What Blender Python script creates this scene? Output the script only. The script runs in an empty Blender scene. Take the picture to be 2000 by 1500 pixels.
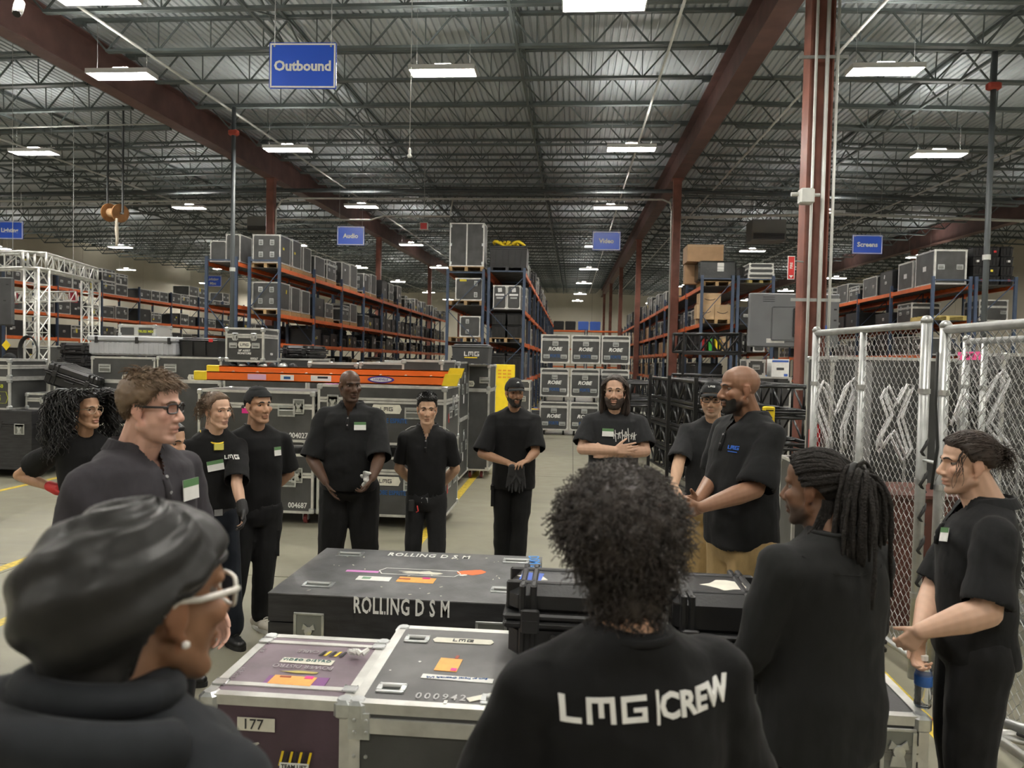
import bpy, bmesh, math, random
import numpy as np
from mathutils import Vector, Matrix
from mathutils.bvhtree import BVHTree

SC = bpy.context.scene
COL = SC.collection
rnd = random.Random(7)

# ------------------------------------------------------------------ camera
FPX, CAMH = 1440.0, 1.9
def _cam_axes(yaw, pitch, roll):
    y, p, r = map(math.radians, (yaw, pitch, roll))
    F = np.array([-math.sin(y) * math.cos(p), math.cos(y) * math.cos(p), -math.sin(p)])
    R0 = np.array([math.cos(y), math.sin(y), 0.0]); U0 = np.cross(R0, F)
    return R0 * math.cos(r) + U0 * math.sin(r), U0 * math.cos(r) - R0 * math.sin(r), F
CR, CU, CF = _cam_axes(4.65, 1.85, 1.22)
CC = np.array([0.0, 0.0, CAMH])
def ray(x, y): return CR * (x - 1000) / FPX + CU * (750 - y) / FPX + CF
def at(x, y, d): return CC + ray(x, y) * d                       # a point at distance d along the view
def atz(x, y, z): v = ray(x, y); return CC + v * ((z - CAMH) / v[2])
def aty(x, y, Y): v = ray(x, y); return CC + v * (Y / v[1])
def atx(x, y, X): v = ray(x, y); return CC + v * (X / v[0])
cam = bpy.data.cameras.new('camera'); cam.sensor_width = 36.0; cam.lens = 36.0 * FPX / 2000
cam.clip_end = 300; cam.clip_start = 0.05
cam.dof.use_dof = True; cam.dof.focus_distance = 5.6; cam.dof.aperture_fstop = 4.2
camo = bpy.data.objects.new('camera', cam); COL.objects.link(camo)
camo.matrix_world = Matrix(((CR[0], CU[0], -CF[0], CC[0]), (CR[1], CU[1], -CF[1], CC[1]), (CR[2], CU[2], -CF[2], CC[2]), (0, 0, 0, 1)))
SC.camera = camo

# ------------------------------------------------------------------ world, exposure
w = bpy.data.worlds.new('world'); SC.world = w; w.use_nodes = True
w.node_tree.nodes['Background'].inputs[0].default_value = (0.8, 0.85, 0.9, 1)
w.node_tree.nodes['Background'].inputs[1].default_value = 0.05
LAMP_STRENGTH = 62.0
SC.view_settings.view_transform = 'Standard'; SC.view_settings.look = 'None'
SC.view_settings.exposure = 1.12; SC.view_settings.gamma = 1.0; SC.view_settings.use_curve_mapping = False
SC.cycles.use_denoising = True
SC.cycles.max_bounces = 6; SC.cycles.diffuse_bounces = 4; SC.cycles.glossy_bounces = 3
SC.cycles.transmission_bounces = 4; SC.cycles.transparent_max_bounces = 6
SC.cycles.sample_clamp_indirect = 6.0

# ------------------------------------------------------------------ materials
MATS = {}
def mat(name, col, rough=0.6, metal=0.0, noise=0.0, scale=8.0, bump=0.0, bscale=None, emit=None, attr=False, spec=0.5, trans=0.0, stretch=None, coat=0.0):
    if name in MATS: return MATS[name]
    m = bpy.data.materials.new(name); m.use_nodes = True; MATS[name] = m
    nt = m.node_tree; b = nt.nodes['Principled BSDF']
    b.inputs['Base Color'].default_value = (*col, 1); b.inputs['Roughness'].default_value = rough
    b.inputs['Metallic'].default_value = metal; b.inputs['Specular IOR Level'].default_value = spec
    if trans: b.inputs['Transmission Weight'].default_value = trans
    if coat: b.inputs['Coat Weight'].default_value = coat
    if emit:
        b.inputs['Emission Color'].default_value = (*emit[0], 1); b.inputs['Emission Strength'].default_value = emit[1]
    if noise or bump:
        tc = nt.nodes.new('ShaderNodeTexCoord'); mp = nt.nodes.new('ShaderNodeMapping')
        nt.links.new(tc.outputs['Object'], mp.inputs['Vector'])
        if stretch: mp.inputs['Scale'].default_value = stretch
        nz = nt.nodes.new('ShaderNodeTexNoise'); nz.inputs['Scale'].default_value = scale; nz.inputs['Detail'].default_value = 5
        nt.links.new(mp.outputs['Vector'], nz.inputs['Vector'])
        if noise:
            mx = nt.nodes.new('ShaderNodeMix'); mx.data_type = 'RGBA'
            mx.inputs[6].default_value = (*[c * (1 - noise) for c in col], 1); mx.inputs[7].default_value = (*[min(1, c * (1 + noise)) for c in col], 1)
            cr = nt.nodes.new('ShaderNodeMapRange'); cr.inputs[1].default_value = 0.3; cr.inputs[2].default_value = 0.7
            nt.links.new(nz.outputs['Fac'], cr.inputs[0]); nt.links.new(cr.outputs[0], mx.inputs[0]); nt.links.new(mx.outputs[2], b.inputs['Base Color'])
        if bump:
            n2 = nt.nodes.new('ShaderNodeTexNoise'); n2.inputs['Scale'].default_value = bscale or scale * 3; n2.inputs['Detail'].default_value = 3
            nt.links.new(mp.outputs['Vector'], n2.inputs['Vector'])
            bp = nt.nodes.new('ShaderNodeBump'); bp.inputs['Strength'].default_value = bump; bp.inputs['Distance'].default_value = 0.01
            nt.links.new(n2.outputs['Fac'], bp.inputs['Height']); nt.links.new(bp.outputs[0], b.inputs['Normal'])
    if attr:
        a = nt.nodes.new('ShaderNodeAttribute'); a.attribute_name = 'tint'
        nt.links.new(a.outputs['Color'], b.inputs['Base Color'])
    return m
BLACK = mat('black_laminate', (0.058, 0.059, 0.058), 0.40, noise=0.35, scale=3, bump=0.08, bscale=120)
BLACKW = mat('black_painted_wood', (0.022, 0.022, 0.024), 0.5, noise=0.5, scale=5, bump=0.15, bscale=30, stretch=(1, 1, 6))
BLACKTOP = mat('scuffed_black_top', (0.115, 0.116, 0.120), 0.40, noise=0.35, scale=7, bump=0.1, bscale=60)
PLASTIC = mat('black_plastic', (0.018, 0.018, 0.019), 0.38, noise=0.3, scale=4, bump=0.08, bscale=90)
DKGREY = mat('dark_grey_plastic', (0.06, 0.062, 0.065), 0.5, noise=0.2, scale=3)
GREYP = mat('grey_plastic', (0.40, 0.41, 0.43), 0.5, noise=0.12, scale=3, bump=0.05)
ALU = mat('aluminium_edge', (0.66, 0.66, 0.63), 0.42, 0.7, noise=0.18, scale=9, bump=0.1, bscale=40)
CHROME = mat('zinc_fitting', (0.62, 0.64, 0.64), 0.30, 0.85, noise=0.15, scale=20)
STEEL = mat('galvanised_steel', (0.42, 0.43, 0.42), 0.38, 0.65, noise=0.15, scale=14, bump=0.05)
WHITE = mat('white_print', (0.80, 0.80, 0.77), 0.55, noise=0.06, scale=20)
CREAM = mat('cream_label', (0.72, 0.70, 0.60), 0.5, noise=0.1, scale=15)
ORANGE = mat('orange_paint', (0.80, 0.16, 0.035), 0.4, noise=0.12, scale=3)
LORANGE = mat('orange_fibreglass', (0.90, 0.17, 0.02), 0.35, noise=0.06, scale=3)
BLUEU = mat('blue_upright_paint', (0.042, 0.065, 0.115), 0.45, noise=0.2, scale=4)
SIGNBLUE = mat('sign_blue', (0.022, 0.10, 0.66), 0.30)
YELLOW = mat('yellow_plastic', (0.85, 0.62, 0.02), 0.45, noise=0.1, scale=5)
FLOORY = mat('yellow_floor_paint', (0.60, 0.44, 0.05), 0.5, noise=0.35, scale=18)
RED = mat('red_plastic', (0.60, 0.03, 0.03), 0.4)
PINK = mat('pink_tape', (0.85, 0.10, 0.30), 0.5)
PURPLET = mat('purple_tape', (0.22, 0.07, 0.24), 0.5)
MAGENTA = mat('magenta_sticker', (0.80, 0.03, 0.28), 0.5)
LILAC = mat('lilac_tape', (0.70, 0.25, 0.62), 0.5)
ORSTICK = mat('orange_sticker', (0.92, 0.42, 0.10), 0.5, noise=0.1, scale=30)
GREENT = mat('green_tape', (0.05, 0.45, 0.06), 0.5)
BLUET = mat('blue_tape', (0.03, 0.10, 0.50), 0.5)
BLUEINK = mat('blue_print', (0.02, 0.10, 0.30), 0.5)
BLUEBIN = mat('blue_bin', (0.05, 0.12, 0.45), 0.45)
WOOD = mat('pallet_wood', (0.42, 0.28, 0.14), 0.8, noise=0.3, scale=6, stretch=(1, 6, 6))
CARD = mat('cardboard', (0.40, 0.25, 0.14), 0.8, noise=0.1, scale=6)
CARDL = mat('light_cardboard', (0.55, 0.38, 0.22), 0.8, noise=0.1, scale=6)
RUBBER = mat('black_rubber', (0.02, 0.02, 0.02), 0.7)
MAROON = mat('maroon_wheel', (0.18, 0.03, 0.03), 0.5)
PURPLE = mat('plum_laminate', (0.075, 0.045, 0.062), 0.5, noise=0.3, scale=4, bump=0.08, bscale=80)
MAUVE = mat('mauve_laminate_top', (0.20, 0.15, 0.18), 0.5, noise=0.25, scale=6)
COLUMN = mat('red_oxide_paint', (0.23, 0.088, 0.064), 0.45, noise=0.25, scale=3)
GIRDER = mat('brown_girder_paint', (0.130, 0.068, 0.060), 0.55, noise=0.25, scale=2)
JOISTM = mat('grey_green_joist', (0.105, 0.125, 0.125), 0.5, noise=0.2, scale=2)
DECKM = mat('galvanised_roof_deck', (0.55, 0.60, 0.63), 0.5, 0.1, noise=0.28, scale=0.5, stretch=(1, .3, 1))
WALLM = mat('painted_wall', (0.62, 0.58, 0.48), 0.8, noise=0.06, scale=0.6)
PIPE = mat('white_conduit', (0.62, 0.63, 0.60), 0.45, 0.2, noise=0.1, scale=5)
DKPIPE = mat('dark_sprinkler_pipe', (0.07, 0.08, 0.085), 0.5)
LAMPW = mat('lamp_housing', (0.75, 0.75, 0.75), 0.5)
LAMP = mat('lamp_diffuser', (0.9, 0.9, 0.9), 0.5, emit=((1.0, 0.955, 0.875), LAMP_STRENGTH))
WRAP = mat('black_stretch_wrap', (0.015, 0.018, 0.018), 0.18, bump=0.6, bscale=14, stretch=(1, 1, 3))
CLEARW = mat('clear_plastic', (0.9, 0.93, 0.95), 0.08, trans=0.95)
TVGREY = mat('television_back_grey', (0.13, 0.135, 0.14), 0.5, noise=0.1, scale=3)
ROPE = mat('pale_rope', (0.6, 0.55, 0.45), 0.8, noise=0.2, scale=40)
TUBEW = mat('white_tube', (0.82, 0.82, 0.83), 0.25)
def floor_mat():
    m = mat('polished_concrete', (0.335, 0.32, 0.27), 0.42); nt = m.node_tree; b = nt.nodes['Principled BSDF']
    tc = nt.nodes.new('ShaderNodeNewGeometry')
    def nz(s, d=6, st=None):
        n = nt.nodes.new('ShaderNodeTexNoise'); n.inputs['Scale'].default_value = s; n.inputs['Detail'].default_value = d
        if st:
            mp = nt.nodes.new('ShaderNodeMapping'); mp.inputs['Scale'].default_value = st
            nt.links.new(tc.outputs['Position'], mp.inputs['Vector']); nt.links.new(mp.outputs[0], n.inputs['Vector'])
        else: nt.links.new(tc.outputs['Position'], n.inputs['Vector'])
        return n
    a, c, s = nz(0.55), nz(5.0, 8), nz(1.2, 4, (0.5, 3.0, 1))
    ad = nt.nodes.new('ShaderNodeMath'); ad.operation = 'MULTIPLY_ADD'; ad.inputs[1].default_value = 0.45
    nt.links.new(c.outputs['Fac'], ad.inputs[0]); nt.links.new(a.outputs['Fac'], ad.inputs[2])
    ae = nt.nodes.new('ShaderNodeMath'); ae.operation = 'MULTIPLY_ADD'; ae.inputs[1].default_value = 0.5
    nt.links.new(s.outputs['Fac'], ae.inputs[0]); nt.links.new(ad.outputs[0], ae.inputs[2])
    r = nt.nodes.new('ShaderNodeValToRGB'); r.color_ramp.elements[0].position = 0.62; r.color_ramp.elements[1].position = 1.28 - 0.3
    r.color_ramp.elements[0].color = (0.150, 0.142, 0.105, 1); r.color_ramp.elements[1].color = (0.250, 0.238, 0.178, 1)
    nt.links.new(ae.outputs[0], r.inputs[0]); nt.links.new(r.outputs[0], b.inputs['Base Color'])
    mr = nt.nodes.new('ShaderNodeMapRange'); mr.inputs[3].default_value = 0.32; mr.inputs[4].default_value = 0.6
    nt.links.new(c.outputs['Fac'], mr.inputs[0]); nt.links.new(mr.outputs[0], b.inputs['Roughness'])
    return m
FLOORM = floor_mat()

# ------------------------------------------------------------------ mesh helpers
def unit(v): v = np.asarray(v, float); n = np.linalg.norm(v); return v / n if n > 1e-12 else v
BOXF = [(0, 3, 2, 1), (4, 5, 6, 7), (0, 1, 5, 4), (1, 2, 6, 5), (2, 3, 7, 6), (3, 0, 4, 7)]
class MB:
    def __init__(s): s.v = []; s.f = []; s.m = []
    def add(s, vs, fs, m=0):
        b = len(s.v); s.v.extend([tuple(map(float, p)) for p in vs]); s.f.extend([tuple(i + b for i in f) for f in fs]); s.m.extend([m] * len(fs)); return s
    def box(s, x0, y0, z0, x1, y1, z1, m=0):
        return s.add([(x0, y0, z0), (x1, y0, z0), (x1, y1, z0), (x0, y1, z0), (x0, y0, z1), (x1, y0, z1), (x1, y1, z1), (x0, y1, z1)], BOXF, m)
    def cbox(s, x0, y0, z0, x1, y1, z1, c=0.01, m=0):   # box with chamfered vertical and top edges
        def rect(i, z): return [(x0 + i + c, y0 + i, z), (x1 - i - c, y0 + i, z), (x1 - i, y0 + i + c, z), (x1 - i, y1 - i - c, z), (x1 - i - c, y1 - i, z), (x0 + i + c, y1 - i, z), (x0 + i, y1 - i - c, z), (x0 + i, y0 + i + c, z)]
        rs = [rect(c, z0), rect(0, z0 + c), rect(0, z1 - c), rect(c, z1)]
        return s.rings(rs, m)
    def rings(s, rs, m=0, caps=True, closed=True):
        n = len(rs[0]); vs = [p for r in rs for p in r]; fs = []
        for k in range(len(rs) - 1):
            for i in range(n if closed else n - 1):
                j = (i + 1) % n; fs.append((k * n + i, k * n + j, (k + 1) * n + j, (k + 1) * n + i))
        if caps: fs.append(tuple(range(n))[::-1]); fs.append(tuple(range((len(rs) - 1) * n, len(rs) * n)))
        return s.add(vs, fs, m)
    def obox(s, c, ax, ay, az, m=0):   # centre and three half-axis vectors
        c, ax, ay, az = (np.asarray(q, float) for q in (c, ax, ay, az))
        return s.add([c - ax - ay - az, c + ax - ay - az, c + ax + ay - az, c - ax + ay - az, c - ax - ay + az, c + ax - ay + az, c + ax + ay + az, c - ax + ay + az], BOXF, m)
    def bar(s, p, q, w, h=None, m=0, up=(0, 0, 1)):
        p, q = np.asarray(p, float), np.asarray(q, float); d = q - p; L = np.linalg.norm(d)
        if L < 1e-9: return s
        d /= L; u = np.asarray(up, float)
        if abs(d @ u) > 0.98: u = np.array([1.0, 0, 0])
        x = unit(np.cross(d, u)); z = np.cross(x, d); h = w if h is None else h
        return s.obox((p + q) / 2, x * w / 2, d * L / 2, z * h / 2, m)
    def cyl(s, p, q, r, n=10, m=0, r2=None, caps=True): return s.tube([p, q], [r, r if r2 is None else r2], n, m, caps)
    def tube(s, pts, r, n=8, m=0, caps=True, closed=False):
        pts = [np.asarray(p, float) for p in pts]; N = len(pts)
        rr = list(r) if hasattr(r, '__len__') else [r] * N
        rs = []; x = None
        for i in range(N):
            a = pts[i - 1] if (i or closed) else pts[i]; b = pts[(i + 1) % N] if (i < N - 1 or closed) else pts[i]
            d = unit(b - a)
            if x is None:
                x = unit(np.cross(d, (0, 0, 1) if abs(d[2]) < 0.9 else (1, 0, 0)))
            else:
                x = x - d * (x @ d); x = unit(x)
            y = np.cross(d, x)
            rs.append([pts[i] + (x * math.cos(t) + y * math.sin(t)) * rr[i] for t in [2 * math.pi * k / n for k in range(n)]])
        if closed: rs.append(rs[0]); caps = False
        return s.rings(rs, m, caps)
    def lathe(s, c, prof, n=12, m=0, axis=(0, 0, 1)):
        c = np.asarray(c, float); a = unit(axis); x = unit(np.cross(a, (0, 0, 1) if abs(a[2]) < 0.9 else (1, 0, 0))); y = np.cross(a, x)
        return s.rings([[c + a * z + (x * math.cos(t) + y * math.sin(t)) * max(r, 1e-4) for t in [2 * math.pi * k / n for k in range(n)]] for r, z in prof], m)
    def prism(s, pts, d, m=0):   # polygon pts (3-D) extruded by vector d
        d = np.asarray(d, float); a = [np.asarray(p, float) for p in pts]
        return s.rings([a, [p + d for p in a]], m)
    def mesh(s, name, mats, smooth=False):
        me = bpy.data.meshes.new(name); me.from_pydata(s.v, [], s.f)
        for m in mats if isinstance(mats, (list, tuple)) else [mats]: me.materials.append(m)
        if any(s.m): me.polygons.foreach_set('material_index', s.m)
        if smooth: me.polygons.foreach_set('use_smooth', [True] * len(me.polygons))
        me.update(); return me
    def build(s, name, mats, parent=None, loc=(0, 0, 0), rz=0.0, smooth=False, **props):
        return put(name, s.mesh(name, mats, smooth), parent, loc, rz, **props)
def fixn(me):
    bm = bmesh.new(); bm.from_mesh(me); bmesh.ops.recalc_face_normals(bm, faces=bm.faces); bm.to_mesh(me); bm.free(); return me
def put(name, data, parent=None, loc=(0, 0, 0), rz=0.0, label=None, cat=None, group=None, kind=None, rot=None):
    o = bpy.data.objects.new(name, data); COL.objects.link(o); o.location = tuple(map(float, loc)); o.rotation_euler = rot if rot else (0, 0, rz)
    if parent is not None: o.parent = parent
    if label: o['label'] = label
    if cat: o['category'] = cat
    if group: o['group'] = group
    if kind: o['kind'] = kind
    return o
def thing(name, label, cat, loc=(0, 0, 0), rz=0.0, group=None): return put(name, None, None, loc, rz, label, cat, group)
def copy_tree(o, parent=None, **kw):
    kids = list(o.children)
    c = o.copy(); COL.objects.link(c)
    if parent is not None: c.parent = parent
    for k in kids: copy_tree(k, c)
    for k, v in kw.items():
        if k == 'loc': c.location = v
        elif k == 'rz': c.rotation_euler = (0, 0, v)
        else: c[k] = v
    return c
CACHE = {}
def cached(key, fn):
    if key not in CACHE: CACHE[key] = fn()
    return CACHE[key]

# ------------------------------------------------------------------ lettering
def text_mesh(s, size, bold=0.0, extrude=0.0008, spacing=1.0, shear=0.0, xs=1.0):
    key = ('t', s, size, bold, spacing, shear, xs)
    def make():
        c = bpy.data.curves.new('lettering', 'FONT'); c.body = s; c.size = size; c.align_x = 'CENTER'; c.align_y = 'CENTER'
        c.offset = bold * size; c.extrude = extrude; c.space_character = spacing; c.shear = shear; c.resolution_u = 2
        o = bpy.data.objects.new('lettering', c); COL.objects.link(o); dg = bpy.context.evaluated_depsgraph_get()
        me = bpy.data.meshes.new_from_object(o.evaluated_get(dg)); bpy.data.objects.remove(o); bpy.data.curves.remove(c)
        if xs != 1.0:
            for v in me.vertices: v.co.x *= xs
        return me
    return cached(key, make)
def put_mesh_text(name, me, m, parent, loc, normal=(0, -1, 0), up=(0, 0, 1), tilt=0.0):
    me2 = me.copy(); me2.materials.clear(); me2.materials.append(m)
    n = Vector(unit(normal)); u = Vector(unit(up)); x = u.cross(n); u = n.cross(x)
    R = Matrix((x, u, n)).transposed() @ Matrix.Rotation(tilt, 3, 'Z')
    o = put(name, me2, parent); o.matrix_local = Matrix.Translation(Vector([float(q) for q in loc])) @ R.to_4x4(); return o
def letter(s, size, m, parent, loc, normal=(0, -1, 0), up=(0, 0, 1), bold=0.0, spacing=1.0, shear=0.0, xs=1.0, tilt=0.0, name='lettering'):
    return put_mesh_text(name, text_mesh(s, size, bold, spacing=spacing, shear=shear, xs=xs), m, parent, loc, normal, up, tilt)
def lmg_mesh(h):
    """squared three-letter company mark, centred, letter height h"""
    def make():
        b = MB(); t = 0.2 * h; e = 0.0008
        def R(x0, y0, x1, y1): b.box(x0, y0, -e, x1, y1, e)
        R(0, 0, t, h); R(t, 0, 0.75 * h, t)
        x = 0.95 * h; R(x, 0, x + t, h); R(x + 1.1 * h - t, 0, x + 1.1 * h, h); R(x + t, h - t, x + 1.1 * h - t, h); R(x + 0.55 * h - t / 2, 0.25 * h, x + 0.55 * h + t / 2, h - t)
        x = 2.3 * h; R(x, 0, x + t, h); R(x + t, 0, x + 1.05 * h, t); R(x + t, h - t, x + 1.05 * h, h); R(x + 1.05 * h - t, t, x + 1.05 * h, 0.55 * h); R(x + 0.5 * h, 0.55 * h - t * .8, x + 1.05 * h - t, 0.55 * h)
        for i, p in enumerate(b.v): b.v[i] = (p[0] - 3.35 * h / 2, p[1] - h / 2, p[2])
        return b.mesh('lettering', WHITE)
    return cached(('lmg', h), make)
def stencil(s, size, m, parent, loc, normal=(0, -1, 0), up=(0, 0, 1), spacing=1.15, xs=0.8, gapm=None, bold=0.006):
    """stencilled characters: each glyph carries a thin bridge of the panel's colour across it"""
    return letter(s, size, m, parent, loc, normal, up, bold=bold, spacing=spacing, xs=xs, name='stencil_lettering')
# ================================================================== THE BUILDING
def zslope(X): return -max(0.0, -11.1 - X) * 0.020 - max(0.0, X - 3.5) * 0.030
def roofz(X, Y): return 8.30 + 0.75 + zslope(X) + 0.024 * (Y - 14)
CHORD = 8.30
X0, X1, Y0, Y1 = -34.0, 24.0, -9.0, 92.0
fl = MB().box(X0, Y0, -0.3, X1, Y1, -0.012).build('floor', mat('joint_filler', (0.10, 0.095, 0.085), 0.8), kind='structure')
slab = MB(); sx, sy = 4.85, 6.0; slab.box(0, 0, -0.012, sx - 0.012, sy - 0.012, 0.0); slabm = slab.mesh('floor_slab', FLOORM)
xs = [0.06 + sx * k for k in range(-7, 5)]; ys = [12.1 + sy * k for k in range(-4, 14)]
for x in xs:
    for y in ys:
        if x < X1 and y < Y1: put('floor_slab', slabm, fl, (x, y, 0))
# painted lane lines
def line(name, x0, y0, x1, y1): MB().box(x0, y0, 0.0, x1, y1, 0.0015).build(name, FLOORY, kind='structure')
line('trim_1', -1.60, 3.0, -1.49, 60); line('trim_2', 1.90, 1.5, 2.0, 5.6)
line('trim_3', -4.95, 2.5, -4.84, 12.0); line('trim_4', -3.97, 2.5, -3.87, 5.2); line('trim_5', -7.68, 4.0, -7.58, 14.0)
# walls (tilt-up panels with recessed joints)
def wallrow(name, a, b, n, h, th, axis):
    w = MB()
    if axis == 'y': w.box(a[0] - th, a[1], 0, a[0], b[1], h)
    else: w.box(a[0], a[1], 0, b[0], a[1] + th, h)
    wo = w.build(name, mat('wall_joint', (0.16, 0.155, 0.14), 0.9), kind='structure'); L = (b[1] - a[1] if axis == 'y' else b[0] - a[0]) / n
    for i in range(n):
        p = MB()
        if axis == 'y': p.box(a[0] + (0 if th > 0 else -0.03), a[1] + i * L + .012, 0, a[0] + (0.03 if th > 0 else 0), a[1] + (i + 1) * L - .012, h)
        else: p.box(a[0] + i * L + .012, a[1] - 0.03, 0, a[0] + (i + 1) * L - .012, a[1], h)
        p.build('wall_panel', WALLM, wo)
wallrow('wall_left', (X0, Y0), (X0, Y1), 14, 11.0, 0.3, 'y'); wallrow('wall_right', (X1, Y0), (X1, Y1), 14, 11.0, -0.3, 'y')
wallrow('wall_back', (X0, Y1), (X1, Y1), 8, 11.3, 0.3, 'x')
MB().box(X0, Y0 - 0.3, 0, X1, Y0, 10).build('wall_front', WALLM, kind='structure')
# roof deck: ribs run along the building, the sheet falls to both sides
dk = MB(); pitch = 0.16; n = int((X1 - X0) / pitch); prof = []
for i in range(n):
    x = X0 + i * pitch
    prof += [(x, 0.0), (x + 0.10, 0.0), (x + 0.115, 0.045), (x + 0.145, 0.045)]
prof.append((X1, 0.0))
dk.rings([[(x, Y, roofz(x, Y) + dz) for x, dz in prof] for Y in (Y0, 14.0, 50.0, Y1)], caps=False, closed=False)
ceil = dk.build('ceiling', DECKM, kind='structure')
MB().add([(x, Y, roofz(x, Y) + 0.12) for Y in (Y0, Y1) for x in (X0, -11.1, 3.5, X1)], [(0, 1, 5, 4), (1, 2, 6, 5), (2, 3, 7, 6)]).build('roof_sheathing', DECKM, ceil)
# open-web joists, one object each
def joist_mesh(L, full=True):
    b = MB(); D = 0.72
    for s in (-0.035, 0.035): b.box(0.05, s - 0.028, -0.06, L - 0.05, s + 0.028, -0.005); b.box(0.75, s - 0.030, -D, L - 0.75, s + 0.030, -D + 0.055)
    b.box(0.0, -0.06, -0.13, 0.25, 0.06, 0.0); b.box(L - 0.25, -0.06, -0.13, L, 0.06, 0.0)
    n = int(round((L - 1.5) / 0.62)); n += n % 2; st = (L - 1.5) / n
    b.bar((0.15, 0, -0.05), (0.75, 0, -D + 0.03), 0.032); b.bar((L - 0.15, 0, -0.05), (L - 0.75, 0, -D + 0.03), 0.032)
    for i in range(n):
        xa, xb = 0.75 + i * st, 0.75 + (i + 1) * st; lo, hi = -D + 0.03, -0.03
        b.bar((xa, 0, lo if i % 2 == 0 else hi), (xb, 0, hi if i % 2 == 0 else lo), 0.032)
        if i % 2 == 0 and i: b.bar((xa, 0, lo), (xa, 0, hi), 0.022)
    return b.mesh('joist', JOISTM)
bays = [(-33.9, -22.7), (-22.6, -11.25), (-10.95, 3.35), (3.65, 18.0), (18.2, 23.9)]
jm = [joist_mesh(b - a) for a, b in bays]
for k in range(44):
    Y = 15.4 + 1.9 * (k - 4)
    if Y > 91: break
    for (a, b), me in zip(bays, jm):
        za, zb = roofz(a, Y), roofz(b, Y); put('joist', me, ceil, (a, Y, za), rot=(0, -math.atan2(zb - za, b - a), 0))
# bridging: crossed rods and rails along the building, at third points of each bay
for bx_ in (-20.7, -15.9, -6.2, -1.3, 8.4, 13.2):
    b = MB()
    for Y in np.arange(7.8, 90.0, 1.9):
        zt, zb = roofz(bx_, Y) - 0.05, roofz(bx_, Y) - 0.70
        b.bar((bx_, Y, zt), (bx_, Y + 1.9, zb + 0.05), 0.03); b.bar((bx_ + 0.05, Y, zb), (bx_ + 0.05, Y + 1.9, zt), 0.03)
    b.bar((bx_, 7, roofz(bx_, 7) - 0.69), (bx_, 91, roofz(bx_, 91) - 0.69), 0.06); b.bar((bx_, 7, roofz(bx_, 7) - 0.06), (bx_, 91, roofz(bx_, 91) - 0.06), 0.06)
    b.build('bridging', JOISTM, ceil)
# girders (I sections along the building) and columns
def ibeam(b, x, y0, y1, zb, h, fw, m=0):
    za, zc = zb(y0), zb(y1)
    for dx, lo, hi in ((fw / 2, 0, 0.035), (0.02, 0.035, h - 0.035), (fw / 2, h - 0.035, h)):
        b.add([(x - dx, y0, za + lo), (x + dx, y0, za + lo), (x + dx, y1, zc + lo), (x - dx, y1, zc + lo), (x - dx, y0, za + hi), (x + dx, y0, za + hi), (x + dx, y1, zc + hi), (x - dx, y1, zc + hi)], BOXF, m)
for X in (-11.1, 3.5, 18.1):
    ycols = [11.3 + 15.0 * k for k in range(-1, 6) if 11.3 + 15.0 * k > Y0 + 1]
    for ya, yb in zip([Y0 + .02] + ycols, ycols + [Y1 - .02]):
        b = MB(); ibeam(b, X, ya + .005, yb - .005, lambda y: roofz(X, y) - 1.02, 0.90, 0.42)
        b.build('ceiling_beam', GIRDER, kind='structure')
    for y in ycols:
        if X == 18.1 and y < 20: continue
        b = MB(); H = roofz(X, y) - 1.02
        if X == 3.5 and y < 12:      # wide-flange column, its flanges to left and right
            b.box(X - 0.17, y - 0.16, 0, X - 0.145, y + 0.16, H); b.box(X + 0.145, y - 0.16, 0, X + 0.17, y + 0.16, H); b.box(X - 0.145, y - 0.01, 0, X + 0.145, y + 0.01, H)
        else:
            b.cbox(X - 0.14, y - 0.14, 0, X + 0.14, y + 0.14, H, 0.02)
        b.box(X - 0.25, y - 0.25, 0, X + 0.25, y + 0.25, 0.025); b.box(X - 0.2, y - 0.2, H - 0.03, X + 0.2, y + 0.2, H)
        b.build('column', COLUMN, kind='structure')
# pipework under the roof
def pipe(name, pts, r, m, label, cat='pipe', n=8): return MB().tube(pts, r, n).build(name, m, smooth=True, label=label, cat=cat)
zc = lambda X, Y, d=0.95: roofz(X, Y) - d
Yr = 26.3
pipe('conduit', [(-10.92, Yr, .03), (-10.92, Yr, 7.2), (-10.7, Yr, 7.55), (-10.3, Yr, 7.62), (3.0, Yr, 7.62), (3.27, Yr, 7.5), (3.335, Yr, 7.2), (3.335, Yr, 0.03)], 0.035, PIPE, 'pale conduit crossing the middle bay between two red columns and turning down both', 'conduit')
pipe('conduit', [(-33.9, Yr, 7.45), (-11.25, Yr, 7.5)], 0.035, PIPE, 'pale conduit running left from the left red column to the wall', 'conduit')
pipe('conduit', [(3.66, Yr, 7.0), (9, Yr, 7.15), (16.5, Yr, 6.9), (17.95, Yr, 6.95)], 0.05, PIPE, 'pale pipe crossing the right bay above the screens sign', 'conduit')
pipe('conduit', [(-10.94, Yr, 6.85), (-7.4, Yr, 6.85), (-6.9, Yr, 7.0), (-4.5, Yr, 7.0), (-4.4, Yr, 7.60)], 0.03, PIPE, 'pale kinked conduit above the audio sign', 'conduit')
pipe('sprinkler_pipe', [(-33.95, 27.5, 7.72), (-11.1, 27.5, 8.18), (3.5, 27.5, 8.18), (18.1, 27.5, 7.76), (23.95, 27.5, 7.6)], 0.075, DKPIPE, 'dark sprinkler main crossing the whole hall below the joists', 'pipe')
for i, (X, lab) in enumerate([(-17.5, 'left bay'), (-9.2, 'middle bay beside the left girder'), (1.8, 'middle bay beside the right girder'), (5.2, 'right bay beside the right girder'), (12.5, 'right bay, far side')]):
    pipe('sprinkler_pipe', [(X, 4, roofz(X, 4) - 0.80), (X, 88, roofz(X, 88) - 0.80)], 0.03, PIPE, f'thin pale sprinkler line running along the {lab}')
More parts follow.
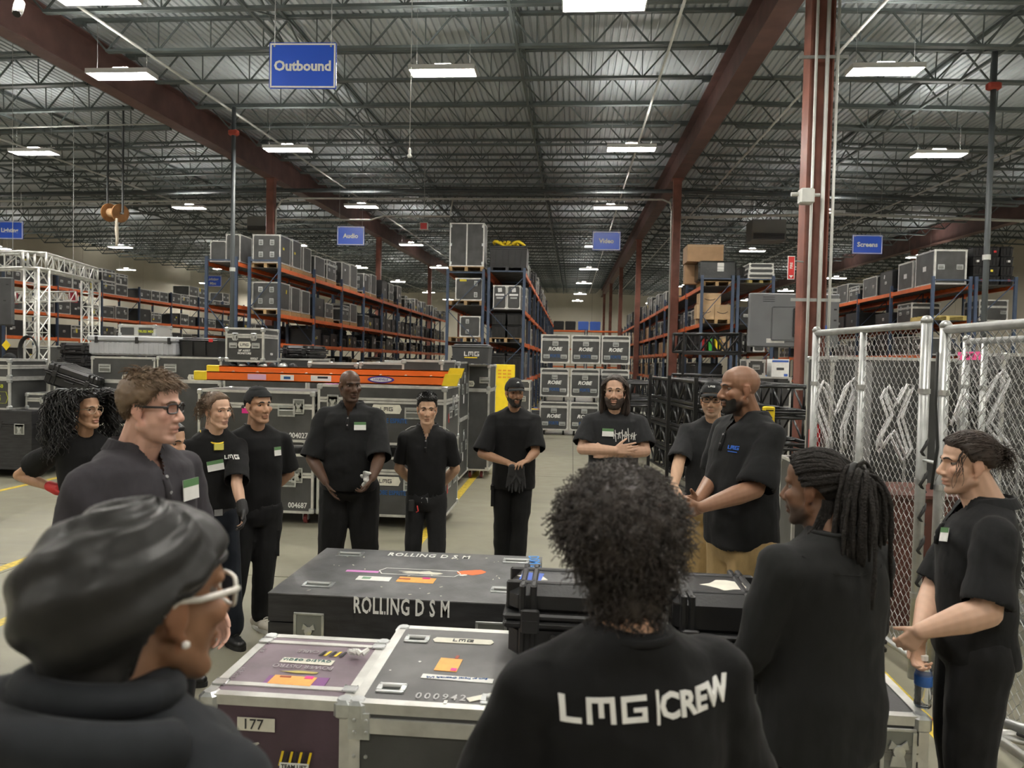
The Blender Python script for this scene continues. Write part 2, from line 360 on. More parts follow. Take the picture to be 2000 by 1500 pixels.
for i, Y in enumerate((12.6, 20.1, 31.5)):
    pipe('conduit', [(-33, Y, roofz(-33, Y) - .9), (-25, Y, roofz(-25, Y) - 0.85), (-11.5, Y, roofz(-11.5, Y) - 0.84)], 0.022, PIPE, f'thin conduit under the joists of the left bay, {["first", "second", "third"][i]} from the front', 'conduit')
# three conduits, box and straps on the near column
cx, cy = 3.5, 11.3
for dx, r, l in ((-0.10, 0.022, 'left'), (0.055, 0.03, 'middle'), (0.20, 0.022, 'right')):
    pipe('conduit', [(cx + dx, cy - 0.21, 0.03), (cx + dx, cy - 0.21, roofz(3.5, 11.3) - 1.1)], r, PIPE, f'white conduit strapped up the near red column, the {l} one of three', 'conduit')
for z, l in ((1.55, 'lowest'), (2.85, 'middle'), (6.35, 'topmost')):
    MB().box(cx - 0.34, cy - 0.19, z, cx + 0.36, cy - 0.165, z + 0.045).build('strut_channel', STEEL, label=f'galvanised strut clamped across the near red column, the {l} of three', cat='bracket')
jb = aty(1573, 385, cy - .285); t = thing('junction_box', 'pale junction box with stub pipes high on the near red column', 'junction box', jb)
MB().cbox(-0.10, -0.12, -0.11, 0.10, 0.05, 0.11, 0.02).build('box_body', PIPE, t); MB().cyl((-0.20, 0, 0.04), (-0.08, 0, 0.04), 0.03).build('stub_pipe', PIPE, t); MB().cyl((0.08, 0, 0.03), (0.2, 0, 0.03), 0.025).build('stub_pipe', PIPE, t)

# ------------------------------------------------------------------ high-bay lamps
def lamp_proto():
    r = thing('ceiling_lamp', '', 'ceiling lamp')
    h = MB(); h.box(-0.62, -0.20, 0.035, 0.62, 0.20, 0.09); h.box(-0.62, -0.20, 0.0, 0.62, -0.185, 0.035); h.box(-0.62, 0.185, 0.0, 0.62, 0.20, 0.035); h.box(-0.62, -0.185, 0.0, -0.60, 0.185, 0.035); h.box(0.60, -0.185, 0, 0.62, 0.185, 0.035); h.box(-0.15, -0.06, 0.09, 0.15, 0.06, 0.16)
    h.build('housing', LAMPW, r)
    for s in (-1, 1): MB().box(-0.60, s * 0.095 - 0.08, 0.008, 0.60, s * 0.095 + 0.08, 0.034).build('diffuser', LAMP, r)
    for s in (-0.105, 0.105): MB().box(-0.55, s - 0.018, 0.0905, 0.55, s + 0.018, 0.094).build('added_uplight', LAMP, r)  # glowing strips added on top of each housing to brighten the roof deck
    for s in (-0.5, 0.5): MB().cyl((s, 0, 0.09), (s, 0, 1.835), 0.004, 5).build('hanging_wire', STEEL, r)
    return r
LP = lamp_proto(); LAMPS = []
first = True
def lamp(X, Y, z, label):
    global first
    o = LP if first else copy_tree(LP); first = False
    o.location = (X, Y, z); o['label'] = label; o['group'] = 'high-bay ceiling lamps'
rows = [13.75, 19.2, 27.4, 38.2, 49.8, 61.3, 74.5, 86.5]
ordn = ['first', 'second', 'third', 'fourth', 'fifth', 'sixth', 'seventh', 'eighth', 'ninth', 'tenth', 'eleventh', 'twelfth']
lx = {0: [(-22.5, 'far left bay'), (-15.2, 'left bay'), (-8.8, 'under the left girder'), (-2.53, 'middle of the middle bay'), (5.4, 'right bay'), (12.5, 'far right bay'), (20, 'beside the right wall')]}
names = [('left wall side', -31.5), ('far left bay', -24.5), ('left bay', -14.8), ('middle bay, left side', -8.3), ('middle bay, right side', 1.2), ('right bay, left side', 8.9), ('far right bay', 17.0)]
for k, Y in enumerate(rows):
    if k == 0: L = lx[0]
    else: L = [(x, n) for n, x in names]
    for x, n in L:
        xx = x
        if n == 'left wall side' and k < 2: continue
        if n == 'middle bay, right side': xx = 1.37 - 0.014 * (Y - 19)
        if n == 'middle bay, left side': xx = {1: -7.67, 2: -8.06, 3: -8.55}.get(k, -9.2)
        if k == 1 and n == 'far right bay': xx = 16.5
        z = roofz(xx, Y) - 1.83
        lamp(xx, Y, z, f'white panel lamp in the {n}, {ordn[k]} row from the front')
# lamps of the same grid above and behind the camera
for k, Y in enumerate((8.4, 2.4, -3.6)):
    for x, n in [(-22.5, 'far left bay'), (-15.2, 'left bay'), (-7.0, 'left girder side'), (0.6, 'middle bay'), (6.8, 'right bay'), (15.0, 'far right bay')]:
        lamp(x, Y, roofz(x, Y) - 1.83, f'white panel lamp above the near end, {n}, {ordn[k]} row back')
lamp(0.34, 11.1, roofz(.34, 11.1) - 1.83, 'bright white panel lamp over the middle bay, cut by the top edge of the picture')
lamp(-7.2, 10.6, roofz(-7.2, 10.6) - 1.83, 'bright white panel lamp near the left girder, cut by the top edge of the picture')
# ================================================================== CASE, TOTE, PALLET, RACK BUILDERS
def case_body(w, d, h, lid, band=True):
    b = MB(); g = 0.006
    if lid: b.box(-w / 2 + g, g, 0.004, w / 2 - g, d - g, h - lid - 0.004); b.box(-w / 2 + g, g, h - lid + 0.004, w / 2 - g, d - g, h - 0.004)
    else: b.box(-w / 2 + g, g, 0.004, w / 2 - g, d - g, h - 0.004)
    return b
def case_edges(w, d, h, lid, t=0.028, corners=False):
    b = MB(); x, k = w / 2, t
    for X in (-x, x - k):
        for Y in (0, d - k): b.box(X, Y, 0, X + k, Y + k, h)
    for Z in (0, h - k):
        for Y in (0, d - k): b.box(-x + k, Y, Z, x - k, Y + k, Z + k)
        for X in (-x, x - k): b.box(X, k, Z, X + k, d - k, Z + k)
    if lid:
        for Z in (h - lid - 0.030, h - lid + 0.003):
            b.box(-x + k, -0.002, Z, x - k, 0.010, Z + 0.027); b.box(-x + k, d - 0.010, Z, x - k, d + 0.002, Z + 0.027)
            b.box(-x - 0.002, k, Z, -x + 0.010, d - k, Z + 0.027); b.box(x - 0.010, k, Z, x + 0.002, d - k, Z + 0.027)
    if corners:
        for X in (-x, x):
            for Y in (0, d):
                for Z in (0, h): b.obox((X - math.copysign(.024, X), Y + (0.024 if Y == 0 else -0.024), Z + (0.0275 if Z == 0 else -0.0275)), (0.028, 0, 0), (0, 0.028, 0), (0, 0, 0.028))
    return b
def corner_mesh(s=0.052):
    def make():
        b = MB(); b.cbox(-s * .62, -s * .62, -s * .62, s * .62, s * .62, s * .62, s * .22); return b.mesh('corner', CHROME)
        b.lathe((0, 0, 0), [(0.0, -s * .62), (s * .45, -s * .5), (s * .62, -s * .1), (s * .62, s * .2), (s * .4, s * .5), (0.0, s * .62)], 10)
        for ax in ((1, 0, 0), (0, 1, 0), (0, 0, 1)):
            a = np.array(ax, float); u = np.roll(a, 1); v = np.roll(a, 2)
            b.obox(a * s * 0.75 * 0, a * s * 1.15, u * s * 0.52, v * s * 0.12); b.obox(a * 0, a * s * 1.15, u * s * 0.12, v * s * 0.52)
        return b.mesh('corner', CHROME)
    return cached(('corner', s), make)
def handle_mesh(w=0.20, h=0.13):
    def make():
        b = MB(); t = 0.018
        b.cbox(-w / 2, -0.006, -h / 2, w / 2, 0.0, -h / 2 + t, 0.004); b.cbox(-w / 2, -0.006, h / 2 - t, w / 2, 0, h / 2, 0.004)
        b.box(-w / 2, -0.006, -h / 2 + t, -w / 2 + t, 0, h / 2 - t); b.box(w / 2 - t, -0.006, -h / 2 + t, w / 2, 0, h / 2 - t)
        b.box(-w / 2 + t, -0.002, -h / 2 + t, w / 2 - t, 0.0, h / 2 - t, 1)
        b.cyl((-w / 2 + t, -0.008, 0.005), (w / 2 - t, -0.008, 0.005), 0.0065, 8, 2)
        b.box(-w / 2 + t * 1.2, -0.007, h / 2 - t * 1.8, w / 2 - t * 1.2, -0.003, h / 2 - t * 1.1, 0)
        return b.mesh('handle', [CHROME, mat('handle_dish', (0.24, 0.25, 0.24), 0.35, 0.6), mat('handle_grip', (0.55, 0.56, 0.55), 0.4, 0.5)])
    return cached(('handle', w, h), make)
def latch_mesh(w=0.13, h=0.17):
    def make():
        b = MB(); t = 0.014
        for z in (-h / 2, h / 2 - t): b.cbox(-w / 2, -0.006, z, w / 2, 0, z + t, 0.003)
        for x in (-w / 2, w / 2 - t): b.box(x, -0.006, -h / 2 + t, x + t, 0, h / 2 - t)
        b.box(-w / 2 + t, -0.002, -h / 2 + t, w / 2 - t, 0, h / 2 - t, 1)
        b.lathe((0, -0.010, 0.0), [(0.0, -0.008), (0.022, -0.006), (0.022, 0.004), (0.0, 0.008)], 10, 0, (0, 1, 0))
        b.prism([(-0.036, -0.012, 0.008), (0.036, -0.012, 0.008), (0.028, -0.012, 0.04), (0.008, -0.012, 0.022), (-0.008, -0.012, 0.022), (-0.028, -0.012, 0.04)], (0, 0.006, 0), 0)
        b.prism([(-0.02, -0.009, -0.02), (0.02, -0.009, -0.02), (0.03, -0.009, -0.06), (-0.03, -0.009, -0.06)], (0, 0.006, 0), 0)
        return b.mesh('latch', [CHROME, mat('handle_dish', (0, 0, 0))])
    return cached(('latch', w, h), make)
def caster_tree(parent, x, y, r=0.055, top=0.13, wheel=MAROON):
    f = cached(('cf', r, top), lambda: MB().box(-0.045, -0.045, top - 0.012, 0.045, 0.045, top).box(-0.032, -0.03, r * 0.8, -0.026, 0.03, top - 0.012).box(0.026, -0.03, r * 0.8, 0.032, 0.03, top - 0.012).mesh('caster_fork', CHROME))
    wm = cached(('cw', r, wheel.name), lambda: MB().lathe((0, 0, 0), [(0.01, -0.022), (r * 0.9, -0.022), (r, -0.012), (r, 0.012), (r * 0.9, 0.022), (0.01, 0.022)], 14, 0, (1, 0, 0)).mesh('wheel', wheel))
    fo = put('caster', f, parent, (x, y, 0)); put('wheel', wm, fo, (0, 0.0, r)); return fo
FACE = {'f': lambda o, w, d, h, u, v: (o, (u, 0, v), (0, 0, 0)), 'r': lambda o, w, d, h, u, v: (o, (w / 2, u, v), (0, 0, math.pi / 2)),
        'l': lambda o, w, d, h, u, v: (o, (-w / 2, d - u, v), (0, 0, -math.pi / 2)), 't': lambda o, w, d, h, u, v: (o, (u, v, h), (-math.pi / 2, 0, 0))}
def onface(name, me, root, w, d, h, face, u, v, z0=0.0, **kw):
    _, loc, rot = FACE[face](None, w, d, h, u, v); return put(name, me, root, (loc[0], loc[1], loc[2] + z0), rot=rot, **kw)
NORM = {'f': ((0, -1, 0), (0, 0, 1)), 'r': ((1, 0, 0), (0, 0, 1)), 'l': ((-1, 0, 0), (0, 0, 1)), 't': ((0, 0, 1), (0, 1, 0))}
def facepos(w, d, h, face, u, v, z0, off=0.004):
    _, loc, _ = FACE[face](None, w, d, h, u, v); n = NORM[face][0]; return (loc[0] + n[0] * off, loc[1] + n[1] * off, loc[2] + n[2] * off + z0)
def plate_mesh(w, h, cut=0.0, t=0.002):
    def make():
        c = cut
        pts = [(-w / 2 + c, 0, -h / 2), (w / 2 - c, 0, -h / 2), (w / 2, 0, -h / 2 + c * .3 if not c else 0), (w / 2 - c, 0, h / 2), (-w / 2 + c, 0, h / 2), (-w / 2, 0, 0)] if c else [(-w / 2, 0, -h / 2), (w / 2, 0, -h / 2), (w / 2, 0, h / 2), (-w / 2, 0, h / 2)]
        return MB().prism(pts, (0, -t, 0)).mesh('label_plate', CREAM)
    return cached(('plate', w, h, cut), make)
def fcase(name, label, x, y, z, w, d, h, rz=0.0, lid=0.0, casters=False, handles=(), latches=(), corners=True, near=False, body=BLACK, edge=ALU, group=None, cat='flight case', t=0.028, wheel=MAROON):
    """flight case: origin at the middle of its front bottom edge; faces f r l t"""
    cz = 0.13 if casters else 0.0; h2 = h - cz
    root = thing(name, label, cat, (x, y, z), rz, group)
    body_me = cached(('cb', w, d, h2, lid, body.name), lambda: case_body(w, d, h2, lid).mesh('panel_body', body))
    put('panel_body', body_me, root, (0, 0, cz))
    put('edge_frame', cached(('ce', w, d, h2, lid, t, near, edge.name), lambda: case_edges(w, d, h2, lid, t, corners and not near).mesh('edge_frame', edge)), root, (0, 0, cz))
    if near and corners:
        for X in (-w / 2 + .022, w / 2 - .022):
            for Y in (0.022, d - .022):
                for Z in (0.031, h2 - .028): put('corner', corner_mesh(), root, (X, Y, Z + cz))
    for hd in handles: onface('handle', handle_mesh(*hd[3:5]), root, w, d, h2, hd[0], hd[1], hd[2], cz)
    for lt in latches: onface('latch', latch_mesh(*lt[3:5]), root, w, d, h2, lt[0], lt[1], lt[2], cz)
    if casters:
        for X in (-w / 2 + 0.12, w / 2 - 0.12):
            for Y in (0.12, d - 0.12): caster_tree(root, X, Y, wheel=wheel)
    root['_dim'] = (w, d, h2, cz)
    return root
def lmg_plate(root, face, u, v, w=0.2, h=0.085):
    W, D, H, cz = root['_dim']; onface('label_plate', plate_mesh(w, h, h * .22), root, W, D, H, face, u, v, cz, label='cream label plate with company letters')
    put_mesh_text('lettering', lmg_mesh(h * 0.42), mat('dark_print', (0.05, 0.05, 0.05), 0.5), root, facepos(W, D, H, face, u, v, cz, 0.0035), *NORM[face])
def case_text(root, face, u, v, s, size, m=WHITE, **kw):
    W, D, H, cz = root['_dim']; return letter(s, size, m, root, facepos(W, D, H, face, u, v, cz, 0.003), *NORM[face], **kw)
def patch(root, face, u, v, w, h, m, tilt=0.0, name='sticker', jag=0.0, seed=1):
    W, D, H, cz = root['_dim']; r = random.Random(seed)
    if jag:
        n = 14; pts = []
        for k in range(n):
            a = 2 * math.pi * k / n; q = 1 + r.uniform(-jag, jag * 0.4); pts.append((math.cos(a) * w / 2 * q, 0, math.sin(a) * h / 2 * q))
    else: pts = [(-w / 2, 0, -h / 2), (w / 2, 0, -h / 2), (w / 2, 0, h / 2), (-w / 2, 0, h / 2)]
    c, s = math.cos(tilt), math.sin(tilt); pts = [(p[0] * c - p[2] * s, 0, p[0] * s + p[2] * c) for p in pts]
    me = MB().prism(pts, (0, -0.0012, 0)).mesh(name, m); return onface(name, me, root, W, D, H, face, u, v, cz)
def tote(name, label, x, y, z, w, d, h, body=PLASTIC, ribs=3, rz=0.0, group=None, cat='storage tote', lidm=None):
    """moulded bin with tapered ribbed walls and an overhanging lid"""
    root = thing(name, label, cat, (x, y, z), rz, group); k = 0.03
    def make():
        b = MB(); b.rings([[(-w / 2 + k, k, 0), (w / 2 - k, k, 0), (w / 2 - k, d - k, 0), (-w / 2 + k, d - k, 0)], [(-w / 2 + .012, .012, h * 0.82), (w / 2 - .012, .012, h * 0.82), (w / 2 - .012, d - .012, h * 0.82), (-w / 2 + .012, d - .012, h * 0.82)]])
        for i in range(ribs):
            u = -w / 2 + w * (i + 1) / (ribs + 1); b.bar((u, 0.014, 0.03), (u, 0.004, h * 0.8), 0.025, 0.02)
        return b.mesh('bin_body', body)
    put('bin_body', cached(('tb', w, d, h, body.name, ribs), make), root)
    put('lid', cached(('tl', w, d, h, (lidm or body).name), lambda: MB().cbox(-w / 2, 0, h * 0.82, w / 2, d, h * 0.9, 0.01).cbox(-w / 2 + .03, .03, h * .9, w / 2 - .03, d - .03, h, 0.015).mesh('lid', lidm or body)), root)
    root['_dim'] = (w, d, h, 0.0); return root
def pelican(name, label, x, y, z, w, d, h, rz=0.0, rot=None, group=None):
    """ribbed black waterproof case: rounded shells, lid lip, latches, a carrying handle"""
    root = thing(name, label, 'equipment case', (x, y, z), rz, group)
    if rot: root.rotation_euler = rot
    hl = h * 0.42
    def shell(z0, z1, top):
        b = MB(); b.cbox(-w / 2 + .02, .02, z0, w / 2 - .02, d - .02, z1, 0.035); return b
    b = shell(0, h - hl - .012, 0)
    for s in (-0.36, -0.28, 0.28, 0.36): b.cbox(s * w - .012, 0.006, 0.02, s * w + .012, d - .006, h - hl - .02, 0.006)
    b.cbox(-w / 2, 0.0, h - hl - 0.035, w / 2, d, h - hl - 0.008, 0.008); b.build('base_shell', PLASTIC, root)
    b = shell(h - hl + .002, h, 1)
    for s in (-0.36, -0.28, 0.28, 0.36): b.cbox(s * w - .012, 0.006, h - hl + .01, s * w + .012, d - .006, h + .008, 0.006)
    for yy in (0.22, 0.78): b.cbox(-w / 2 + .008, d * yy - .012, h - hl + .02, w / 2 - .008, d * yy + .012, h + .008, 0.006)
    b.cbox(-w / 2, 0.0, h - hl - 0.004, w / 2, d, h - hl + 0.022, 0.008); b.build('lid_shell', PLASTIC, root)
    lm = MB().cbox(-0.035, -0.022, -0.045, 0.035, -0.002, 0.045, 0.006).box(-0.028, -0.028, -0.04, 0.028, -0.022, 0.005).mesh('latch', PLASTIC)
    for s in (-0.3, 0.3): put('latch', lm, root, (s * w, 0, h - hl))
    MB().tube([(-0.07, -0.004, 0), (-0.065, -0.03, 0), (0.065, -0.03, 0), (0.07, -0.004, 0)], 0.011, 8).build('handle', PLASTIC, root, (0, 0, h - hl - .06))
    MB().tube([(w / 2 - .01, d / 2 - .09, 0), (w / 2 + .03, d / 2 - .08, 0), (w / 2 + .03, d / 2 + .08, 0), (w / 2 - .01, d / 2 + .09, 0)], 0.011, 8).build('handle', PLASTIC, root, (0, 0, (h - hl) * .6))
    root['_dim'] = (w, d, h, 0.0); return root
def pallet(x, y, z, label, w=1.0, d=1.1, group='wooden pallets on the racks', m=WOOD):
    r = thing('pallet', label, 'pallet', (x, y, z), 0, group)
    bm = cached(('pb', w, d, m.name), lambda: MB().box(-w / 2, 0, 0.115, w / 2, 0.10, 0.135).mesh('deck_board', m)); sm = cached(('ps', w, d, m.name), lambda: MB().box(-.045, 0, 0.018, .045, d, 0.115).box(-0.045, 0, 0, .045, d, .018).mesh('stringer', m))
    for i in range(6): put('deck_board', bm, r, (0, i * (d - 0.10) / 5, 0))
    for s in (-w / 2 + .045, 0, w / 2 - .045): put('stringer', sm, r, (s, 0, 0))
    return r
def carton(name, label, x, y, z, w, d, h, m=CARD, rz=0.0, group=None, tape=True):
    r = thing(name, label, 'cardboard box', (x, y, z), rz, group)
    MB().box(-w / 2, 0, 0, w / 2, d, h * .995).build('box_body', m, r)
    if tape: MB().box(-w / 2 - .001, d / 2 - .03, h * .995, w / 2 + .001, d / 2 + .03, h).box(-w / 2, -0.001, h * .9, w / 2, 0, h * .93).build('packing_tape', mat('packing_tape', (0.45, 0.36, 0.25), 0.3), r)
    for s in (0.0, 1.0): MB().box(-w / 2, d * s * .5 + .001, h * .99, w / 2, d * (s * .5 + .5) - .004, h * .9985).build('flap', m, r)
    r['_dim'] = (w, d, h, 0); return r
def rack(label, x0, x1, ya, bay, nb, levels, top, side_levels=None):
    """pallet racking: upright frames, braces, orange beams, mesh decks"""
    r = thing('pallet_rack', label, 'pallet rack', (0, ya, 0)); D = x1 - x0
    up = MB().box(-.04, -.035, 0, .04, .035, top).box(-.07, -.07, 0, .07, .07, .012).mesh('upright', BLUEU)
    br = MB()
    zz = 0.3; k = 0
    while zz + 1.0 < top:
        br.bar((0.04, 0, zz if k % 2 else zz + 1.0), (D - 0.04, 0, zz + 1.0 if k % 2 else zz), 0.035, 0.02); zz += 1.0; k += 1
    br.box(0.04, -.012, 0.2, D - .04, .012, .24); br.box(.04, -.012, top - .12, D - .04, .012, top - .08)
    brm = br.mesh('frame_brace', BLUEU)
    bm = MB().box(-.025, .04, -.11, .025, bay - .04, 0).box(-.035, .035, -.16, .035, .05, .03).box(-.035, bay - .05, -.16, .035, bay - .035, .03).mesh('beam', ORANGE)
    dk = MB()
    for i in range(9): dk.box(.03, bay * (i + .5) / 9 - .012, -.02, D - .03, bay * (i + .5) / 9 + .012, -.004)
    dk.box(.03, .05, -.006, D - .03, bay - .05, 0.0)
    dkm = dk.mesh('shelf_deck', mat('rack_deck', (0.16, 0.16, 0.16), 0.5, 0.4))
    for i in range(nb + 1):
        put('upright', up, r, (x0, i * bay, 0)); put('upright', up, r, (x1, i * bay, 0)); put('frame_brace', brm, r, (x0, i * bay, 0))
    for i in range(nb):
        for z in (side_levels or {}).get(i, levels):
            put('beam', bm, r, (x0, i * bay, z)); put('beam', bm, r, (x1, i * bay, z)); put('shelf_deck', dkm, r, (x0, i * bay, z))
    return r
def frontrect(px0, py0, px1, py1, Y):
    """world X range and Z range of the upright rectangle at depth Y that fills these picture limits"""
    ym, xm = (py0 + py1) / 2, (px0 + px1) / 2
    return aty(px0, ym, Y)[0], aty(px1, ym, Y)[0], aty(xm, py1, Y)[2], aty(xm, py0, Y)[2]
def boxtruss(name, label, p, q, s, m=ALU, cat='truss', r=0.024, bays=None, lace=0.012, up=(0, 0, 1), ends=True, parent=None, rungs=True):
    """square lattice truss from p to q: four chords, lacing, end frames"""
    p, q = np.asarray(p, float), np.asarray(q, float); L = np.linalg.norm(q - p); d = (q - p) / L
    u = np.asarray(up, float); x = unit(np.cross(d, u)); z = np.cross(x, d); sx, sz = (s, s) if not hasattr(s, '__len__') else s
    root = thing(name, label, cat, p) if parent is None else parent
    cs = [x * a * sx / 2 + z * b * sz / 2 for a, b in ((-1, -1), (1, -1), (1, 1), (-1, 1))]
    cm = MB().cyl((0, 0, 0), d * L, r, 8).mesh('chord', m, True)
    for c in cs: put('chord', cm, root, c)
    n = bays or max(2, int(round(L / (sx * 1.1))))
    for k in range(4):
        a, b = cs[k], cs[(k + 1) % 4]; g = MB()
        for i in range(n):
            A, B = (a, b) if i % 2 == 0 else (b, a); g.cyl(A + d * L * i / n, B + d * L * (i + 1) / n, lace, 6, caps=False)
            if rungs and i: g.cyl(a + d * L * i / n, b + d * L * i / n, lace * .9, 6, caps=False)
        g.build('lacing', m, root, smooth=True)
    if ends:
        for e in (0, L):
            g = MB()
            for k in range(4): g.cyl(cs[k] + d * e, cs[(k + 1) % 4] + d * e, r, 8)
            g.build('end_frame', m, root, smooth=True)
    return root
ORD = ['first', 'second', 'third', 'fourth', 'fifth', 'sixth', 'seventh', 'eighth', 'ninth', 'tenth', 'eleventh', 'twelfth', 'thirteenth', 'fourteenth', 'fifteenth', 'sixteenth', 'seventeenth', 'eighteenth', 'nineteenth', 'twentieth'] + [f'{a}-{b}' for a in ('twenty', 'thirty', 'forty') for b in ('first', 'second', 'third', 'fourth', 'fifth', 'sixth', 'seventh', 'eighth', 'ninth')]

# ================================================================== HANGING SIGNS AND OTHER THINGS UNDER THE ROOF
def hang_sign(text, px0, py0, px1, py1, d, label, size, text2=None, top=None):
    c = at((px0 + px1) / 2, (py0 + py1) / 2, d); W = (px1 - px0) * d / FPX; Hh = (py1 - py0) * d / FPX
    t = thing('hanging_sign', label, 'sign', c, math.radians(2.0), 'blue hanging aisle signs')
    MB().cbox(-W / 2, -0.008, -Hh / 2, W / 2, 0.008, Hh / 2, 0.015).build('panel', SIGNBLUE, t)
    f = MB(); k = 0.022
    for x in (-W / 2 + .012, W / 2 - .012 - k): f.box(x, -0.0105, -Hh / 2 + .012, x + k, -.008, Hh / 2 - .012)
    for z in (-Hh / 2 + .012, Hh / 2 - .012 - k): f.box(-W / 2 + .012 + k, -.0105, z, W / 2 - .012 - k, -.008, z + k)
    f.build('white_border', WHITE, t)
    letter(text, size, WHITE, t, (0, -0.011, -0.01 if not text2 else 0.09), bold=0.035)
    if text2: letter(text2, size, WHITE, t, (0, -0.011, -0.12), bold=0.035)
    zt = roofz(c[0], c[1]) + .02 - c[2]
    for s in (-0.42, 0.42):
        MB().cyl((s * W, 0, Hh / 2 - .02), (s * W, 0, zt), 0.006, 6).build('hanging_wire', STEEL, t); MB().lathe((s * W, -0.01, Hh / 2 - .05), [(0.0, -.012), (.014, -.008), (.014, .008), (0, .012)], 8, 0, (0, 1, 0)).build('eyelet', STEEL, t)
    return t
hang_sign('Outbound', 525, 84, 658, 173, 9.9, 'blue sign with white border reading Outbound, nearest and largest of the hanging signs', 0.185)
hang_sign('Lighting', -8, 432, 46, 467, 24.0, 'blue sign reading Lighting, cut by the left edge of the picture', 0.185)
hang_sign('Audio', 658, 442, 712, 479, 24.0, 'blue sign reading Audio hanging before the left girder', 0.2)
hang_sign('Video', 1157, 452, 1212, 489, 24.0, 'blue sign reading Video hanging left of the right girder', 0.2)
hang_sign('Screens', 1665, 459, 1723, 496, 23.0, 'blue sign reading Screens hanging in the right bay', 0.2)
hang_sign('Lighting', 399, 538, 433, 560, 37.0, 'small blue sign with two lines of lettering seen through the empty left rack', 0.18, 'Misc')
# red box sign on a rod
c = at(828, 442, 26.0); t = thing('hanging_box_sign', 'small red square box sign on a rod beside the Audio sign', 'sign', c)
MB().cbox(-.13, -.06, -.12, .13, .06, .12, 0.02).build('box_body', RED, t)
b = MB()
for x in (-.14, .12): b.box(x, -.07, -.13, x + .02, .07, .13)
for z in (-.13, .11): b.box(-.12, -.07, z, .12, .07, z + .02)
b.build('pale_frame', WHITE, t); MB().cyl((0, 0, .12), (0, 0, roofz(c[0], c[1]) + .02 - c[2]), 0.012, 6).build('hanging_rod', STEEL, t)
# cord drop under the middle lamp
c = at(800, 300, 13.4); t = thing('cord_drop', 'pale cord with a plug hanging straight down below the middle ceiling lamp', 'cord', c)
zt = roofz(c[0], c[1]) + .02 - c[2]
MB().cyl((0, 0, 0.08), (0, 0, zt), 0.007, 6).build('cord', PIPE, t, smooth=True); MB().lathe((0, 0, 0), [(0.0, -.08), (.035, -.07), (.045, -.03), (.02, 0), (.03, .03), (.03, .07), (0.01, .1)], 10).build('plug', PIPE, t, smooth=True)
# security camera
c = at(36, 16, 9.0); t = thing('security_camera', 'white bullet security camera under the left girder at the top left corner', 'camera', c)
b = MB(); b.lathe((0, 0, 0), [(0, -.13), (.055, -.125), (.06, -.02), (.055, .1), (0.03, .13), (0, .13)], 12, 0, (0.25, -.5, -.7)); b.build('housing', PIPE, t, smooth=True)
MB().lathe((0.04, -.08, -.105), [(0, -.012), (.045, -.01), (.045, .005), (0, .01)], 12, 0, (0.25, -.5, -.7)).build('lens', PLASTIC, t)
MB().tube([(-.02, .05, .06), (-.06, .1, .14), (-.06, .1, roofz(c[0], c[1]) + .02 - c[2])], 0.02, 8).build('mount_arm', PIPE, t, smooth=True)
# cable reels hung from a bar, with a rope running down
c = at(226, 416, 22.0); t = thing('cable_reel', 'brown cable reel slung from a hanging bar in the left bay', 'cable reel', c)
brn = mat('brown_reel', (0.36, 0.17, 0.06), 0.6, noise=0.3, scale=5)
ax = unit((1.0, -0.45, -0.12))
for s in (-.30, .22):
    MB().lathe(ax * s, [(0.05, -.02), (.27, -.02), (.275, 0), (.27, .02), (.05, .02)], 24, 0, ax).build('reel_flange', brn, t, smooth=False)
MB().cyl(ax * -.3, ax * .22, 0.13, 16).build('reel_drum', mat('tan_rope_coil', (0.5, 0.33, 0.18), 0.8, noise=.3, scale=30), t, smooth=True)
MB().cyl(ax * -.42, ax * .36, 0.03, 8).build('axle', STEEL, t)
for s in (-.40, .34): MB().bar(ax * s, ax * s + np.array((0, 0, roofz(c[0], c[1]) + .02 - c[2])), 0.07, 0.03).build('hanging_bracket', DKPIPE, t)
MB().tube([ax * .20 + (0, -.15, -.18), ax * .22 + (0, -.17, -.5), ax * .22 + (0.02, -.17, -.8), ax * .22 + (0, -.17, -1.02)], [.03, .055, .04, .03], 8).build('rope', ROPE, t, smooth=True)
# unit heaters
for (a, b_, c_, d_), Y, lab in (((1468, 428, 1536, 470), 31.0, 'grey box heater with louvres under the roof of the right bay'), ((482, 422, 522, 452), 33.0, 'grey box heater half behind the left red column')):
    xa, xb, za, zb = frontrect(a, b_, c_, d_, Y); t = thing('unit_heater', lab, 'heater', ((xa + xb) / 2, Y, za)); W = xb - xa; Hh = zb - za
    MB().cbox(-W / 2, 0, 0, W / 2, 1.0, Hh, .03).build('cabinet', mat('heater_grey', (.2, .2, .19), .5), t)
    for i in range(5): MB().obox((0, -.03, Hh * (.08 + .06 * i)), (W * .45, 0, 0), (0, .03, -.01), (0, .004, .012)).build('louvre', mat('heater_louvre', (.12, .12, .12), .5), t)
    for s in (-.4, .4): MB().cyl((s * W, .5, Hh), (s * W, .5, roofz((xa + xb) / 2, Y + .5) - .05 - za), .015, 6).build('hanging_rod', DKPIPE, t)
# dark standpipes with a red head
for px, Y, l in ((453, 19.0, 'left'), (1921, 15.5, 'right')):
    p = aty(px, 640, Y); H = roofz(p[0], Y) - .75
    t = thing('standpipe', f'thin dark vertical pipe from floor to roof near the {l} side racks', 'pipe', (p[0], Y, 0))
    MB().cyl((0, 0, 0), (0, 0, H), .055, 10).build('riser', DKPIPE, t, smooth=True); MB().cbox(-.13, -.08, H - .75, .13, .08, H - .6, .03).build('valve', mat('red_valve', (.35, .05, .03), .5), t)
    MB().cyl((0, 0, 4.1), (0, 0, 4.2), .075, 10).build('coupling', PIPE, t); MB().box(-.1, -.1, 0, .1, .1, .02).build('base_plate', DKPIPE, t)
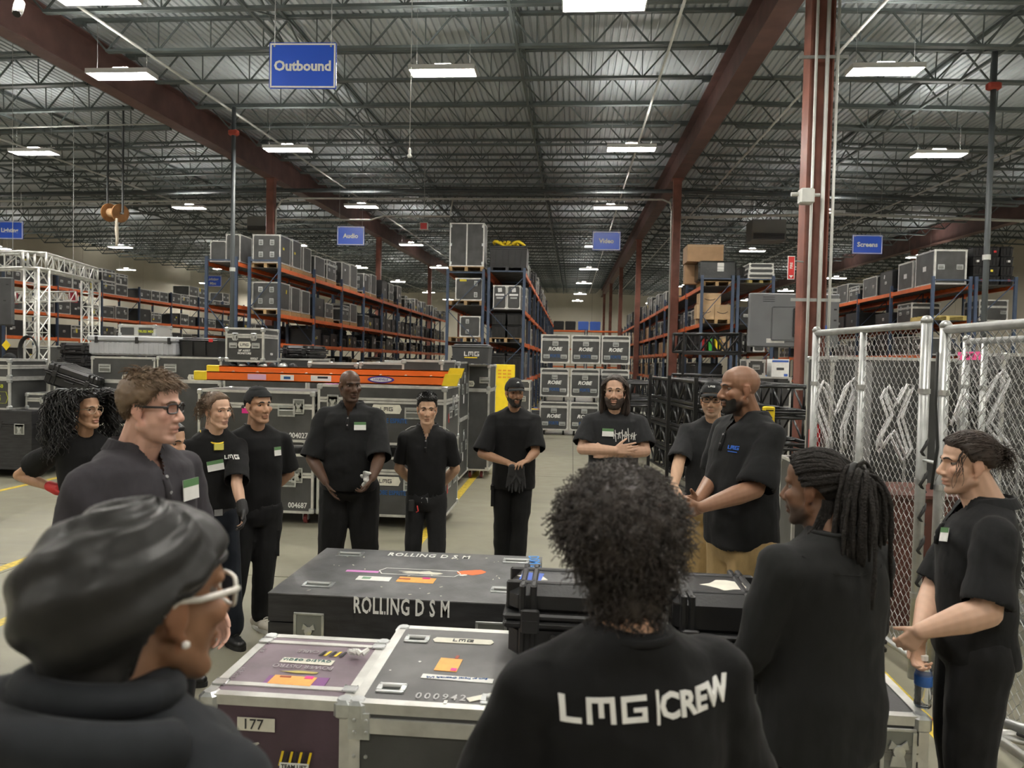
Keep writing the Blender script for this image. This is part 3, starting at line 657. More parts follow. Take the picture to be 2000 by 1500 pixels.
# ================================================================== PALLET RACKS AND WHAT STANDS ON THEM
R1 = rack('long orange and blue pallet rack along the left wall, three loaded shelves', -21.6, -20.6, 25.2, 2.8, 9, [1.35, 2.42, 3.38, 4.45], 5.0)
R2a = rack('orange and blue pallet rack loaded with audio cases, facing the left aisle', -9.45, -8.55, 20.9, 2.9, 10, [1.35, 2.25, 3.1, 4.45], 4.75)
R2b = rack('mostly empty orange and blue pallet rack backing onto the audio rack', -10.75, -9.85, 20.9, 2.9, 9, [1.4, 2.45, 3.35, 4.6], 4.75)
R3a = rack('left half of the double pallet rack in the middle of the hall', -3.72, -2.66, 21.6, 2.9, 9, [1.3, 2.42, 3.5, 4.5], 4.55)
R3b = rack('right half of the double pallet rack in the middle of the hall', -2.50, -1.46, 21.6, 2.9, 11, [1.3, 2.42, 3.38, 4.5], 4.6)
R4a = rack('pallet rack right of the middle aisle, cartons and wrapped goods at its near end', 3.72, 4.6, 22.0, 2.9, 12, [1.3, 2.3, 3.1, 4.2], 4.5)
R4b = rack('pallet rack behind the carton rack, low silver trunks on its top shelf', 4.75, 5.75, 22.0, 2.9, 9, [1.3, 2.3, 3.1, 4.3], 4.5)
R5a = rack('orange and blue pallet rack in the right bay below the Screens sign', 10.0, 11.0, 21.6, 2.7, 6, [1.3, 2.3, 3.28, 4.28], 4.5)
R5b = rack('pallet rack beside the right wall stacked with black totes', 11.15, 12.2, 21.6, 2.7, 6, [1.3, 2.3, 3.28, 4.28], 4.5)
R7 = rack('far pallet rack across the end of the middle aisle holding black and blue bins', -1.2, 0.0, 63.0, 2.9, 1, [1.5, 3.0, 4.55], 4.6)
R7.rotation_euler = (0, 0, -math.pi / 2); R7.location = (-1.9, 63.0, 0)
R7b = copy_tree(R7, loc=(1.2, 63.0, 0), label='far pallet rack across the aisle end, the right one of two')

GRID = {'left wall': (25.2, 2.8), 'audio': (20.9, 2.9), 'half-empty': (20.9, 2.9), 'middle': (21.6, 2.9), 'left middle': (21.6, 2.9), 'carton': (22.0, 2.9), 'Screens': (21.6, 2.7)}
def clear(rn, y, w):
    """first place at or after y where a load of width w misses the rack uprights"""
    g, b = GRID[rn]
    for i in range(14):
        e = g + i * b
        if y < e + .06 and y + w > e - .06: return e + .06
    return y
seenlab = {}
def uniq(s):
    seenlab[s] = seenlab.get(s, 0) + 1
    return s
YSTK = [mat('yellow_sticker', (.75, .62, .05), .5), mat('white_sticker', (.8, .8, .8), .5)]
def rackcase(kind, label, x, y, z, w, d, h, face, group, deco=True):
    """a case on a shelf; x,y = middle of its front bottom edge; face: which way the aisle lies ('f','r','l')"""
    rz = {'f': 0, 'r': math.pi / 2, 'l': -math.pi / 2}[face]
    if kind == 'flight_case':
        hd = [('f', -w * .27, h * .5, .16, .10), ('f', w * .27, h * .5, .16, .10)] if h < .9 and w > .5 else [('f', 0, h * .55, .16, .10)]
        lt = [('f', -w * .25, h * .78, .1, .12), ('f', w * .25, h * .78, .1, .12)] if rnd.random() < .4 and w > .5 else []
        c = fcase('flight_case', label, x, y, z, w, d, h, rz, lid=h * .25 if lt else 0, handles=hd, latches=lt, group=group, t=.032)
    elif kind == 'case_side':
        c = fcase('flight_case', label, x, y, z, w, d, h, rz, corners=True, handles=[('l', d * .3, h * .3, .13, .16), ('l', d * .3, h * .72, .13, .16), ('l', d * .7, h * .3, .13, .16), ('l', d * .7, h * .72, .13, .16)], group=group, t=.035)
    elif kind == 'storage_tote':
        c = tote('storage_tote', label, x, y, z, w, d, h, rz=rz, group=group)
    elif kind == 'equipment_chest':
        c = fcase('equipment_chest', label, x, y, z, w, d, h, rz, edge=mat('dark_edge', (.05, .05, .055), .4, .3), body=PLASTIC, handles=[('f', 0, h * .5, .14, .09)], group=group, cat='trunk')
    elif kind == 'cardboard_box':
        c = carton('cardboard_box', label, x, y, z, w, d, h, CARDL if rnd.random() < .5 else CARD, rz, group)
    if deco and kind in ('flight_case', 'storage_tote', 'equipment_chest', 'case_side') and rnd.random() < .55:
        patch(c, 'f', rnd.uniform(-.3, .3) * w, h * rnd.uniform(.3, .8), .12, .07 if rnd.random() < .6 else .22, rnd.choice(YSTK), rnd.choice([0, 0, 1.3]))
    return c
def fill(x, face, ya, yb, z, depth, kinds, wr, hr, rackname, level, gap=(.03, .12), stack=0.0, hmax=0.9, skip=0.0):
    """set cases side by side along a shelf whose open side is at x"""
    y = ya; k = 0; grp = f'cases on the {level} shelf of the {rackname} rack'
    while True:
        w = rnd.uniform(*wr)
        if y + w > yb: break
        y = clear(rackname, y, w)
        if y + w > yb: break
        if rnd.random() < skip: y += w * .7; continue
        kd = rnd.choice(kinds); h = min(rnd.uniform(*hr), hmax); dd = depth * rnd.uniform(.78, .97)
        nm = {'flight_case': 'black silver-edged flight case', 'storage_tote': 'black plastic tote', 'equipment_chest': 'plain black trunk', 'cardboard_box': 'brown carton', 'case_side': 'tall black silver-edged flight case'}[kd]
        xx = x + (-rnd.uniform(.0, .05) if face == 'r' else rnd.uniform(0, .05))
        rackcase(kd, f'{nm}, {ORD[k]} from the front, {level} shelf of the {rackname} rack', xx, y + w / 2, z + .004, w, dd, h, face, grp)
        if rnd.random() < stack:
            rackcase(kd, f'{nm} stacked over the {ORD[k]}, {level} shelf of the {rackname} rack', xx, y + w / 2, z + h + .006, w, dd, h * .95, face, grp)
        y += w + rnd.uniform(*gap); k += 1
FC, ST, TR, CB, CS = 'flight_case', 'storage_tote', 'equipment_chest', 'cardboard_box', 'case_side'
# left wall rack
fill(-20.6, 'r', 25.3, 50.0, 4.45, 1.0, [FC], (.72, .95), (.48, .56), 'left wall', 'top', (.02, .05), stack=.55)
fill(-20.6, 'r', 25.3, 50.0, 3.38, 1.0, [FC, FC, TR], (.72, .98), (.5, .62), 'left wall', 'second', (.02, .1))
fill(-20.6, 'r', 25.3, 50.0, 2.42, 1.0, [FC, FC, TR], (.75, 1.0), (.52, .64), 'left wall', 'third', (.02, .1))
fill(-20.6, 'r', 25.3, 40.0, 1.35, 1.0, [TR, ST], (.8, 1.1), (.5, .7), 'left wall', 'lowest', (.05, .2))
# audio rack: the near groups one by one, then fill
for i, (y, w, h, zz) in enumerate([(21.0, .78, .83, 0), (21.95, .72, .85, 0), (22.85, .70, .78, 0)]):
    pallet(-9.0, y - .05, 4.45, f'pale pallet under the {ORD[i]} tall case, top shelf of the audio rack', .86, .82)
    rackcase(CS, f'tall silver-edged case with yellow tape, {ORD[i]} on the top shelf of the audio rack', -8.57, y + w / 2, 4.59, w, .84, h, 'r', 'tall cases on the audio rack')
for i, (y, w, h) in enumerate([(21.0, .76, .80), (21.9, .72, .76), (22.75, .72, .74)]):
    pallet(-9.0, y - .05, 3.1, f'pale pallet under the {ORD[i]} tall case, second shelf of the audio rack', .86, .82)
    rackcase(CS, f'tall silver-edged case, {ORD[i]} on the second shelf of the audio rack', -8.57, y + w / 2, 3.24, w, .84, h, 'r', 'tall cases on the audio rack')
for (dx, wz, hz, lab) in ((-10.5, .62, .62, 'left one behind the tall cases'), (-10.05, .55, .82, 'right one behind the tall cases')):
    fcase('flight_case', f'silver-edged case on the audio rack end, {lab}', dx, 21.1, 4.62, wz * .8, .8, hz, group='tall cases on the audio rack')
def onpallets(x, face, ya, yb, z, rn, lv, kinds=(CS, FC, TR), hr=(.6, .85), wr=(.75, 1.0)):
    y = ya; k = 0
    while y + 1.0 < yb:
        w = rnd.uniform(*wr); h = rnd.uniform(*hr)
        y = clear(rn, y - .04, w + .08) + .04
        pallet(x - .45 if face == 'r' else x + .45, y - .03, z, f'wooden pallet, {ORD[k + 3]} from the near end, {lv} shelf of the {rn} rack', .86, w + .06)
        rackcase(rnd.choice(kinds), f'black case on a pallet, {ORD[k + 3]} from the near end, {lv} shelf of the {rn} rack', x - .03 if face == 'r' else x + .03, y + w / 2, z + .135, w, .84, h, face, f'palletised cases of the {rn} rack')
        y += w + rnd.uniform(.1, .3); k += 1
onpallets(-8.55, 'r', 23.95, 37.0, 4.45, 'audio', 'top', hr=(.65, .9))
fill(-8.57, 'r', 37.2, 49.6, 4.45, .98, [CS, TR, FC], (.5, .8), (.5, .7), 'audio', 'far top', (.02, .06))
onpallets(-8.55, 'r', 23.95, 29.5, 3.1, 'audio', 'second', hr=(.5, .75))
fill(-8.57, 'r', 29.7, 49.6, 3.1, .98, [FC, TR, ST, CS], (.6, .95), (.45, .68), 'audio', 'far second', (.05, .25))
fill(-8.57, 'r', 23.9, 49.6, 2.25, .95, [FC, ST, TR, TR], (.45, .8), (.3, .55), 'audio', 'third', (.05, .3))
fill(-8.57, 'r', 23.9, 49.6, 1.35, .95, [FC, ST, TR, CB], (.45, .8), (.35, .6), 'audio', 'lowest', (.05, .3))
fill(-9.85, 'r', 24.0, 40, 2.45, .9, [TR, ST], (.7, 1.1), (.4, .7), 'half-empty', 'third', (.1, .4))
fill(-9.85, 'r', 29.8, 44, 3.35, .9, [TR, ST], (.7, 1.1), (.4, .7), 'half-empty', 'second', (.1, .4))
MB().box(-10.7, 29.72, 4.6, -9.9, 32.3, 4.82).build('wrapped_bundle', mat('pale_green', (.22, .36, .24), .6), label='long pale green bundle lying on the half-empty left rack', cat='bundle')
# middle double rack, near end items facing the camera
pallet(-3.19, 21.65, 4.5, 'pallet under the tall double case on top of the middle rack', 1.02, .9)
t = fcase('flight_case', 'very tall black two-door case standing on top of the middle rack', -3.19, 21.7, 4.64, 1.03, .75, 1.28, t=.034, group='cases at the near end of the middle rack')
MB().box(-.018, -.004, .03, .018, .004, 1.25).build('door_joint', ALU, t)
for u in (-.32, .32):
    for v in (.1, .64, 1.18): onface('hinge', cached('hinge', lambda: MB().cbox(-.03, -.008, -.04, .03, 0, .04, .004).mesh('hinge', CHROME)), t, 1.03, .75, 1.28, 'f', u * 1.48, v)
pallet(-1.98, 21.65, 4.5, 'dark pallet under the black crate on top of the middle rack', 1.02, .9, m=PLASTIC)
t = tote('storage_crate', 'big black ribbed crate on top of the middle rack, yellow straps heaped in it', -1.95, 21.65, 4.64, 1.12, .95, .62, ribs=5, lidm=PLASTIC, cat='crate')
for i in range(7):
    a = rnd.uniform(0, 3); c = np.array([-2.25 + i * .1, 21.9 + rnd.uniform(-.1, .3), 5.27])
    pts = [c + (.16 * math.cos(a + q) * (1 - .4 * (i % 2)), .1 * math.sin(a + q), .05 + .09 * math.sin(q * 1.3 + i)) for q in np.linspace(0, 3.4, 7)]
    MB().tube(pts, [.03, .05, .045, .05, .045, .05, .03], 7).build('yellow_strap', YELLOW, smooth=True, label=f'crumpled yellow strap in the black crate on the middle rack, {ORD[i]} from the left', cat='strap', group='yellow straps in the crate')
pallet(-3.19, 21.65, 3.5, 'pallet under the case with a yellow sticker, left half of the middle rack', 1.0, .9)
t = fcase('flight_case', 'black case with four corner dishes and a yellow sticker, left half of the middle rack', -3.1, 21.7, 3.64, .82, .75, .66, handles=[('f', .2, .17, .1, .15), ('f', .2, .5, .1, .15)], group='cases at the near end of the middle rack', t=.034)
patch(t, 'f', -.18, .59, .2, .06, YSTK[0])
pallet(-3.19, 21.65, 2.42, 'pallet under the small square case, left half of the middle rack', 1.0, .9)
t = fcase('flight_case', 'smaller square black case with two side dishes, left half of the middle rack', -3.05, 21.7, 2.56, .62, .7, .62, handles=[('f', -.08, .16, .1, .13), ('f', -.08, .46, .1, .13)], group='cases at the near end of the middle rack', t=.034)
for i, u in enumerate((-2.18, -1.77)):
    t = fcase('flight_case', f'upright black case with pale labels, {("left", "right")[i]} of a pair, right half of the middle rack', u, 21.7, 3.4, .40, .7, .70, handles=[('f', 0, .33, .2, .05)], group='cases at the near end of the middle rack', t=.03)
    patch(t, 'f', 0, .56, .12, .12, YSTK[1], 0.1); patch(t, 'f', 0, .42, .26, .06, YSTK[1])
for k, (u, zz, hh) in enumerate([(-2.2, 2.56, .38), (-1.74, 2.56, .38), (-2.2, 2.95, .34), (-1.74, 2.95, .34)]):
    tote('storage_tote', f'black tote with white marks, {("lower left", "lower right", "upper left", "upper right")[k]} of four, right half of the middle rack', u, 21.7, zz, .44, .8, hh, group='totes at the near end of the middle rack')
pallet(-1.98, 21.65, 2.42, 'pallet under the four black totes, right half of the middle rack', 1.0, .9)
for k, u in enumerate((-2.2, -1.74)): tote('storage_tote', f'long black tote on the low shelf, {("left", "right")[k]} one, right half of the middle rack', u, 21.7, 1.304, .45, .9, .8, group='totes at the near end of the middle rack')
for k, u in enumerate((-3.4, -2.95)): tote('storage_tote', f'dark tote on the low shelf, {("left", "right")[k]} one, left half of the middle rack', u, 21.7, 1.304, .43, .9, .7, group='totes at the near end of the middle rack')
for z, lv in ((4.5, 'top'), (3.38, 'second'), (2.42, 'third'), (1.3, 'lowest')):
    fill(-1.48, 'r', 22.8, 44, z, .95, [CS, ST, TR, FC], (.6, 1.0), (.5, .95), 'middle', lv, (.05, .3), hmax=.85 if z < 4 else 1.0)
for z, lv in ((4.5, 'top'), (3.5, 'second')): fill(-3.70, 'l', 22.9, 32, z, .95, [FC, TR], (.7, 1.0), (.45, .6), 'left middle', lv, (.3, .8))
# carton rack right of the aisle
pallet(4.16, 22.05, 4.2, 'pallet under the big cartons on top of the carton rack', .84, 1.1)
carton('cardboard_box', 'big brown carton with pink marks, topmost on the carton rack', 3.85, 22.35, 4.945, 1.05, .9, .50, CARD)
carton('cardboard_box', 'tall brown carton behind the black wrapped load', 3.80, 22.9, 4.34, .9, .35, .6, CARD)
t = thing('wrapped_load', 'load in shiny black stretch wrap with a white sheet, top of the carton rack', 'wrapped load', (4.1, 22.1, 4.34))
MB().cbox(-.48, 0, 0, .62, .75, .60, .05).build('wrapped_body', WRAP, t); MB().box(.06, -.006, .28, .25, -.001, .54).build('paper_sheet', WHITE, t)
for i in range(7): MB().bar((-.485, -.004, .06 + i * .075), (.62, -.004, .06 + i * .075 + rnd.uniform(-.06, .06)), .012, .008).build('wrap_fold', WRAP, t)
pallet(4.16, 22.05, 3.1, 'pallet under the pale cartons, second shelf of the carton rack', .84, 1.1)
for k, (u, zz, w, h, l) in enumerate([(3.86, 3.24, .50, .42, 'lower left'), (4.36, 3.24, .46, .42, 'lower right'), (4.0, 3.66, .62, .34, 'upper')]):
    t = carton('cardboard_box', f'pale carton printed with a curved arrow, {l} of three on the carton rack', u, 22.1 + .05 * k, zz, w, .5, h, CARDL, group='printed cartons')
    MB().tube([(-.16, -.004, h * .5), (-.08, -.004, h * .42), (.0, -.004, h * .39), (.08, -.004, h * .42), (.15, -.004, h * .52)], .009, 5).build('printed_arrow', mat('dark_ink', (.03, .03, .035), .6), t)
t = carton('cardboard_box', 'open pale carton on the lower shelf of the carton rack', 4.5, 22.2, 2.3, .24, .5, .4, CARDL)
for k, (u, m_, l) in enumerate([(3.85, RED, 'red'), (4.05, GREENT, 'green'), (4.25, YELLOW, 'yellow')]):
    tote('storage_bin', f'small {l} bin on the lower shelf of the carton rack', u, 22.1, 2.3, .17, .5, .36, body=m_, ribs=1, cat='bin', group='coloured bins')
fill(3.74, 'l', 23.3, 30.0, 4.2, .95, [CB, ST], (.6, .9), (.4, .6), 'carton', 'near top', (.3, .8), skip=.4)
fill(3.74, 'l', 30.2, 55.0, 4.2, .95, [FC, CS, TR], (.7, 1.1), (.6, 1.1), 'carton', 'far top', (.05, .4), hmax=1.1)
for z, lv in ((3.1, 'second'), (2.3, 'third'), (1.3, 'lowest')): fill(3.74, 'l', 23.3, 50, z, .95, [FC, TR, ST, CB], (.6, 1.0), (.4, .66), 'carton', lv, (.05, .3))
pallet(5.42, 22.05, 4.3, 'yellow pallet under the low silver trunks', .7, 1.1, m=mat('pale_yellow_wood', (.62, .5, .18), .7))
for k in range(3):
    t = fcase('equipment_chest', f'low grey silver-lidded trunk, {("lowest", "middle", "topmost")[k]} of three strapped together above the carton rack', 5.42, 22.1, 4.435 + k * .15, .75 - .03 * k, .8, .145, body=DKGREY, cat='trunk', group='low trunks')
for k in range(2): tote('storage_tote', f'black tote beside the strapped trunks, {("lower", "upper")[k]} one', 4.90, 22.2, 4.30 + k * .24, .2, .6, .24, group='totes by the trunks')
for z, lv in ((3.1, 'second'), (2.3, 'third'), (1.3, 'lowest')):
    for k in range(2): rackcase(rnd.choice([TR, ST, FC]), f'black case at the near end of the trunk rack, {lv} shelf, {ORD[k]} from the left', 5.02 + k * .4, 22.1, z, .33, .7, .5, 'f', 'cases at the near end of the trunk rack')
# screens racks
for i, (y, w, h) in enumerate([(21.7, 1.15, .98), (23.0, 1.0, .85)]):
    t = fcase('flight_case', f'huge black silver-edged screen case, {("nearest", "second")[i]} on top of the Screens rack', 10.5, y, 4.284, .88, w, h, 0, handles=[('f', -.25, h * .5, .18, .14), ('f', .25, h * .5, .18, .14)], t=.05, group='screen cases on the right rack')
    patch(t, 'l', w * .5, h * .5, .2, .14, YSTK[1])
fill(10.0, 'l', 24.2, 37.5, 4.28, .95, [FC, TR, FC], (.8, 1.2), (.45, .75), 'Screens', 'top', (.1, .4))
pallet(10.5, 21.72, 3.28, 'yellow pallet on the second shelf of the Screens rack', 1.0, 1.2, m=mat('pale_yellow_wood', (.62, .5, .18), .7))
fill(10.02, 'l', 23.0, 37, 3.28, .95, [TR, ST, FC], (.8, 1.3), (.35, .6), 'Screens', 'second', (.05, .3))
fill(10.02, 'l', 21.8, 37, 2.3, .95, [TR, ST, FC], (.8, 1.3), (.45, .7), 'Screens', 'third', (.05, .3))
for c in range(4):
    for k in range(4):
        t = tote('storage_tote', f'black tote beside the right wall, {("left", "second", "third", "right")[c]} stack, {("lowest", "second", "third", "topmost")[k]} of four', 10.95 + c * .37, 21.75 + .02 * k + (.9 if c == 0 else 0), 4.3 + k * .27, .36, .6, .27, group='black totes stacked beside the right wall')
        if (c + k) % 2: patch(t, 'f', rnd.uniform(-.08, .08), .12, .1, .06, rnd.choice(YSTK + [RED]))
fcase('flight_case', 'wide black silver-edged case lettered in white, right end of the Screens rack', 11.75, 21.8, 3.284, .78, .8, .6, lid=.2, handles=[('f', -.27, .25, .17, .1), ('f', .27, .25, .17, .1)], t=.035)
# far cross rack bins
for k, (u, m_, l) in enumerate([(-1.35, PLASTIC, 'left black'), (-.35, PLASTIC, 'right black'), (.75, BLUEBIN, 'left blue'), (1.75, BLUEBIN, 'right blue')]):
    tote('storage_bin', f'{l} bin on the far rack across the aisle end', u + .1, 63.1, 4.6, .92, .9, .72, body=m_, cat='bin', group='bins on the far rack')
# narrow floor goods seen between the racks
for k in range(16):
    px = rnd.choice([(600, 690), (560, 640), (1020, 1046), (1232, 1300)]); Y = rnd.uniform(19.5, 21.2) if px[0] < 1000 else rnd.uniform(20, 21.5)
    x = aty(rnd.uniform(*px), 700, Y)[0]
    m_ = rnd.choice([PLASTIC, BLUEBIN, YELLOW, RED, DKGREY])
    nm = {'black_plastic': 'black', 'blue_bin': 'blue', 'yellow_plastic': 'yellow', 'red_plastic': 'red', 'dark_grey_plastic': 'grey'}[m_.name]
    tote('storage_bin', f'{nm} bin on the floor before the racks, at {"left" if x < -3 else "middle" if x < 1 else "right"}, {ORD[k]} of a scatter', x, Y, 0, .5, .4, rnd.uniform(.4, .6), body=m_, cat='bin', group='bins before the racks')
# ================================================================== CASES AND GEAR IN THE MIDDLE DISTANCE
def pxcase(name, label, px0, py0, px1, py1, Y, d, z0=None, **kw):
    xa, xb, za, zb = frontrect(px0, py0, px1, py1, Y)
    if z0 is not None: za = z0
    return fcase(name, label, (xa + xb) / 2, Y, za, xb - xa, d, zb - za, **kw)
# two stacks in front (white stencilled numbers)
Y = 8.0
xa, xb, za, zb = frontrect(385, 898, 612, 1022, Y); W = xb - xa; cx = (xa + xb) / 2; HB = zb
c1 = fcase('flight_case', 'grey-black flight case stencilled 004687 on red casters, lower of the left stack', cx, Y, 0, W, .80, .80, lid=.24, casters=True, near=True, handles=[('f', W * .5 - .30, .36), ('f', -W * .25, .36)], latches=[('f', W * .5 - .19, .43), ('f', -W * .3, .43)], group='numbered flight cases')
case_text(c1, 'f', W * .5 - .18, .09, '004687', .085, bold=.02, xs=.85, name='stencil_lettering')
c2 = fcase('flight_case', 'grey-black flight case stencilled 004027, upper of the left stack, behind the backward cap', cx, Y, .80, W, .80, .70, lid=.17, casters=True, near=True, handles=[('f', W * .5 - .32, .35), ('f', -W * .28, .35)], latches=[('f', W * .5 - .18, .40), ('f', -W * .33, .40)], group='numbered flight cases')
case_text(c2, 'f', W * .5 - .18, .075, '004027', .085, bold=.02, xs=.85, name='stencil_lettering'); patch(c2, 'f', -.05, .34, .22, .06, MAGENTA)
xa2, xb2, _, _ = frontrect(618, 898, 868, 1022, Y); W2 = xb2 - xa2; cx2 = (xa2 + xb2) / 2
for k, (z, h, lab) in enumerate([(0, .80, 'lower'), (.80, .79, 'upper')]):
    c = fcase('flight_case', f'silver-edged flight case with cream company plate and blue lettering, {lab} of the right stack', cx2, Y, z, W2, .95, h, lid=.17, casters=True, near=True, handles=[('f', W2 * .5 - .36, .36), ('f', -W2 * .30, .36), ('r', .3, .36), ('r', .7, .36)], latches=[('f', W2 * .5 - .16, .46), ('f', -W2 * .38, .46), ('r', .48, .46)], group='plated flight cases')
    lmg_plate(c, 'f', 0.06, .40, .34, .10); case_text(c, 'f', .12, .27, 'ROBE ESPRITE', .07, BLUEINK, bold=.02, xs=.8); case_text(c, 'f', W2 * .5 - .18, .07, '004691' if k == 0 else '004310', .08, bold=.02, xs=.85) if k == 0 else None
    patch(c, 'r', .75, .5, .12, .09, YSTK[1]); patch(c, 'r', .2, .3, .05, .10, RED)
patch(c, 't', -W2 * .36, .15, .3, .16, LILAC, .5)
# columns of cases going back along the lane
for k, (ya, z, w, d, h, lab) in enumerate([(9.15, 0, .52, 1.05, 1.02, 'lower case of the second stack along the lane'), (9.15, 1.02, .52, 1.0, .86, 'tall upper case of the second stack along the lane, behind the ladder end'),
                                           (10.55, 0, 1.1, 1.0, 1.0, 'lower case of the third stack along the lane'), (10.55, 1.0, 1.1, 1.0, .86, 'upper case of the third stack along the lane')]):
    c = fcase('flight_case', f'black silver-edged {lab}', -1.62 - w / 2, ya, z, w, d, h, casters=z == 0, near=True, handles=[('r', .3, .45, .13, .16), ('r', .75, .45, .13, .16), ('f', .1, .5)], latches=[('r', .5, .62)], group='cases along the lane')
    patch(c, 'r', .45, .3, .08, .13, YSTK[1])
for k, (px0, px1) in enumerate([(601, 698), (701, 795)]):
    pxcase('flight_case', f'long silver-edged case behind the orange ladder, {("left", "right")[k]} of two', px0, 708, px1, 812, 9.6, .9, near=True, group='long cases behind the ladder')
    xa, xb, za, zb = frontrect(px0, 708, px1, 812, 9.6)
    fcase('flight_case', f'silver-edged case under the long case behind the ladder, {("left", "right")[k]} one', (xa + xb) / 2, 9.6, 0, xb - xa, .9, za, casters=True, group='long cases behind the ladder')
c = fcase('flight_case', 'dark case with silver edges and red casters by the yellow lane line', -1.95, 12.0, 0, .66, .9, .95, casters=True, near=True, handles=[('f', 0, .5)], latches=[('r', .45, .6)], wheel=RED)
c = fcase('flight_case', 'dark square case on casters further along the yellow lane line', -1.95, 13.2, 0, .66, .9, 1.15, casters=True, near=True, handles=[('f', 0, .6)], wheel=RED)
c = pxcase('flight_case', 'black case with cream plate and one dish handle above the lane cases', 905, 712, 957, 762, 11.6, .9, near=True, handles=[('f', .13, .16, .17, .1)]); lmg_plate(c, 'f', -.12, .1, .18, .09)
fcase('flight_case', 'tall black case under the plated case above the lane', c.location.x, 11.6, 0, c['_dim'][0], .9, c.location.z, casters=True)
b = MB()
for i in range(5):
    q = np.array((-1.95 + .05 * i, 12.2 + .1 * i, .98 + .03 * (i % 3)))
    b.tube([q + (-.25, 0, 0), q + (-.1, -.08, .06), q + (.05, .06, .04), q + (.24, -.04, 0)], [.03, .06, .05, .02], 8)
b.build('black_cloth', RUBBER, smooth=True, label='crumpled black cloth lying on the dark case by the lane', cat='cloth')
c = tote('storage_tote', 'big grey-black tote with white company letters and a yellow underline, on the lane cases', *(lambda r: ((r[0] + r[1]) / 2, 11.3, r[2]))(frontrect(880, 672, 957, 710, 11.3)), .60, .55, .30, body=DKGREY, ribs=0)
put_mesh_text('lettering', lmg_mesh(.07), WHITE, c, (0.02, .012, .15)); MB().box(-.09, -.0, .085, .11, .006, .10).build('yellow_underline', YELLOW, c)
pxcase('flight_case', 'black case under the big tote with company letters', 878, 711, 905, 800, 11.3, .6, near=True)
# orange ladder on top of the stacks
t = thing('extension_ladder', 'long orange ladder with yellow end caps lying on its side across the case tops', 'ladder', (-4.35, 8.25, 1.592))
L = 3.0
for k, (yy, zz, hh) in enumerate([(0.0, 0.0, .105), (.30, .085, .085)]):
    b = MB(); b.box(.1, yy, zz, L - .1, yy + .012, zz + hh); b.box(.1, yy, zz, L - .1, yy + .045, zz + .012); b.box(.1, yy, zz + hh - .012, L - .1, yy + .045, zz + hh); b.build('rail', LORANGE, t)
    MB().cbox(-.04, yy - .006, zz - .0, .12, yy + .055, zz + hh + .004, .008).build('end_cap', YELLOW, t); MB().prism([(L - .12, yy - .006, zz), (L + .05, yy - .006, zz), (L + .09, yy - .006, zz + hh + .03), (L - .08, yy - .006, zz + hh + .03)], (0, .06, 0)).build('end_cap', YELLOW, t)
for i in range(9): MB().cyl((.3 + i * .3, .03, .05), (.3 + i * .3, .32, .10), .016, 8).build('rung', ALU, t)
for (u, w_, m_, s) in ((.72, .22, mat('pale_lilac', (.75, .45, .65), .5), None), (1.08, .16, WHITE, None), (1.48, .24, WHITE, None)):
    MB().box(u - w_ / 2, -.0025, .02, u + w_ / 2, -.001, .085).build('sticker', m_, t)
MB().box(1.04, -.004, .035, 1.12, -.0024, .065).build('sticker_print', BLUEINK, t); MB().box(1.44, -.004, .05, 1.56, -.0024, .075).build('sticker_print', mat('dark_ink', (.03, .03, .035), .6), t)
b = MB(); b.lathe((2.18, -.003, .055), [(0, -.002), (.155, -.002), (.155, .001), (0, .001)], 28, 0, (0, 1, 0)); b.v = [(p[0], p[1], .055 + (p[2] - .055) * .25) for p in b.v]; b.build('brand_oval', mat('deep_violet', (.06, .03, .28), .4), t)
b = MB(); b.lathe((2.18, -.005, .055), [(0, -.002), (.125, -.002), (.125, .001), (0, .001)], 28, 0, (0, 1, 0)); b.v = [(p[0], p[1], .055 + (p[2] - .055) * .2) for p in b.v]; b.build('brand_oval', WHITE, t)
letter('LOUISVILLE', .034, mat('deep_violet', (0, 0, 0)), t, (2.18, -.009, .055), bold=.02)
# fixture cases three by three
robe_labels = [['left', 'middle', 'right'], ['bottom', 'middle', 'top']]
for r in range(3):
    for k, (p0, p1) in enumerate([(1055, 1111), (1114, 1171), (1173, 1229)]):
        Yr_ = 18.9; xa, xb, _, _ = frontrect(p0, 700, p1, 800, Yr_); wv = xb - xa; hv = .86; z = r * hv
        c = fcase('flight_case', f'black fixture case with white and blue lettering, {robe_labels[1][r]} row, {robe_labels[0][k]} column of nine', (xa + xb) / 2, Yr_ + .02 * ((r + k) % 2), z, wv, .75, hv, lid=.13, casters=True, handles=[('f', 0, .50, .15, .11), ('f', -wv * .3, .17, .16, .10), ('f', wv * .3, .17, .16, .10)], t=.034, group='fixture cases stacked three by three', wheel=RUBBER)
        case_text(c, 'f', -.01, .36, 'ROBE', .125, bold=.035, shear=.25, xs=1.1); case_text(c, 'f', 0, .18, 'FORTE', .11, BLUEINK, bold=.02, xs=.75)
for k in range(2): fcase('flight_case', f'low black case with pale label right of the fixture cases, {("left", "right")[k]} one', 2.0 + k * .95, 18.6, 0, .9, .8, .95, lid=.3, casters=True, handles=[('f', 0, .35)], group='low cases right of the fixture stack')
for k in range(2): fcase('flight_case', f'low black case with pale label left of the fixture cases, {("lower", "upper")[k]} one', -1.35, 16.9, k * .72, .8, .7, .72, lid=.2, casters=k == 0, handles=[('f', .2, .3)], group='low cases left of the fixture stack')
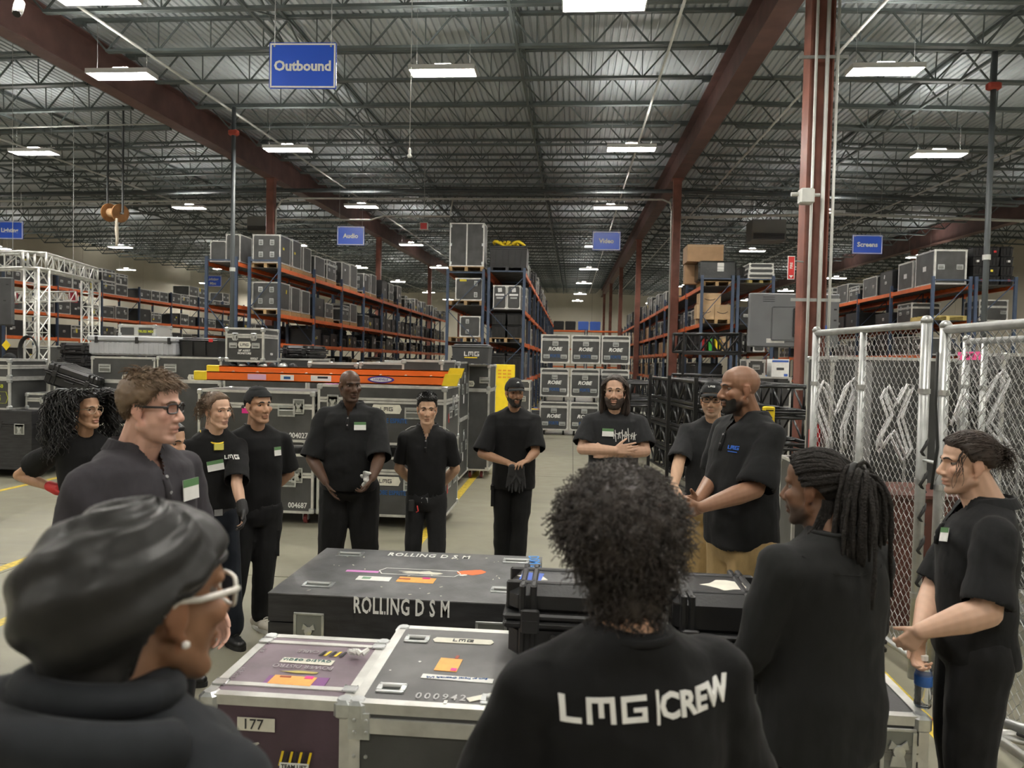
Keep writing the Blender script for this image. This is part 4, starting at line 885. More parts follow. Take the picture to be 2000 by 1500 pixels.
# yellow notice board
xa, xb, za, zb = frontrect(975, 712, 1007, 800, 15.2)
t = thing('yellow_board', 'bright yellow standing board with faint red lettering beside the capped man', 'sign', ((xa + xb) / 2 - .05, 15.2, 0))
MB().cbox(-.2, 0, .05, .2, .03, zb, .01).build('board', YELLOW, t); MB().box(-.2, -.15, 0, -.14, .2, .05).box(.14, -.15, 0, .2, .2, .05).build('foot', PLASTIC, t)
for i in range(3):
    for j in range(3): MB().box(-.15 + j * .1, -.003, zb - .14 - i * .07, -.08 + j * .1, -.001, zb - .11 - i * .07).build('faded_print', mat('faded_red', (.75, .3, .02), .5), t)
# ---- left side
t = fcase('road_chest', 'big black wooden trunk with two chrome latches on casters at the left edge', -8.75, 10.2, 0, 1.7, 1.5, 1.0, lid=.2, casters=True, body=BLACKW, edge=BLACKW, corners=False, handles=[], cat='trunk', wheel=RUBBER)
for f_, u, v in (('f', .66, .60), ('r', .35, .62), ('f', -.5, .60)): onface('latch', latch_mesh(.16, .16), t, 1.7, 1.5, .87, f_, u, v, .13)
for f_, u, v in (('f', .3, .66), ('r', 1.0, .70)): onface('hand_slot', cached('slot', lambda: MB().prism([(-.1, 0, .05), (.1, 0, .05), (.07, 0, -.05), (-.07, 0, -.05)], (0, -.004, 0)).mesh('hand_slot', RUBBER)), t, 1.7, 1.5, .87, f_, u, v, .13)
c = fcase('flight_case', 'black case with yellow-green company letters in an outline, on the big left trunk', -8.82, 10.3, 1.0, 1.0, .8, .46, near=True, group='cases on the left trunk')
OL = mat('yellow_green_print', (.55, .6, .03), .5)
put_mesh_text('lettering', lmg_mesh(.08), OL, c, (.22, -.003, .18)); letter('SHARED J50', .075, OL, c, (.2, -.003, .35), bold=.02)
b = MB()
for (p, q) in [((.0, .1), (.44, .1)), ((.44, .1), (.47, .18)), ((.47, .18), (.44, .27)), ((.44, .27), (0, .27)), ((0, .27), (-.03, .18)), ((-.03, .18), (0, .1))]: b.bar((p[0], -.002, p[1]), (q[0], -.002, q[1]), .008, .003)
b.build('outline', OL, c)
fcase('flight_case', 'slim silver-edged case on top of the yellow-lettered case', -8.82, 10.3, 1.46, 1.0, .8, .30, lid=.12, near=True, group='cases on the left trunk', t=.035)
fcase('flight_case', 'small aluminium case with a chrome latch beside the yellow-lettered case', -7.95 - .0, 10.5, 1.0, .56, .6, .25, lid=.1, near=True, latches=[('f', 0, .14, .1, .1)], body=DKGREY, group='cases on the left trunk')
pelican('equipment_case', 'black ribbed case tipped up on the small aluminium case', -7.75, 10.75, 1.28, .85, .55, .34, rot=(0, math.radians(18), math.radians(8)))
for k in range(3):
    z = 1.0 + .36 * k * 0; t = tote('storage_bin', f'pale grey bin in the row behind the black ribbed cases, {ORD[k]} from the left', *(lambda r: ((r[0] + r[1]) / 2, 12.1, r[2]))(frontrect(118 + k * 45, 742, 160 + k * 45, 768, 12.1)), .34, .5, .24, body=GREYP, ribs=2, cat='bin', group='grey bins in a row')
xa, xb, za, zb = frontrect(118, 768, 290, 900, 12.1); fcase('flight_case', 'low dark case carrying the row of grey bins', (xa + xb) / 2, 12.05, 0, xb - xa, .8, zb, casters=True)
pelican('equipment_case', 'large black ribbed case behind the woman with long curls, upper one', *(lambda r: ((r[0] + r[1]) / 2, 9.0, r[2]))(frontrect(150, 762, 252, 826, 9.0)), .66, .5, .42, group='black ribbed cases behind the curly-haired woman')
xa, xb, za, zb = frontrect(150, 762, 252, 826, 9.0); fcase('flight_case', 'silver-edged case under the large black ribbed case', (xa + xb) / 2 + .15, 8.95, 0, 1.0, .7, za, lid=.25, casters=True, near=True, latches=[('f', .3, .4)])
# long grey case and what carries it
xa, xb, za, zb = frontrect(172, 656, 308, 694, 11.0)
t = thing('long_bin', 'long pale grey ribbed bin lying on top of two black flight cases', 'bin', (xa, 11.0, za)); Lb = xb - xa + .28; Hb = zb - za
b = MB(); b.cbox(0, 0, 0, Lb, .55, Hb * .72, .03); 
for i in range(16): b.cbox(.06 + i * (Lb - .12) / 16, -.006, .02, .06 + (i + .5) * (Lb - .12) / 16, .01, Hb * .68, .004)
b.build('bin_body', GREYP, t); MB().cbox(-.01, -.015, Hb * .72, Lb + .01, .565, Hb, .02).build('lid', GREYP, t)
for u in (.12, Lb * .55, Lb * .92): MB().box(u, -.02, Hb * .62, u + .05, -.004, Hb * .95).build('clasp', PLASTIC, t)
for k, (p0, p1, lab) in enumerate([(178, 303, 'left'), (306, 432, 'right')]):
    xa, xb, za, zb = frontrect(p0, 697, p1, 745, 11.0)
    c = fcase('flight_case', f'black flight case with silver edges and company plate under the grey bin, {lab} one', (xa + xb) / 2, 11.0, za, xb - xa, .8, zb - za, near=True, handles=[('f', -.3, .2)], group='flight cases under the grey bin'); lmg_plate(c, 'f', .12, .06, .28, .1)
    fcase('flight_case', f'flight case at the bottom of the stack under the grey bin, {lab} one', (xa + xb) / 2, 11.0, 0, xb - xa, .8, za, casters=True, group='flight cases under the grey bin')
t = tote('road_case', 'rounded black case right of the long grey bin, red tag on it', *(lambda r: ((r[0] + r[1]) / 2, 11.1, r[2]))(frontrect(345, 658, 430, 697, 11.1)), .64, .6, .30, ribs=2, cat='case'); patch(t, 'f', .2, .26, .07, .05, RED)
c = pxcase('flight_case', 'aluminium case with a yellow-lettered black plate on top of the long grey bin', 232, 634, 303, 657, 11.3, .5, near=True, edge=ALU, body=mat('silver_panel', (.5, .5, .48), .4, .4)); W_, D_, H_, _ = c['_dim']
MB().box(-W_ * .45, -.004, H_ * .1, -.05, -.001, H_ * .75).box(.03, -.004, H_ * .1, W_ * .45, -.001, H_ * .75).build('black_plate', BLACK, c); letter('TRUSS MIX', .055, OL, c, (W_ * .24, -.006, H_ * .42), bold=.02)
c = pxcase('flight_case', 'case stencilled MONITORS 009567 standing on the ladder stack, left of the black cases', 440, 640, 515, 707, 10.4, .55, near=True, lid=.12, handles=[('f', -.17, .24, .12, .08), ('f', .17, .24, .12, .08)], latches=[('f', -.14, .37, .09, .1), ('f', .14, .37, .09, .1)]); W_, D_, H_, _ = c['_dim']
lmg_plate(c, 'f', 0, .25, .2, .09); case_text(c, 'f', 0, .165, '28" ASSIST', .04, bold=.03); case_text(c, 'f', 0, .125, 'MONITORS', .04, bold=.03); case_text(c, 'f', .15, .05, '009567', .045, bold=.03, xs=.85); case_text(c, 'r', .28, .12, 'FOH', .045, bold=.03)
zm = c.location.z
for k, (p0, p1) in enumerate([(455, 560)]):
    xa, xb, za, zb = frontrect(436, 720, 600, 760, 10.4); fcase('flight_case', 'long case under the MONITORS case, mostly hidden by the ladder', (xa + xb) / 2, 10.4, 0, xb - xa, .9, zm - .12, casters=True)
    b = MB(); t = thing('light_fixture_row', 'row of dark lamp heads with shiny rims under the MONITORS case', 'lamp heads', (xa, 10.42, zm - .12))
    for i in range(7): MB().lathe((.1 + i * .15, .1, .06), [(0, -.05), (.055, -.05), (.06, -.02), (.05, .05), (0, .06)], 14, 0, (0, 1, .2)).build('lamp_head', CHROME if i % 2 else PLASTIC, t, smooth=True)
    MB().box(.02, .08, 0, 1.1, .12, .03).build('mount_bar', PLASTIC, t)
pelican('equipment_case', 'long low black case right of the MONITORS case', *(lambda r: ((r[0] + r[1]) / 2, 11.35, r[2]))(frontrect(545, 672, 606, 700, 11.35)), .5, .9, .2)
xa, xb, za, zb = frontrect(545, 672, 606, 700, 11.35); fcase('flight_case', 'dark case carrying the long low black case', (xa + xb) / 2, 11.35, 0, .55, .9, za, casters=True)
for k in range(3):
    xa, xb, za, zb = frontrect(110, 670 + 24 * k, 176, 693 + 24 * k, 13.2)
    t = pelican('tool_case', f'black tool case with pale maker letters beside the silver truss, {("topmost", "middle", "lowest")[k]} of three', (xa + xb) / 2, 13.2, za, xb - xa, .5, zb - za, group='stacked tool cases')
xa, xb, za, zb = frontrect(110, 720, 176, 741, 13.2); fcase('flight_case', 'black case carrying the three tool cases', (xa + xb) / 2, 13.2, 0, xb - xa + .1, .6, za, casters=True)
fcase('flight_case', 'upright aluminium-edged case behind the silver truss', aty(98, 700, 14.9)[0], 14.9, 0, .8, .6, 2.0, near=True, handles=[('f', 0, 1.6)], latches=[('f', .2, 1.2)])
# silver truss goal post with a small truss across it
pA, pB = aty(72, 700, 14.2), aty(177, 680, 18.5)
tA = boxtruss('silver_truss', 'nearest upright of the silver truss arch on the left', (pA[0], 14.2, 0), (pA[0], 14.2, 3.55), .30, cat='truss', r=.025, up=(0, 1, 0), bays=11)
MB().box(-.19, -.19, 0, .19, .19, .012).build('base_plate', STEEL, tA)
for k in range(6): MB().cyl((-.15, -.15, .9 + k * .13), (-.15, -.15, .965 + k * .13), .028, 8).build('hazard_tape', YELLOW if k % 2 else PLASTIC, tA)
tB = boxtruss('silver_truss', 'farther upright of the silver truss arch on the left', (pB[0], 18.5, 0), (pB[0], 18.5, 3.75), .30, cat='truss', r=.025, up=(0, 1, 0), bays=11)
MB().box(-.19, -.19, 0, .19, .19, .012).build('base_plate', STEEL, tB)
boxtruss('silver_truss', 'top beam of the silver truss arch running back from the near upright', (pA[0], 14.2, 3.72), (pB[0], 18.5, 3.92), .32, r=.025, bays=10)
boxtruss('silver_truss', 'top beam of the silver truss arch leaving the picture at the left', (pA[0] - .17, 14.2, 3.72), (pA[0] - 2.6, 14.2, 3.62), .32, r=.025, bays=6)
pC, pD = aty(25, 581, 15.2), aty(143, 579, 16.4)
tC = boxtruss('silver_truss', 'short silver truss with red end plates slung across the arch', pC, pD, .22, r=.018, bays=9)
for e in (np.zeros(3), pD - pC): MB().box(-.02, -.13, -.14, .02, .13, .14).build('red_end_plate', mat('dark_red_plate', (.3, .02, .04), .4), tC, loc=e)
for e in (np.zeros(3), pD - pC): MB().cyl(e + (0, 0, .1), e + (0, 0, roofz(*(pC + e)[:2]) + .02 - (pC + e)[2]), .006, 6).build('hanging_wire', STEEL, tC)
t = thing('chain_hoist', 'black clamp block hanging under the far truss beam', 'clamp', aty(128, 525, 16.5)); MB().cbox(-.14, -.1, -.07, .14, .1, .05, .03).build('clamp_body', RUBBER, t); MB().tube([(-.1, 0, .04), (0, 0, .14), (.1, 0, .04)], .015, 6).build('hook', RUBBER, t)
t = thing('display_panel', 'dark grey display panel on a stand cut by the left edge', 'display', (aty(2, 600, 13.0)[0], 13.0, 0))
MB().cbox(-.5, 0, 2.35, .22, .08, 3.25, .02).build('panel', DKGREY, t); MB().box(-.2, .08, .02, -.12, .16, 2.9).build('post', PLASTIC, t); MB().box(-.45, -.3, 0, .15, .45, .03).build('base', PLASTIC, t)
for q in ((.05, .45), (.1, .75), (-.1, .2)): MB().box(q[0], -.004, 2.35 + q[1], q[0] + .05, 0, 2.37 + q[1]).build('port', PLASTIC, t)
t = thing('cable_coil', 'coil of black cable hanging on the near truss upright', 'cable', aty(57, 686, 14.01)); b = MB()
for k in range(5): b.tube([(.17 * math.cos(a) * (1 + .05 * k), -.01 * k, .28 * math.sin(a) * (1 + .03 * k)) for a in np.linspace(0, 2 * math.pi, 20)[:-1]], .014, 6, closed=True)
b.build('cable', RUBBER, t, smooth=True)
t = thing('yellow_tag', 'yellow diamond tag hanging at the left edge below the shelves', 'tag', aty(12, 674, 13.04)); MB().prism([(-.09, 0, 0), (0, 0, -.1), (.09, 0, 0), (0, 0, .1)], (0, .004, 0)).build('tag_plate', YELLOW, t); MB().cyl((0, .002, .1), (0, .002, .34), .004, 5).build('string', ROPE, t)
# ---- right side: pile of black truss frames on wheels
O = np.array((1.87, 8.6)); u = unit((-.14, .99, 0)); v = np.array((u[1], -u[0], 0)); GB = mat('black_tube', (.016, .016, .017), .28, .3, spec=.6)
def W3(a, b, z): return np.array((O[0] + u[0] * a + v[0] * b, O[1] + u[1] * a + v[1] * b, z))
for k in range(4):
    z = .28 + k * .36
    t = thing('truss_section', f'black tube truss frame lying in the wheeled pile, {("lowest", "second", "third", "topmost")[k]} of four', 'truss frame', (O[0], O[1], 0), 0, 'black truss frames in a pile'); L = 3.9 - .05 * (k % 2); Wd = .95; hz = .30
    for b_ in (0, Wd):
        for zz in (z, z + hz): MB().cyl(W3(0, b_, zz) - (O[0], O[1], 0), W3(L, b_, zz) - (O[0], O[1], 0), .027, 8).build('chord', GB, t, smooth=True)
        g = MB()
        for i in range(12):
            a, c_ = L * i / 12, L * (i + 1) / 12; g.cyl(W3(a, b_, z if i % 2 else z + hz) - (O[0], O[1], 0), W3(c_, b_, z + hz if i % 2 else z) - (O[0], O[1], 0), .015, 6); g.cyl(W3(a, b_, z) - (O[0], O[1], 0), W3(a, b_, z + hz) - (O[0], O[1], 0), .015, 6)
        g.build('lacing', GB, t, smooth=True)
    for zz in (z, z + hz):
        g = MB()
        for i in range(9): g.cyl(W3(L * i / 8, 0, zz) - (O[0], O[1], 0), W3(L * i / 8, Wd, zz) - (O[0], O[1], 0), .018, 6)
        g.build('cross_rungs', GB, t, smooth=True)
    for i in range(5): MB().prism([W3(.35 + i * .8, .03, z + .27) - (O[0], O[1], 0), W3(.6 + i * .8, .03, z + .27) - (O[0], O[1], 0), W3(.52 + i * .8, .03, z + .03) - (O[0], O[1], 0), W3(.43 + i * .8, .03, z + .03) - (O[0], O[1], 0)], v * .16).build('lamp_hood', PLASTIC, t)
t = thing('truss_dolly', 'black wheeled dolly with corner posts under the pile of truss frames', 'dolly', (O[0], O[1], 0))
for a in (0.12, 1.3, 2.6, 3.75):
    for b_ in (-.06, 1.01):
        p = W3(a, b_, 0) - (O[0], O[1], 0); MB().bar(p + (0, 0, .14), p + (0, 0, 1.72), .05).build('post', GB, t); caster_tree(t, p[0], p[1], wheel=RUBBER)
for b_ in (-.06, 1.01): MB().bar(W3(0, b_, .17) - (O[0], O[1], 0), W3(3.9, b_, .17) - (O[0], O[1], 0), .05).build('side_rail', GB, t)
for q, (px, py) in enumerate(((1500, 738),)):
    p = atz(px, py, 1.688); MB().tube([p + (-.06, 0, .01), p + (0, 0, .03), p + (.06, .02, .01)], [.02, .03, .02], 7).build('blue_tape_ball', mat('bright_blue', (.05, .3, .8), .5), smooth=True, label=f'small blue tape flag on the topmost black truss frame', cat='tape')
# second pile farther back, left of the first
for k in range(3):
    p, q = (1.45, 14.2, .5 + k * .42), (1.05, 17.2, .5 + k * .42)
    boxtruss('black_truss', f'black lattice truss in the farther pile, {("lowest", "middle", "topmost")[k]} of three', p, q, (.7, .32), GB, r=.027, lace=.015, bays=8)
t = thing('truss_dolly', 'black wheeled dolly under the farther pile of lattice trusses', 'dolly', (0, 0, 0))
for (x, y) in ((1.03, 14.3), (1.87, 14.4), (.65, 17.0), (1.50, 17.1)): MB().bar((x, y, .14), (x, y, 1.6), .05).build('post', GB, t); caster_tree(t, x, y, wheel=RUBBER)
for k in range(2): MB().bar((1.03, 14.3, .26), (.65, 17.0, .26), .05).build('side_rail', GB, t) if k == 0 else MB().bar((1.87, 14.4, .26), (1.50, 17.1, .26), .05).build('side_rail', GB, t)
# truss on a tall cart under the cartons
for k in range(2):
    z = 2.30 + (0 if k else -.78); p, q = aty(1322, 650, 14.6), aty(1452, 650, 14.0)
    boxtruss('black_truss', f'black lattice truss on the tall cart below the cartons, {("lower", "upper")[k]} of two', (p[0], 14.6, z), (q[0], 14.0, z), (.34, .34), GB, r=.026, lace=.02, bays=5)
t = thing('truss_cart', 'tall black cart holding two lattice trusses below the cartons', 'cart', (0, 0, 0))
for (x, y) in ((p[0] + .1, 14.35), (p[0] + .1, 14.78), (q[0] - .1, 13.8), (q[0] - .1, 14.25)): MB().bar((x, y, .1), (x, y, 2.5), .045).build('post', GB, t); caster_tree(t, x, y, wheel=RUBBER)
for z in (1.32, 2.1): 
    for dy in (-.24, .2): MB().bar((p[0] + .1, 14.57 + dy, z), (q[0] - .1, 14.03 + dy, z), .04).build('cross_rail', GB, t)
# big screen seen from behind
xa, xb, za, zb = frontrect(1462, 573, 1640, 679, 13.2); W_ = xb - xa; H_ = zb - za
t = thing('large_screen', 'big grey flat screen seen from behind on a stand, left of the red column', 'screen', ((xa + xb) / 2, 13.2, 0), math.radians(2))
MB().cbox(-W_ / 2, 0, za, W_ / 2, .09, zb, .02).build('rear_cover', TVGREY, t)
MB().cbox(-W_ * .25, -.02, za + H_ * .12, W_ * .28, .0, za + H_ * .75, .02).build('raised_panel', TVGREY, t)
MB().box(-.02, -.05, za + H_ * .2, W_ * .30, -.02, za + H_ * .72).build('wall_mount', PLASTIC, t)
b = MB(); b.bar((0, -.055, za + H_ * .22), (W_ * .28, -.055, za + H_ * .7), .03); b.bar((0, -.055, za + H_ * .7), (W_ * .28, -.055, za + H_ * .22), .03); b.build('mount_brace', GB, t)
for i in range(3): MB().box(-W_ * .35, -.004, za + H_ * (.84 + .04 * i), -W_ * .22, 0, za + H_ * (.85 + .04 * i)).build('vent_slot', PLASTIC, t); MB().box(W_ * .44, -.004, za + H_ * (.3 + .2 * i), W_ * .47, 0, za + H_ * (.33 + .2 * i)).build('port', PLASTIC, t)
MB().box(W_ * .34, -.006, za + H_ * .24, W_ * .40, 0, za + H_ * .42).build('blue_tag', BLUEBIN, t); MB().box(-W_ * .3, -.005, za + H_ * .08, -W_ * .1, 0, za + H_ * .16).build('pale_plate', ALU, t)
for s in (-.25, .25): MB().box(s - .03, .09, .04, s + .03, .15, za + H_ * .6).build('stand_post', PLASTIC, t)
MB().box(-.7, -.35, 0, .7, .55, .05).build('stand_base', PLASTIC, t)
# printed carton and odds on the low shelf right of the speaker
t = carton('cardboard_box', 'white printed carton with blue stripe standing on dark trunks left of the red column', *(lambda r: ((r[0] + r[1]) / 2, 12.4, r[2]))(frontrect(1508, 704, 1540, 736, 12.4)), .28, .3, .29, m=WHITE, tape=False); MB().box(-.13, -.003, .24, .13, -.001, .27).box(.06, -.003, .01, .12, -.001, .05).build('blue_stripe', BLUEBIN, t); MB().box(-.06, -.003, .11, .06, -.001, .15).build('printed_picture', DKGREY, t)
xa, xb, za, zb = frontrect(1470, 736, 1545, 800, 12.3); fcase('flight_case', 'dark trunk stack carrying the white printed carton', (xa + xb) / 2, 12.3, 0, xb - xa, .7, zb, casters=True, lid=.5)
fcase('flight_case', 'small silver-edged rack case beside the white printed carton', (xa + xb) / 2 - .25, 12.35, zb, .3, .5, .28, handles=[('f', 0, .15, .12, .08)])
t = thing('yellow_crate', 'small yellow box strapped to the end of the truss pile behind the bald speaker', 'box', aty(1503, 810, 8.53)); MB().cbox(-.06, 0, -.10, .06, .10, .09, .01).build('crate_body', YELLOW, t); MB().bar((-.04, -.008, .05), (.04, -.008, .05), .012).build('grip', PLASTIC, t)
# sign on the near column
p = aty(1545, 523, 11.05); t = thing('fire_sign', 'small red and white fire extinguisher arrow sign projecting from the near red column', 'sign', p, 0)
MB().box(-.05, -.01, -.17, .05, .0, .17).build('panel', WHITE, t); MB().box(-.042, -.013, -.16, .042, -.01, .16).build('red_field', RED, t); MB().prism([(0, -.016, -.15), (.03, -.016, -.11), (-.03, -.016, -.11)], (0, .003, 0)).build('arrow', WHITE, t); letter('FIRE', .05, WHITE, t, (0, -.015, .03), normal=(0, -1, 0), up=(-1, 0, 0), bold=.02); MB().bar((.05, .0, .1), (.2, .1, .1), .02).build('bracket', STEEL, t)
# ================================================================== FOREGROUND CASES AND THE WIRE FENCE
# low black rolling case with stencilled name
t = thing('rolling_case', 'low wide black wooden case stencilled ROLLING D S M with stickers on its scuffed lid', 'road case', (-.90, 3.88, 0)); W_, D_, H_ = 1.46, .97, .60
zs = .34; b = MB(); w2 = W_ / 2; zg = [(-w2, zs + .10), (-w2 + .26, zs + .10), (-w2 + .33, zs + .0), (w2 - .33, zs + .0), (w2 - .26, zs + .10), (w2, zs + .10)]
b.prism([(x, 0, z + .004) for x, z in zg] + [(w2, 0, H_ - .006), (-w2, 0, H_ - .006)], (0, D_, 0)); b.build('lid_shell', BLACKW, t)
b = MB(); b.prism([(-w2, .0, .12), (w2, .0, .12)] + [(x, .0, z - .004) for x, z in zg[::-1]], (0, D_, 0)); b.build('base_shell', BLACKW, t)
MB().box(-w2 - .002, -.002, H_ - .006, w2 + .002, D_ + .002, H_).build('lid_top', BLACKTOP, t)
for x in (-w2 + .15, w2 - .15):
    for y in (.15, D_ - .15): caster_tree(t, x, y, wheel=RUBBER)
t['_dim'] = (W_, D_, H_, 0)
for x in (-.50, .50): onface('latch', latch_mesh(.17, .20), t, W_, D_, H_, 'f', x, .40)
def topuv(x, y, z, ox, oy): p = atz(x, y, z); return p[0] - ox, p[1] - oy
for q in ((684, 1083), (622, 1142), (1008, 1096), (988, 1153)): u, v = topuv(*q, .6, -.90, 3.88); onface('handle', handle_mesh(.17, .10), t, W_, D_, H_, 't', u, v)
p = aty(784, 1187, 3.88); stencil('ROLLING D S M', .125, WHITE, t, (p[0] + .90, -.003, p[2]), spacing=1.1, xs=.56, bold=.022)
for i, x in enumerate(np.linspace(-.335, .165, 13)): 
    if i in (3, 7): continue
    MB().box(x - .002, -.0042, .42, x + .003, -.0038, .53).build('stencil_bridge', BLACKW, t) if i % 2 == 0 else None
u, v = topuv(838, 1086, .6, -.90, 3.88); stencil('ROLLING D S M', .105, WHITE, t, (u, v, H_ + .001), normal=(0, 0, 1), up=(0, 1, 0), spacing=1.15, xs=.66, bold=.018)
def tpatch(root, x, y, z, w, h, m, tilt=0, jag=0, seed=1, name='sticker', dz=0.0):
    u, v = topuv(x, y, z, root.location.x, root.location.y); o = patch(root, 't', u, v, w, h, m, tilt, name, jag, seed); o.location.z += dz; return o
tpatch(t, 708, 1116, .6, .20, .035, LILAC); tpatch(t, 730, 1130, .6, .20, .08, WHITE); tpatch(t, 716, 1129, .6, .05, .04, mat('pale_green', (.3, .5, .35), .6), dz=.0013); tpatch(t, 813, 1133, .6, .22, .10, ORSTICK, -.03); tpatch(t, 833, 1130, .6, .045, .03, MAGENTA, dz=.0013); tpatch(t, 790, 1131, .6, .07, .02, mat('dark_red_ink', (.35, .05, .02), .5), dz=.0013)
tpatch(t, 926, 1118, .6, .20, .13, mat('red_orange_sticker', (.85, .16, .03), .5), .3, .35, 4, 'torn_sticker'); tpatch(t, 905, 1124, .6, .05, .03, WHITE, .3, .3, 5, 'paper_scrap', .0013)
u, v = topuv(820, 1118, .6, -.90, 3.88); b = MB()
for p, q in (((-.22, -.06), (.22, -.06)), ((.22, -.06), (.25, 0)), ((.25, 0), (.22, .06)), ((.22, .06), (-.22, .06)), ((-.22, .06), (-.25, 0)), ((-.25, 0), (-.22, -.06))): b.bar((p[0], p[1], 0), (q[0], q[1], 0), .006, .0015)
b.build('outline_logo', WHITE, t, (u, v, H_ + .001)); r = random.Random(3)
tpatch(t, 825, 1119, .6, .30, .075, CREAM, 0, .45, 9, 'torn_label', .0004)
for i in range(26): patch(t, 't', r.uniform(-.6, .5), r.uniform(.06, .9), r.uniform(.008, .03), r.uniform(.005, .012), CREAM, r.uniform(0, 3), 'scuff_mark', .4, i)
u, v = topuv(1043, 1097, .6, -.90, 3.88); letter('DSM 6', .10, mat('bright_blue', (.05, .3, .8), .5), t, (u, v, H_ + .001), normal=(0, 0, 1), up=(1, .1, 0), bold=.01)
p = aty(745, 1246, 3.87); MB().box(p[0] + .90 - .09, -.003, .30, p[0] + .90 + .09, -.001, .355).build('green_tape', GREENT, t); letter('Bill', .045, RUBBER, t, (p[0] + .90 - .03, -.004, .335))
# plum case with the video tape label
t = fcase('flight_case', 'plum-coloured power case taped VIDEO DISTRO with orange tag and aluminium edges, front left', -.965, 2.36, 0, .51, .55, .755, casters=True, near=True, body=PURPLE, t=.034); pc = t; H2 = t['_dim'][2]
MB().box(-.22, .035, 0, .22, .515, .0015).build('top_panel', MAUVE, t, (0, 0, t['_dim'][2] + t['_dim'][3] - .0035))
for y in (.075, .455): MB().box(-.255, y, H2 + .13 - .004, .255, y + .026, H2 + .13 + .002).build('top_band', ALU, t)
for y in (.088, .468):
    for x in (-.23, .23): onface('rivet_plate', cached('rp', lambda: MB().cbox(-.025, -.004, -.022, .025, 0, .022, .004).mesh('rivet_plate', CHROME)), t, .51, .55, H2, 't', x, y, .132)
def pt(x, y, w, h, m, tilt=0, jag=0, seed=1, name='sticker', dz=0): return tpatch(pc, x, y, .755, w, h, m, tilt, jag, seed, name, dz)
pt(600, 1292, .20, .045, CREAM, -.03); u, v = topuv(602, 1291, .755, -.965, 2.36); letter('VIDEO DISTRO', .026, mat('teal_ink', (.02, .12, .12), .5), t, (u - .005, v, .7575), normal=(0, 0, 1), up=(0, 1, 0), spacing=1.1)
letter('POWER DISTRO', .042, mat('faded_print', (.38, .34, .36), .6), t, (u, v - .055, .7565), normal=(0, 0, 1), up=(0, -1, 0), xs=.75, bold=.01); letter('CABLE', .036, mat('faded_print', (0, 0, 0)), t, (u - .03, v + .085, .7565), normal=(0, 0, 1), up=(0, -1, 0), xs=.8, bold=.01); letter('L22-50T', .026, mat('faded_print', (0, 0, 0)), t, (-.205, .17, .7565), normal=(0, 0, 1), up=(1, 0, 0)); letter('5.18', .022, mat('faded_print', (0, 0, 0)), t, (-.205, .38, .7565), normal=(0, 0, 1), up=(1, 0, 0))
pt(577, 1332, .22, .085, PURPLET, .02); pt(571, 1330, .155, .07, ORSTICK, -.03, dz=.0013); pt(604, 1325, .03, .02, MAGENTA, -.03, dz=.0026); pt(558, 1323, .04, .01, mat('dark_red_ink', (0, 0, 0)), 0, dz=.0026); pt(588, 1313, .15, .02, mat('worn_yellow', (.5, .42, .12), .6), 0, .3, 3)
u, v = topuv(650, 1279, .755, -.965, 2.36)
for k in range(5): MB().prism([(u - .05 + k * .02, v - .02, .7572), (u - .04 + k * .02, v - .02, .7572), (u - .03 + k * .02, v + .025, .7572), (u - .04 + k * .02, v + .025, .7572)], (0, 0, .0012)).build('hazard_stripe', YELLOW if k % 2 else RUBBER, t)
p = atz(697, 1281, .76); b = MB(); r = random.Random(12)
for k in range(7): c_ = np.array((r.uniform(-.025, .025), r.uniform(-.02, .02), r.uniform(.008, .016))); b.tube([c_, c_ + (r.uniform(-.02, .02), r.uniform(-.02, .02), .012)], [.012, .008], 6)
b.build('paper_scrap', WHITE, loc=p, label='small crumpled white paper on the back right corner of the plum case', cat='paper')
p = aty(500, 1421, 2.36); x = p[0] + .965; patch(t, 'f', max(x, -.19), .53, .13, .045, CREAM, 0); letter('177', .05, RUBBER, t, (max(x, -.19) - .01, -.0035, .66)); patch(t, 'f', -.08, .46, .05, .02, CREAM, .2, 'scuff_mark', .4, 2)
p = aty(575, 1485, 2.36); hx, hz = p[0] + .965, p[2]
for k in range(7): MB().prism([(hx - .055 + k * .016, -.0012, hz - .02), (hx - .047 + k * .016, -.0012, hz - .02), (hx - .035 + k * .016, -.0012, hz + .03), (hx - .043 + k * .016, -.0012, hz + .03)], (0, -.0015, 0)).build('hazard_stripe', YELLOW if k % 2 == 0 else RUBBER, t)
MB().box(hx - .05, -.004, hz - .035, hx + .05, -.0027, hz - .008).build('sticker', WHITE, t); letter('TEAM LIFT', .019, RUBBER, t, (hx, -.0045, hz - .021), bold=.02)
# black case with the cream company plate
t = fcase('flight_case', 'black aluminium-edged case stencilled 000942 with cream company plate, front middle', -.22, 2.36, 0, .98, .72, .755, casters=True, near=True, lid=0, t=.036); lc = t; H2 = t['_dim'][2]
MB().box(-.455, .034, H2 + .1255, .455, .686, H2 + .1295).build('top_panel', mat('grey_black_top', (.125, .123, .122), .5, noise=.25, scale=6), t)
MB().box(-.46, -.004, .655, .46, .006, .705).build('aluminium_band', ALU, t); MB().box(-.492, -.008, .635, -.42, .03, .722).build('corner_brace', CHROME, t); MB().box(.42, -.008, .635, .492, .03, .722).build('corner_brace', CHROME, t)
for x in (-.47, -.43):
    for z in (.66, .70, .50, .58): MB().lathe((x, -.012, z), [(0, -.003), (.006, -.002), (.007, .002), (0, .003)], 8, 0, (0, 1, 0)).build('rivet', CHROME, t)
for q in ((815, 1249), (765, 1345), (968, 1368)): u, v = topuv(*q, .755, -.22, 2.36); onface('handle', handle_mesh(.10, .075), t, .98, .72, H2, 't', u, v, .13)
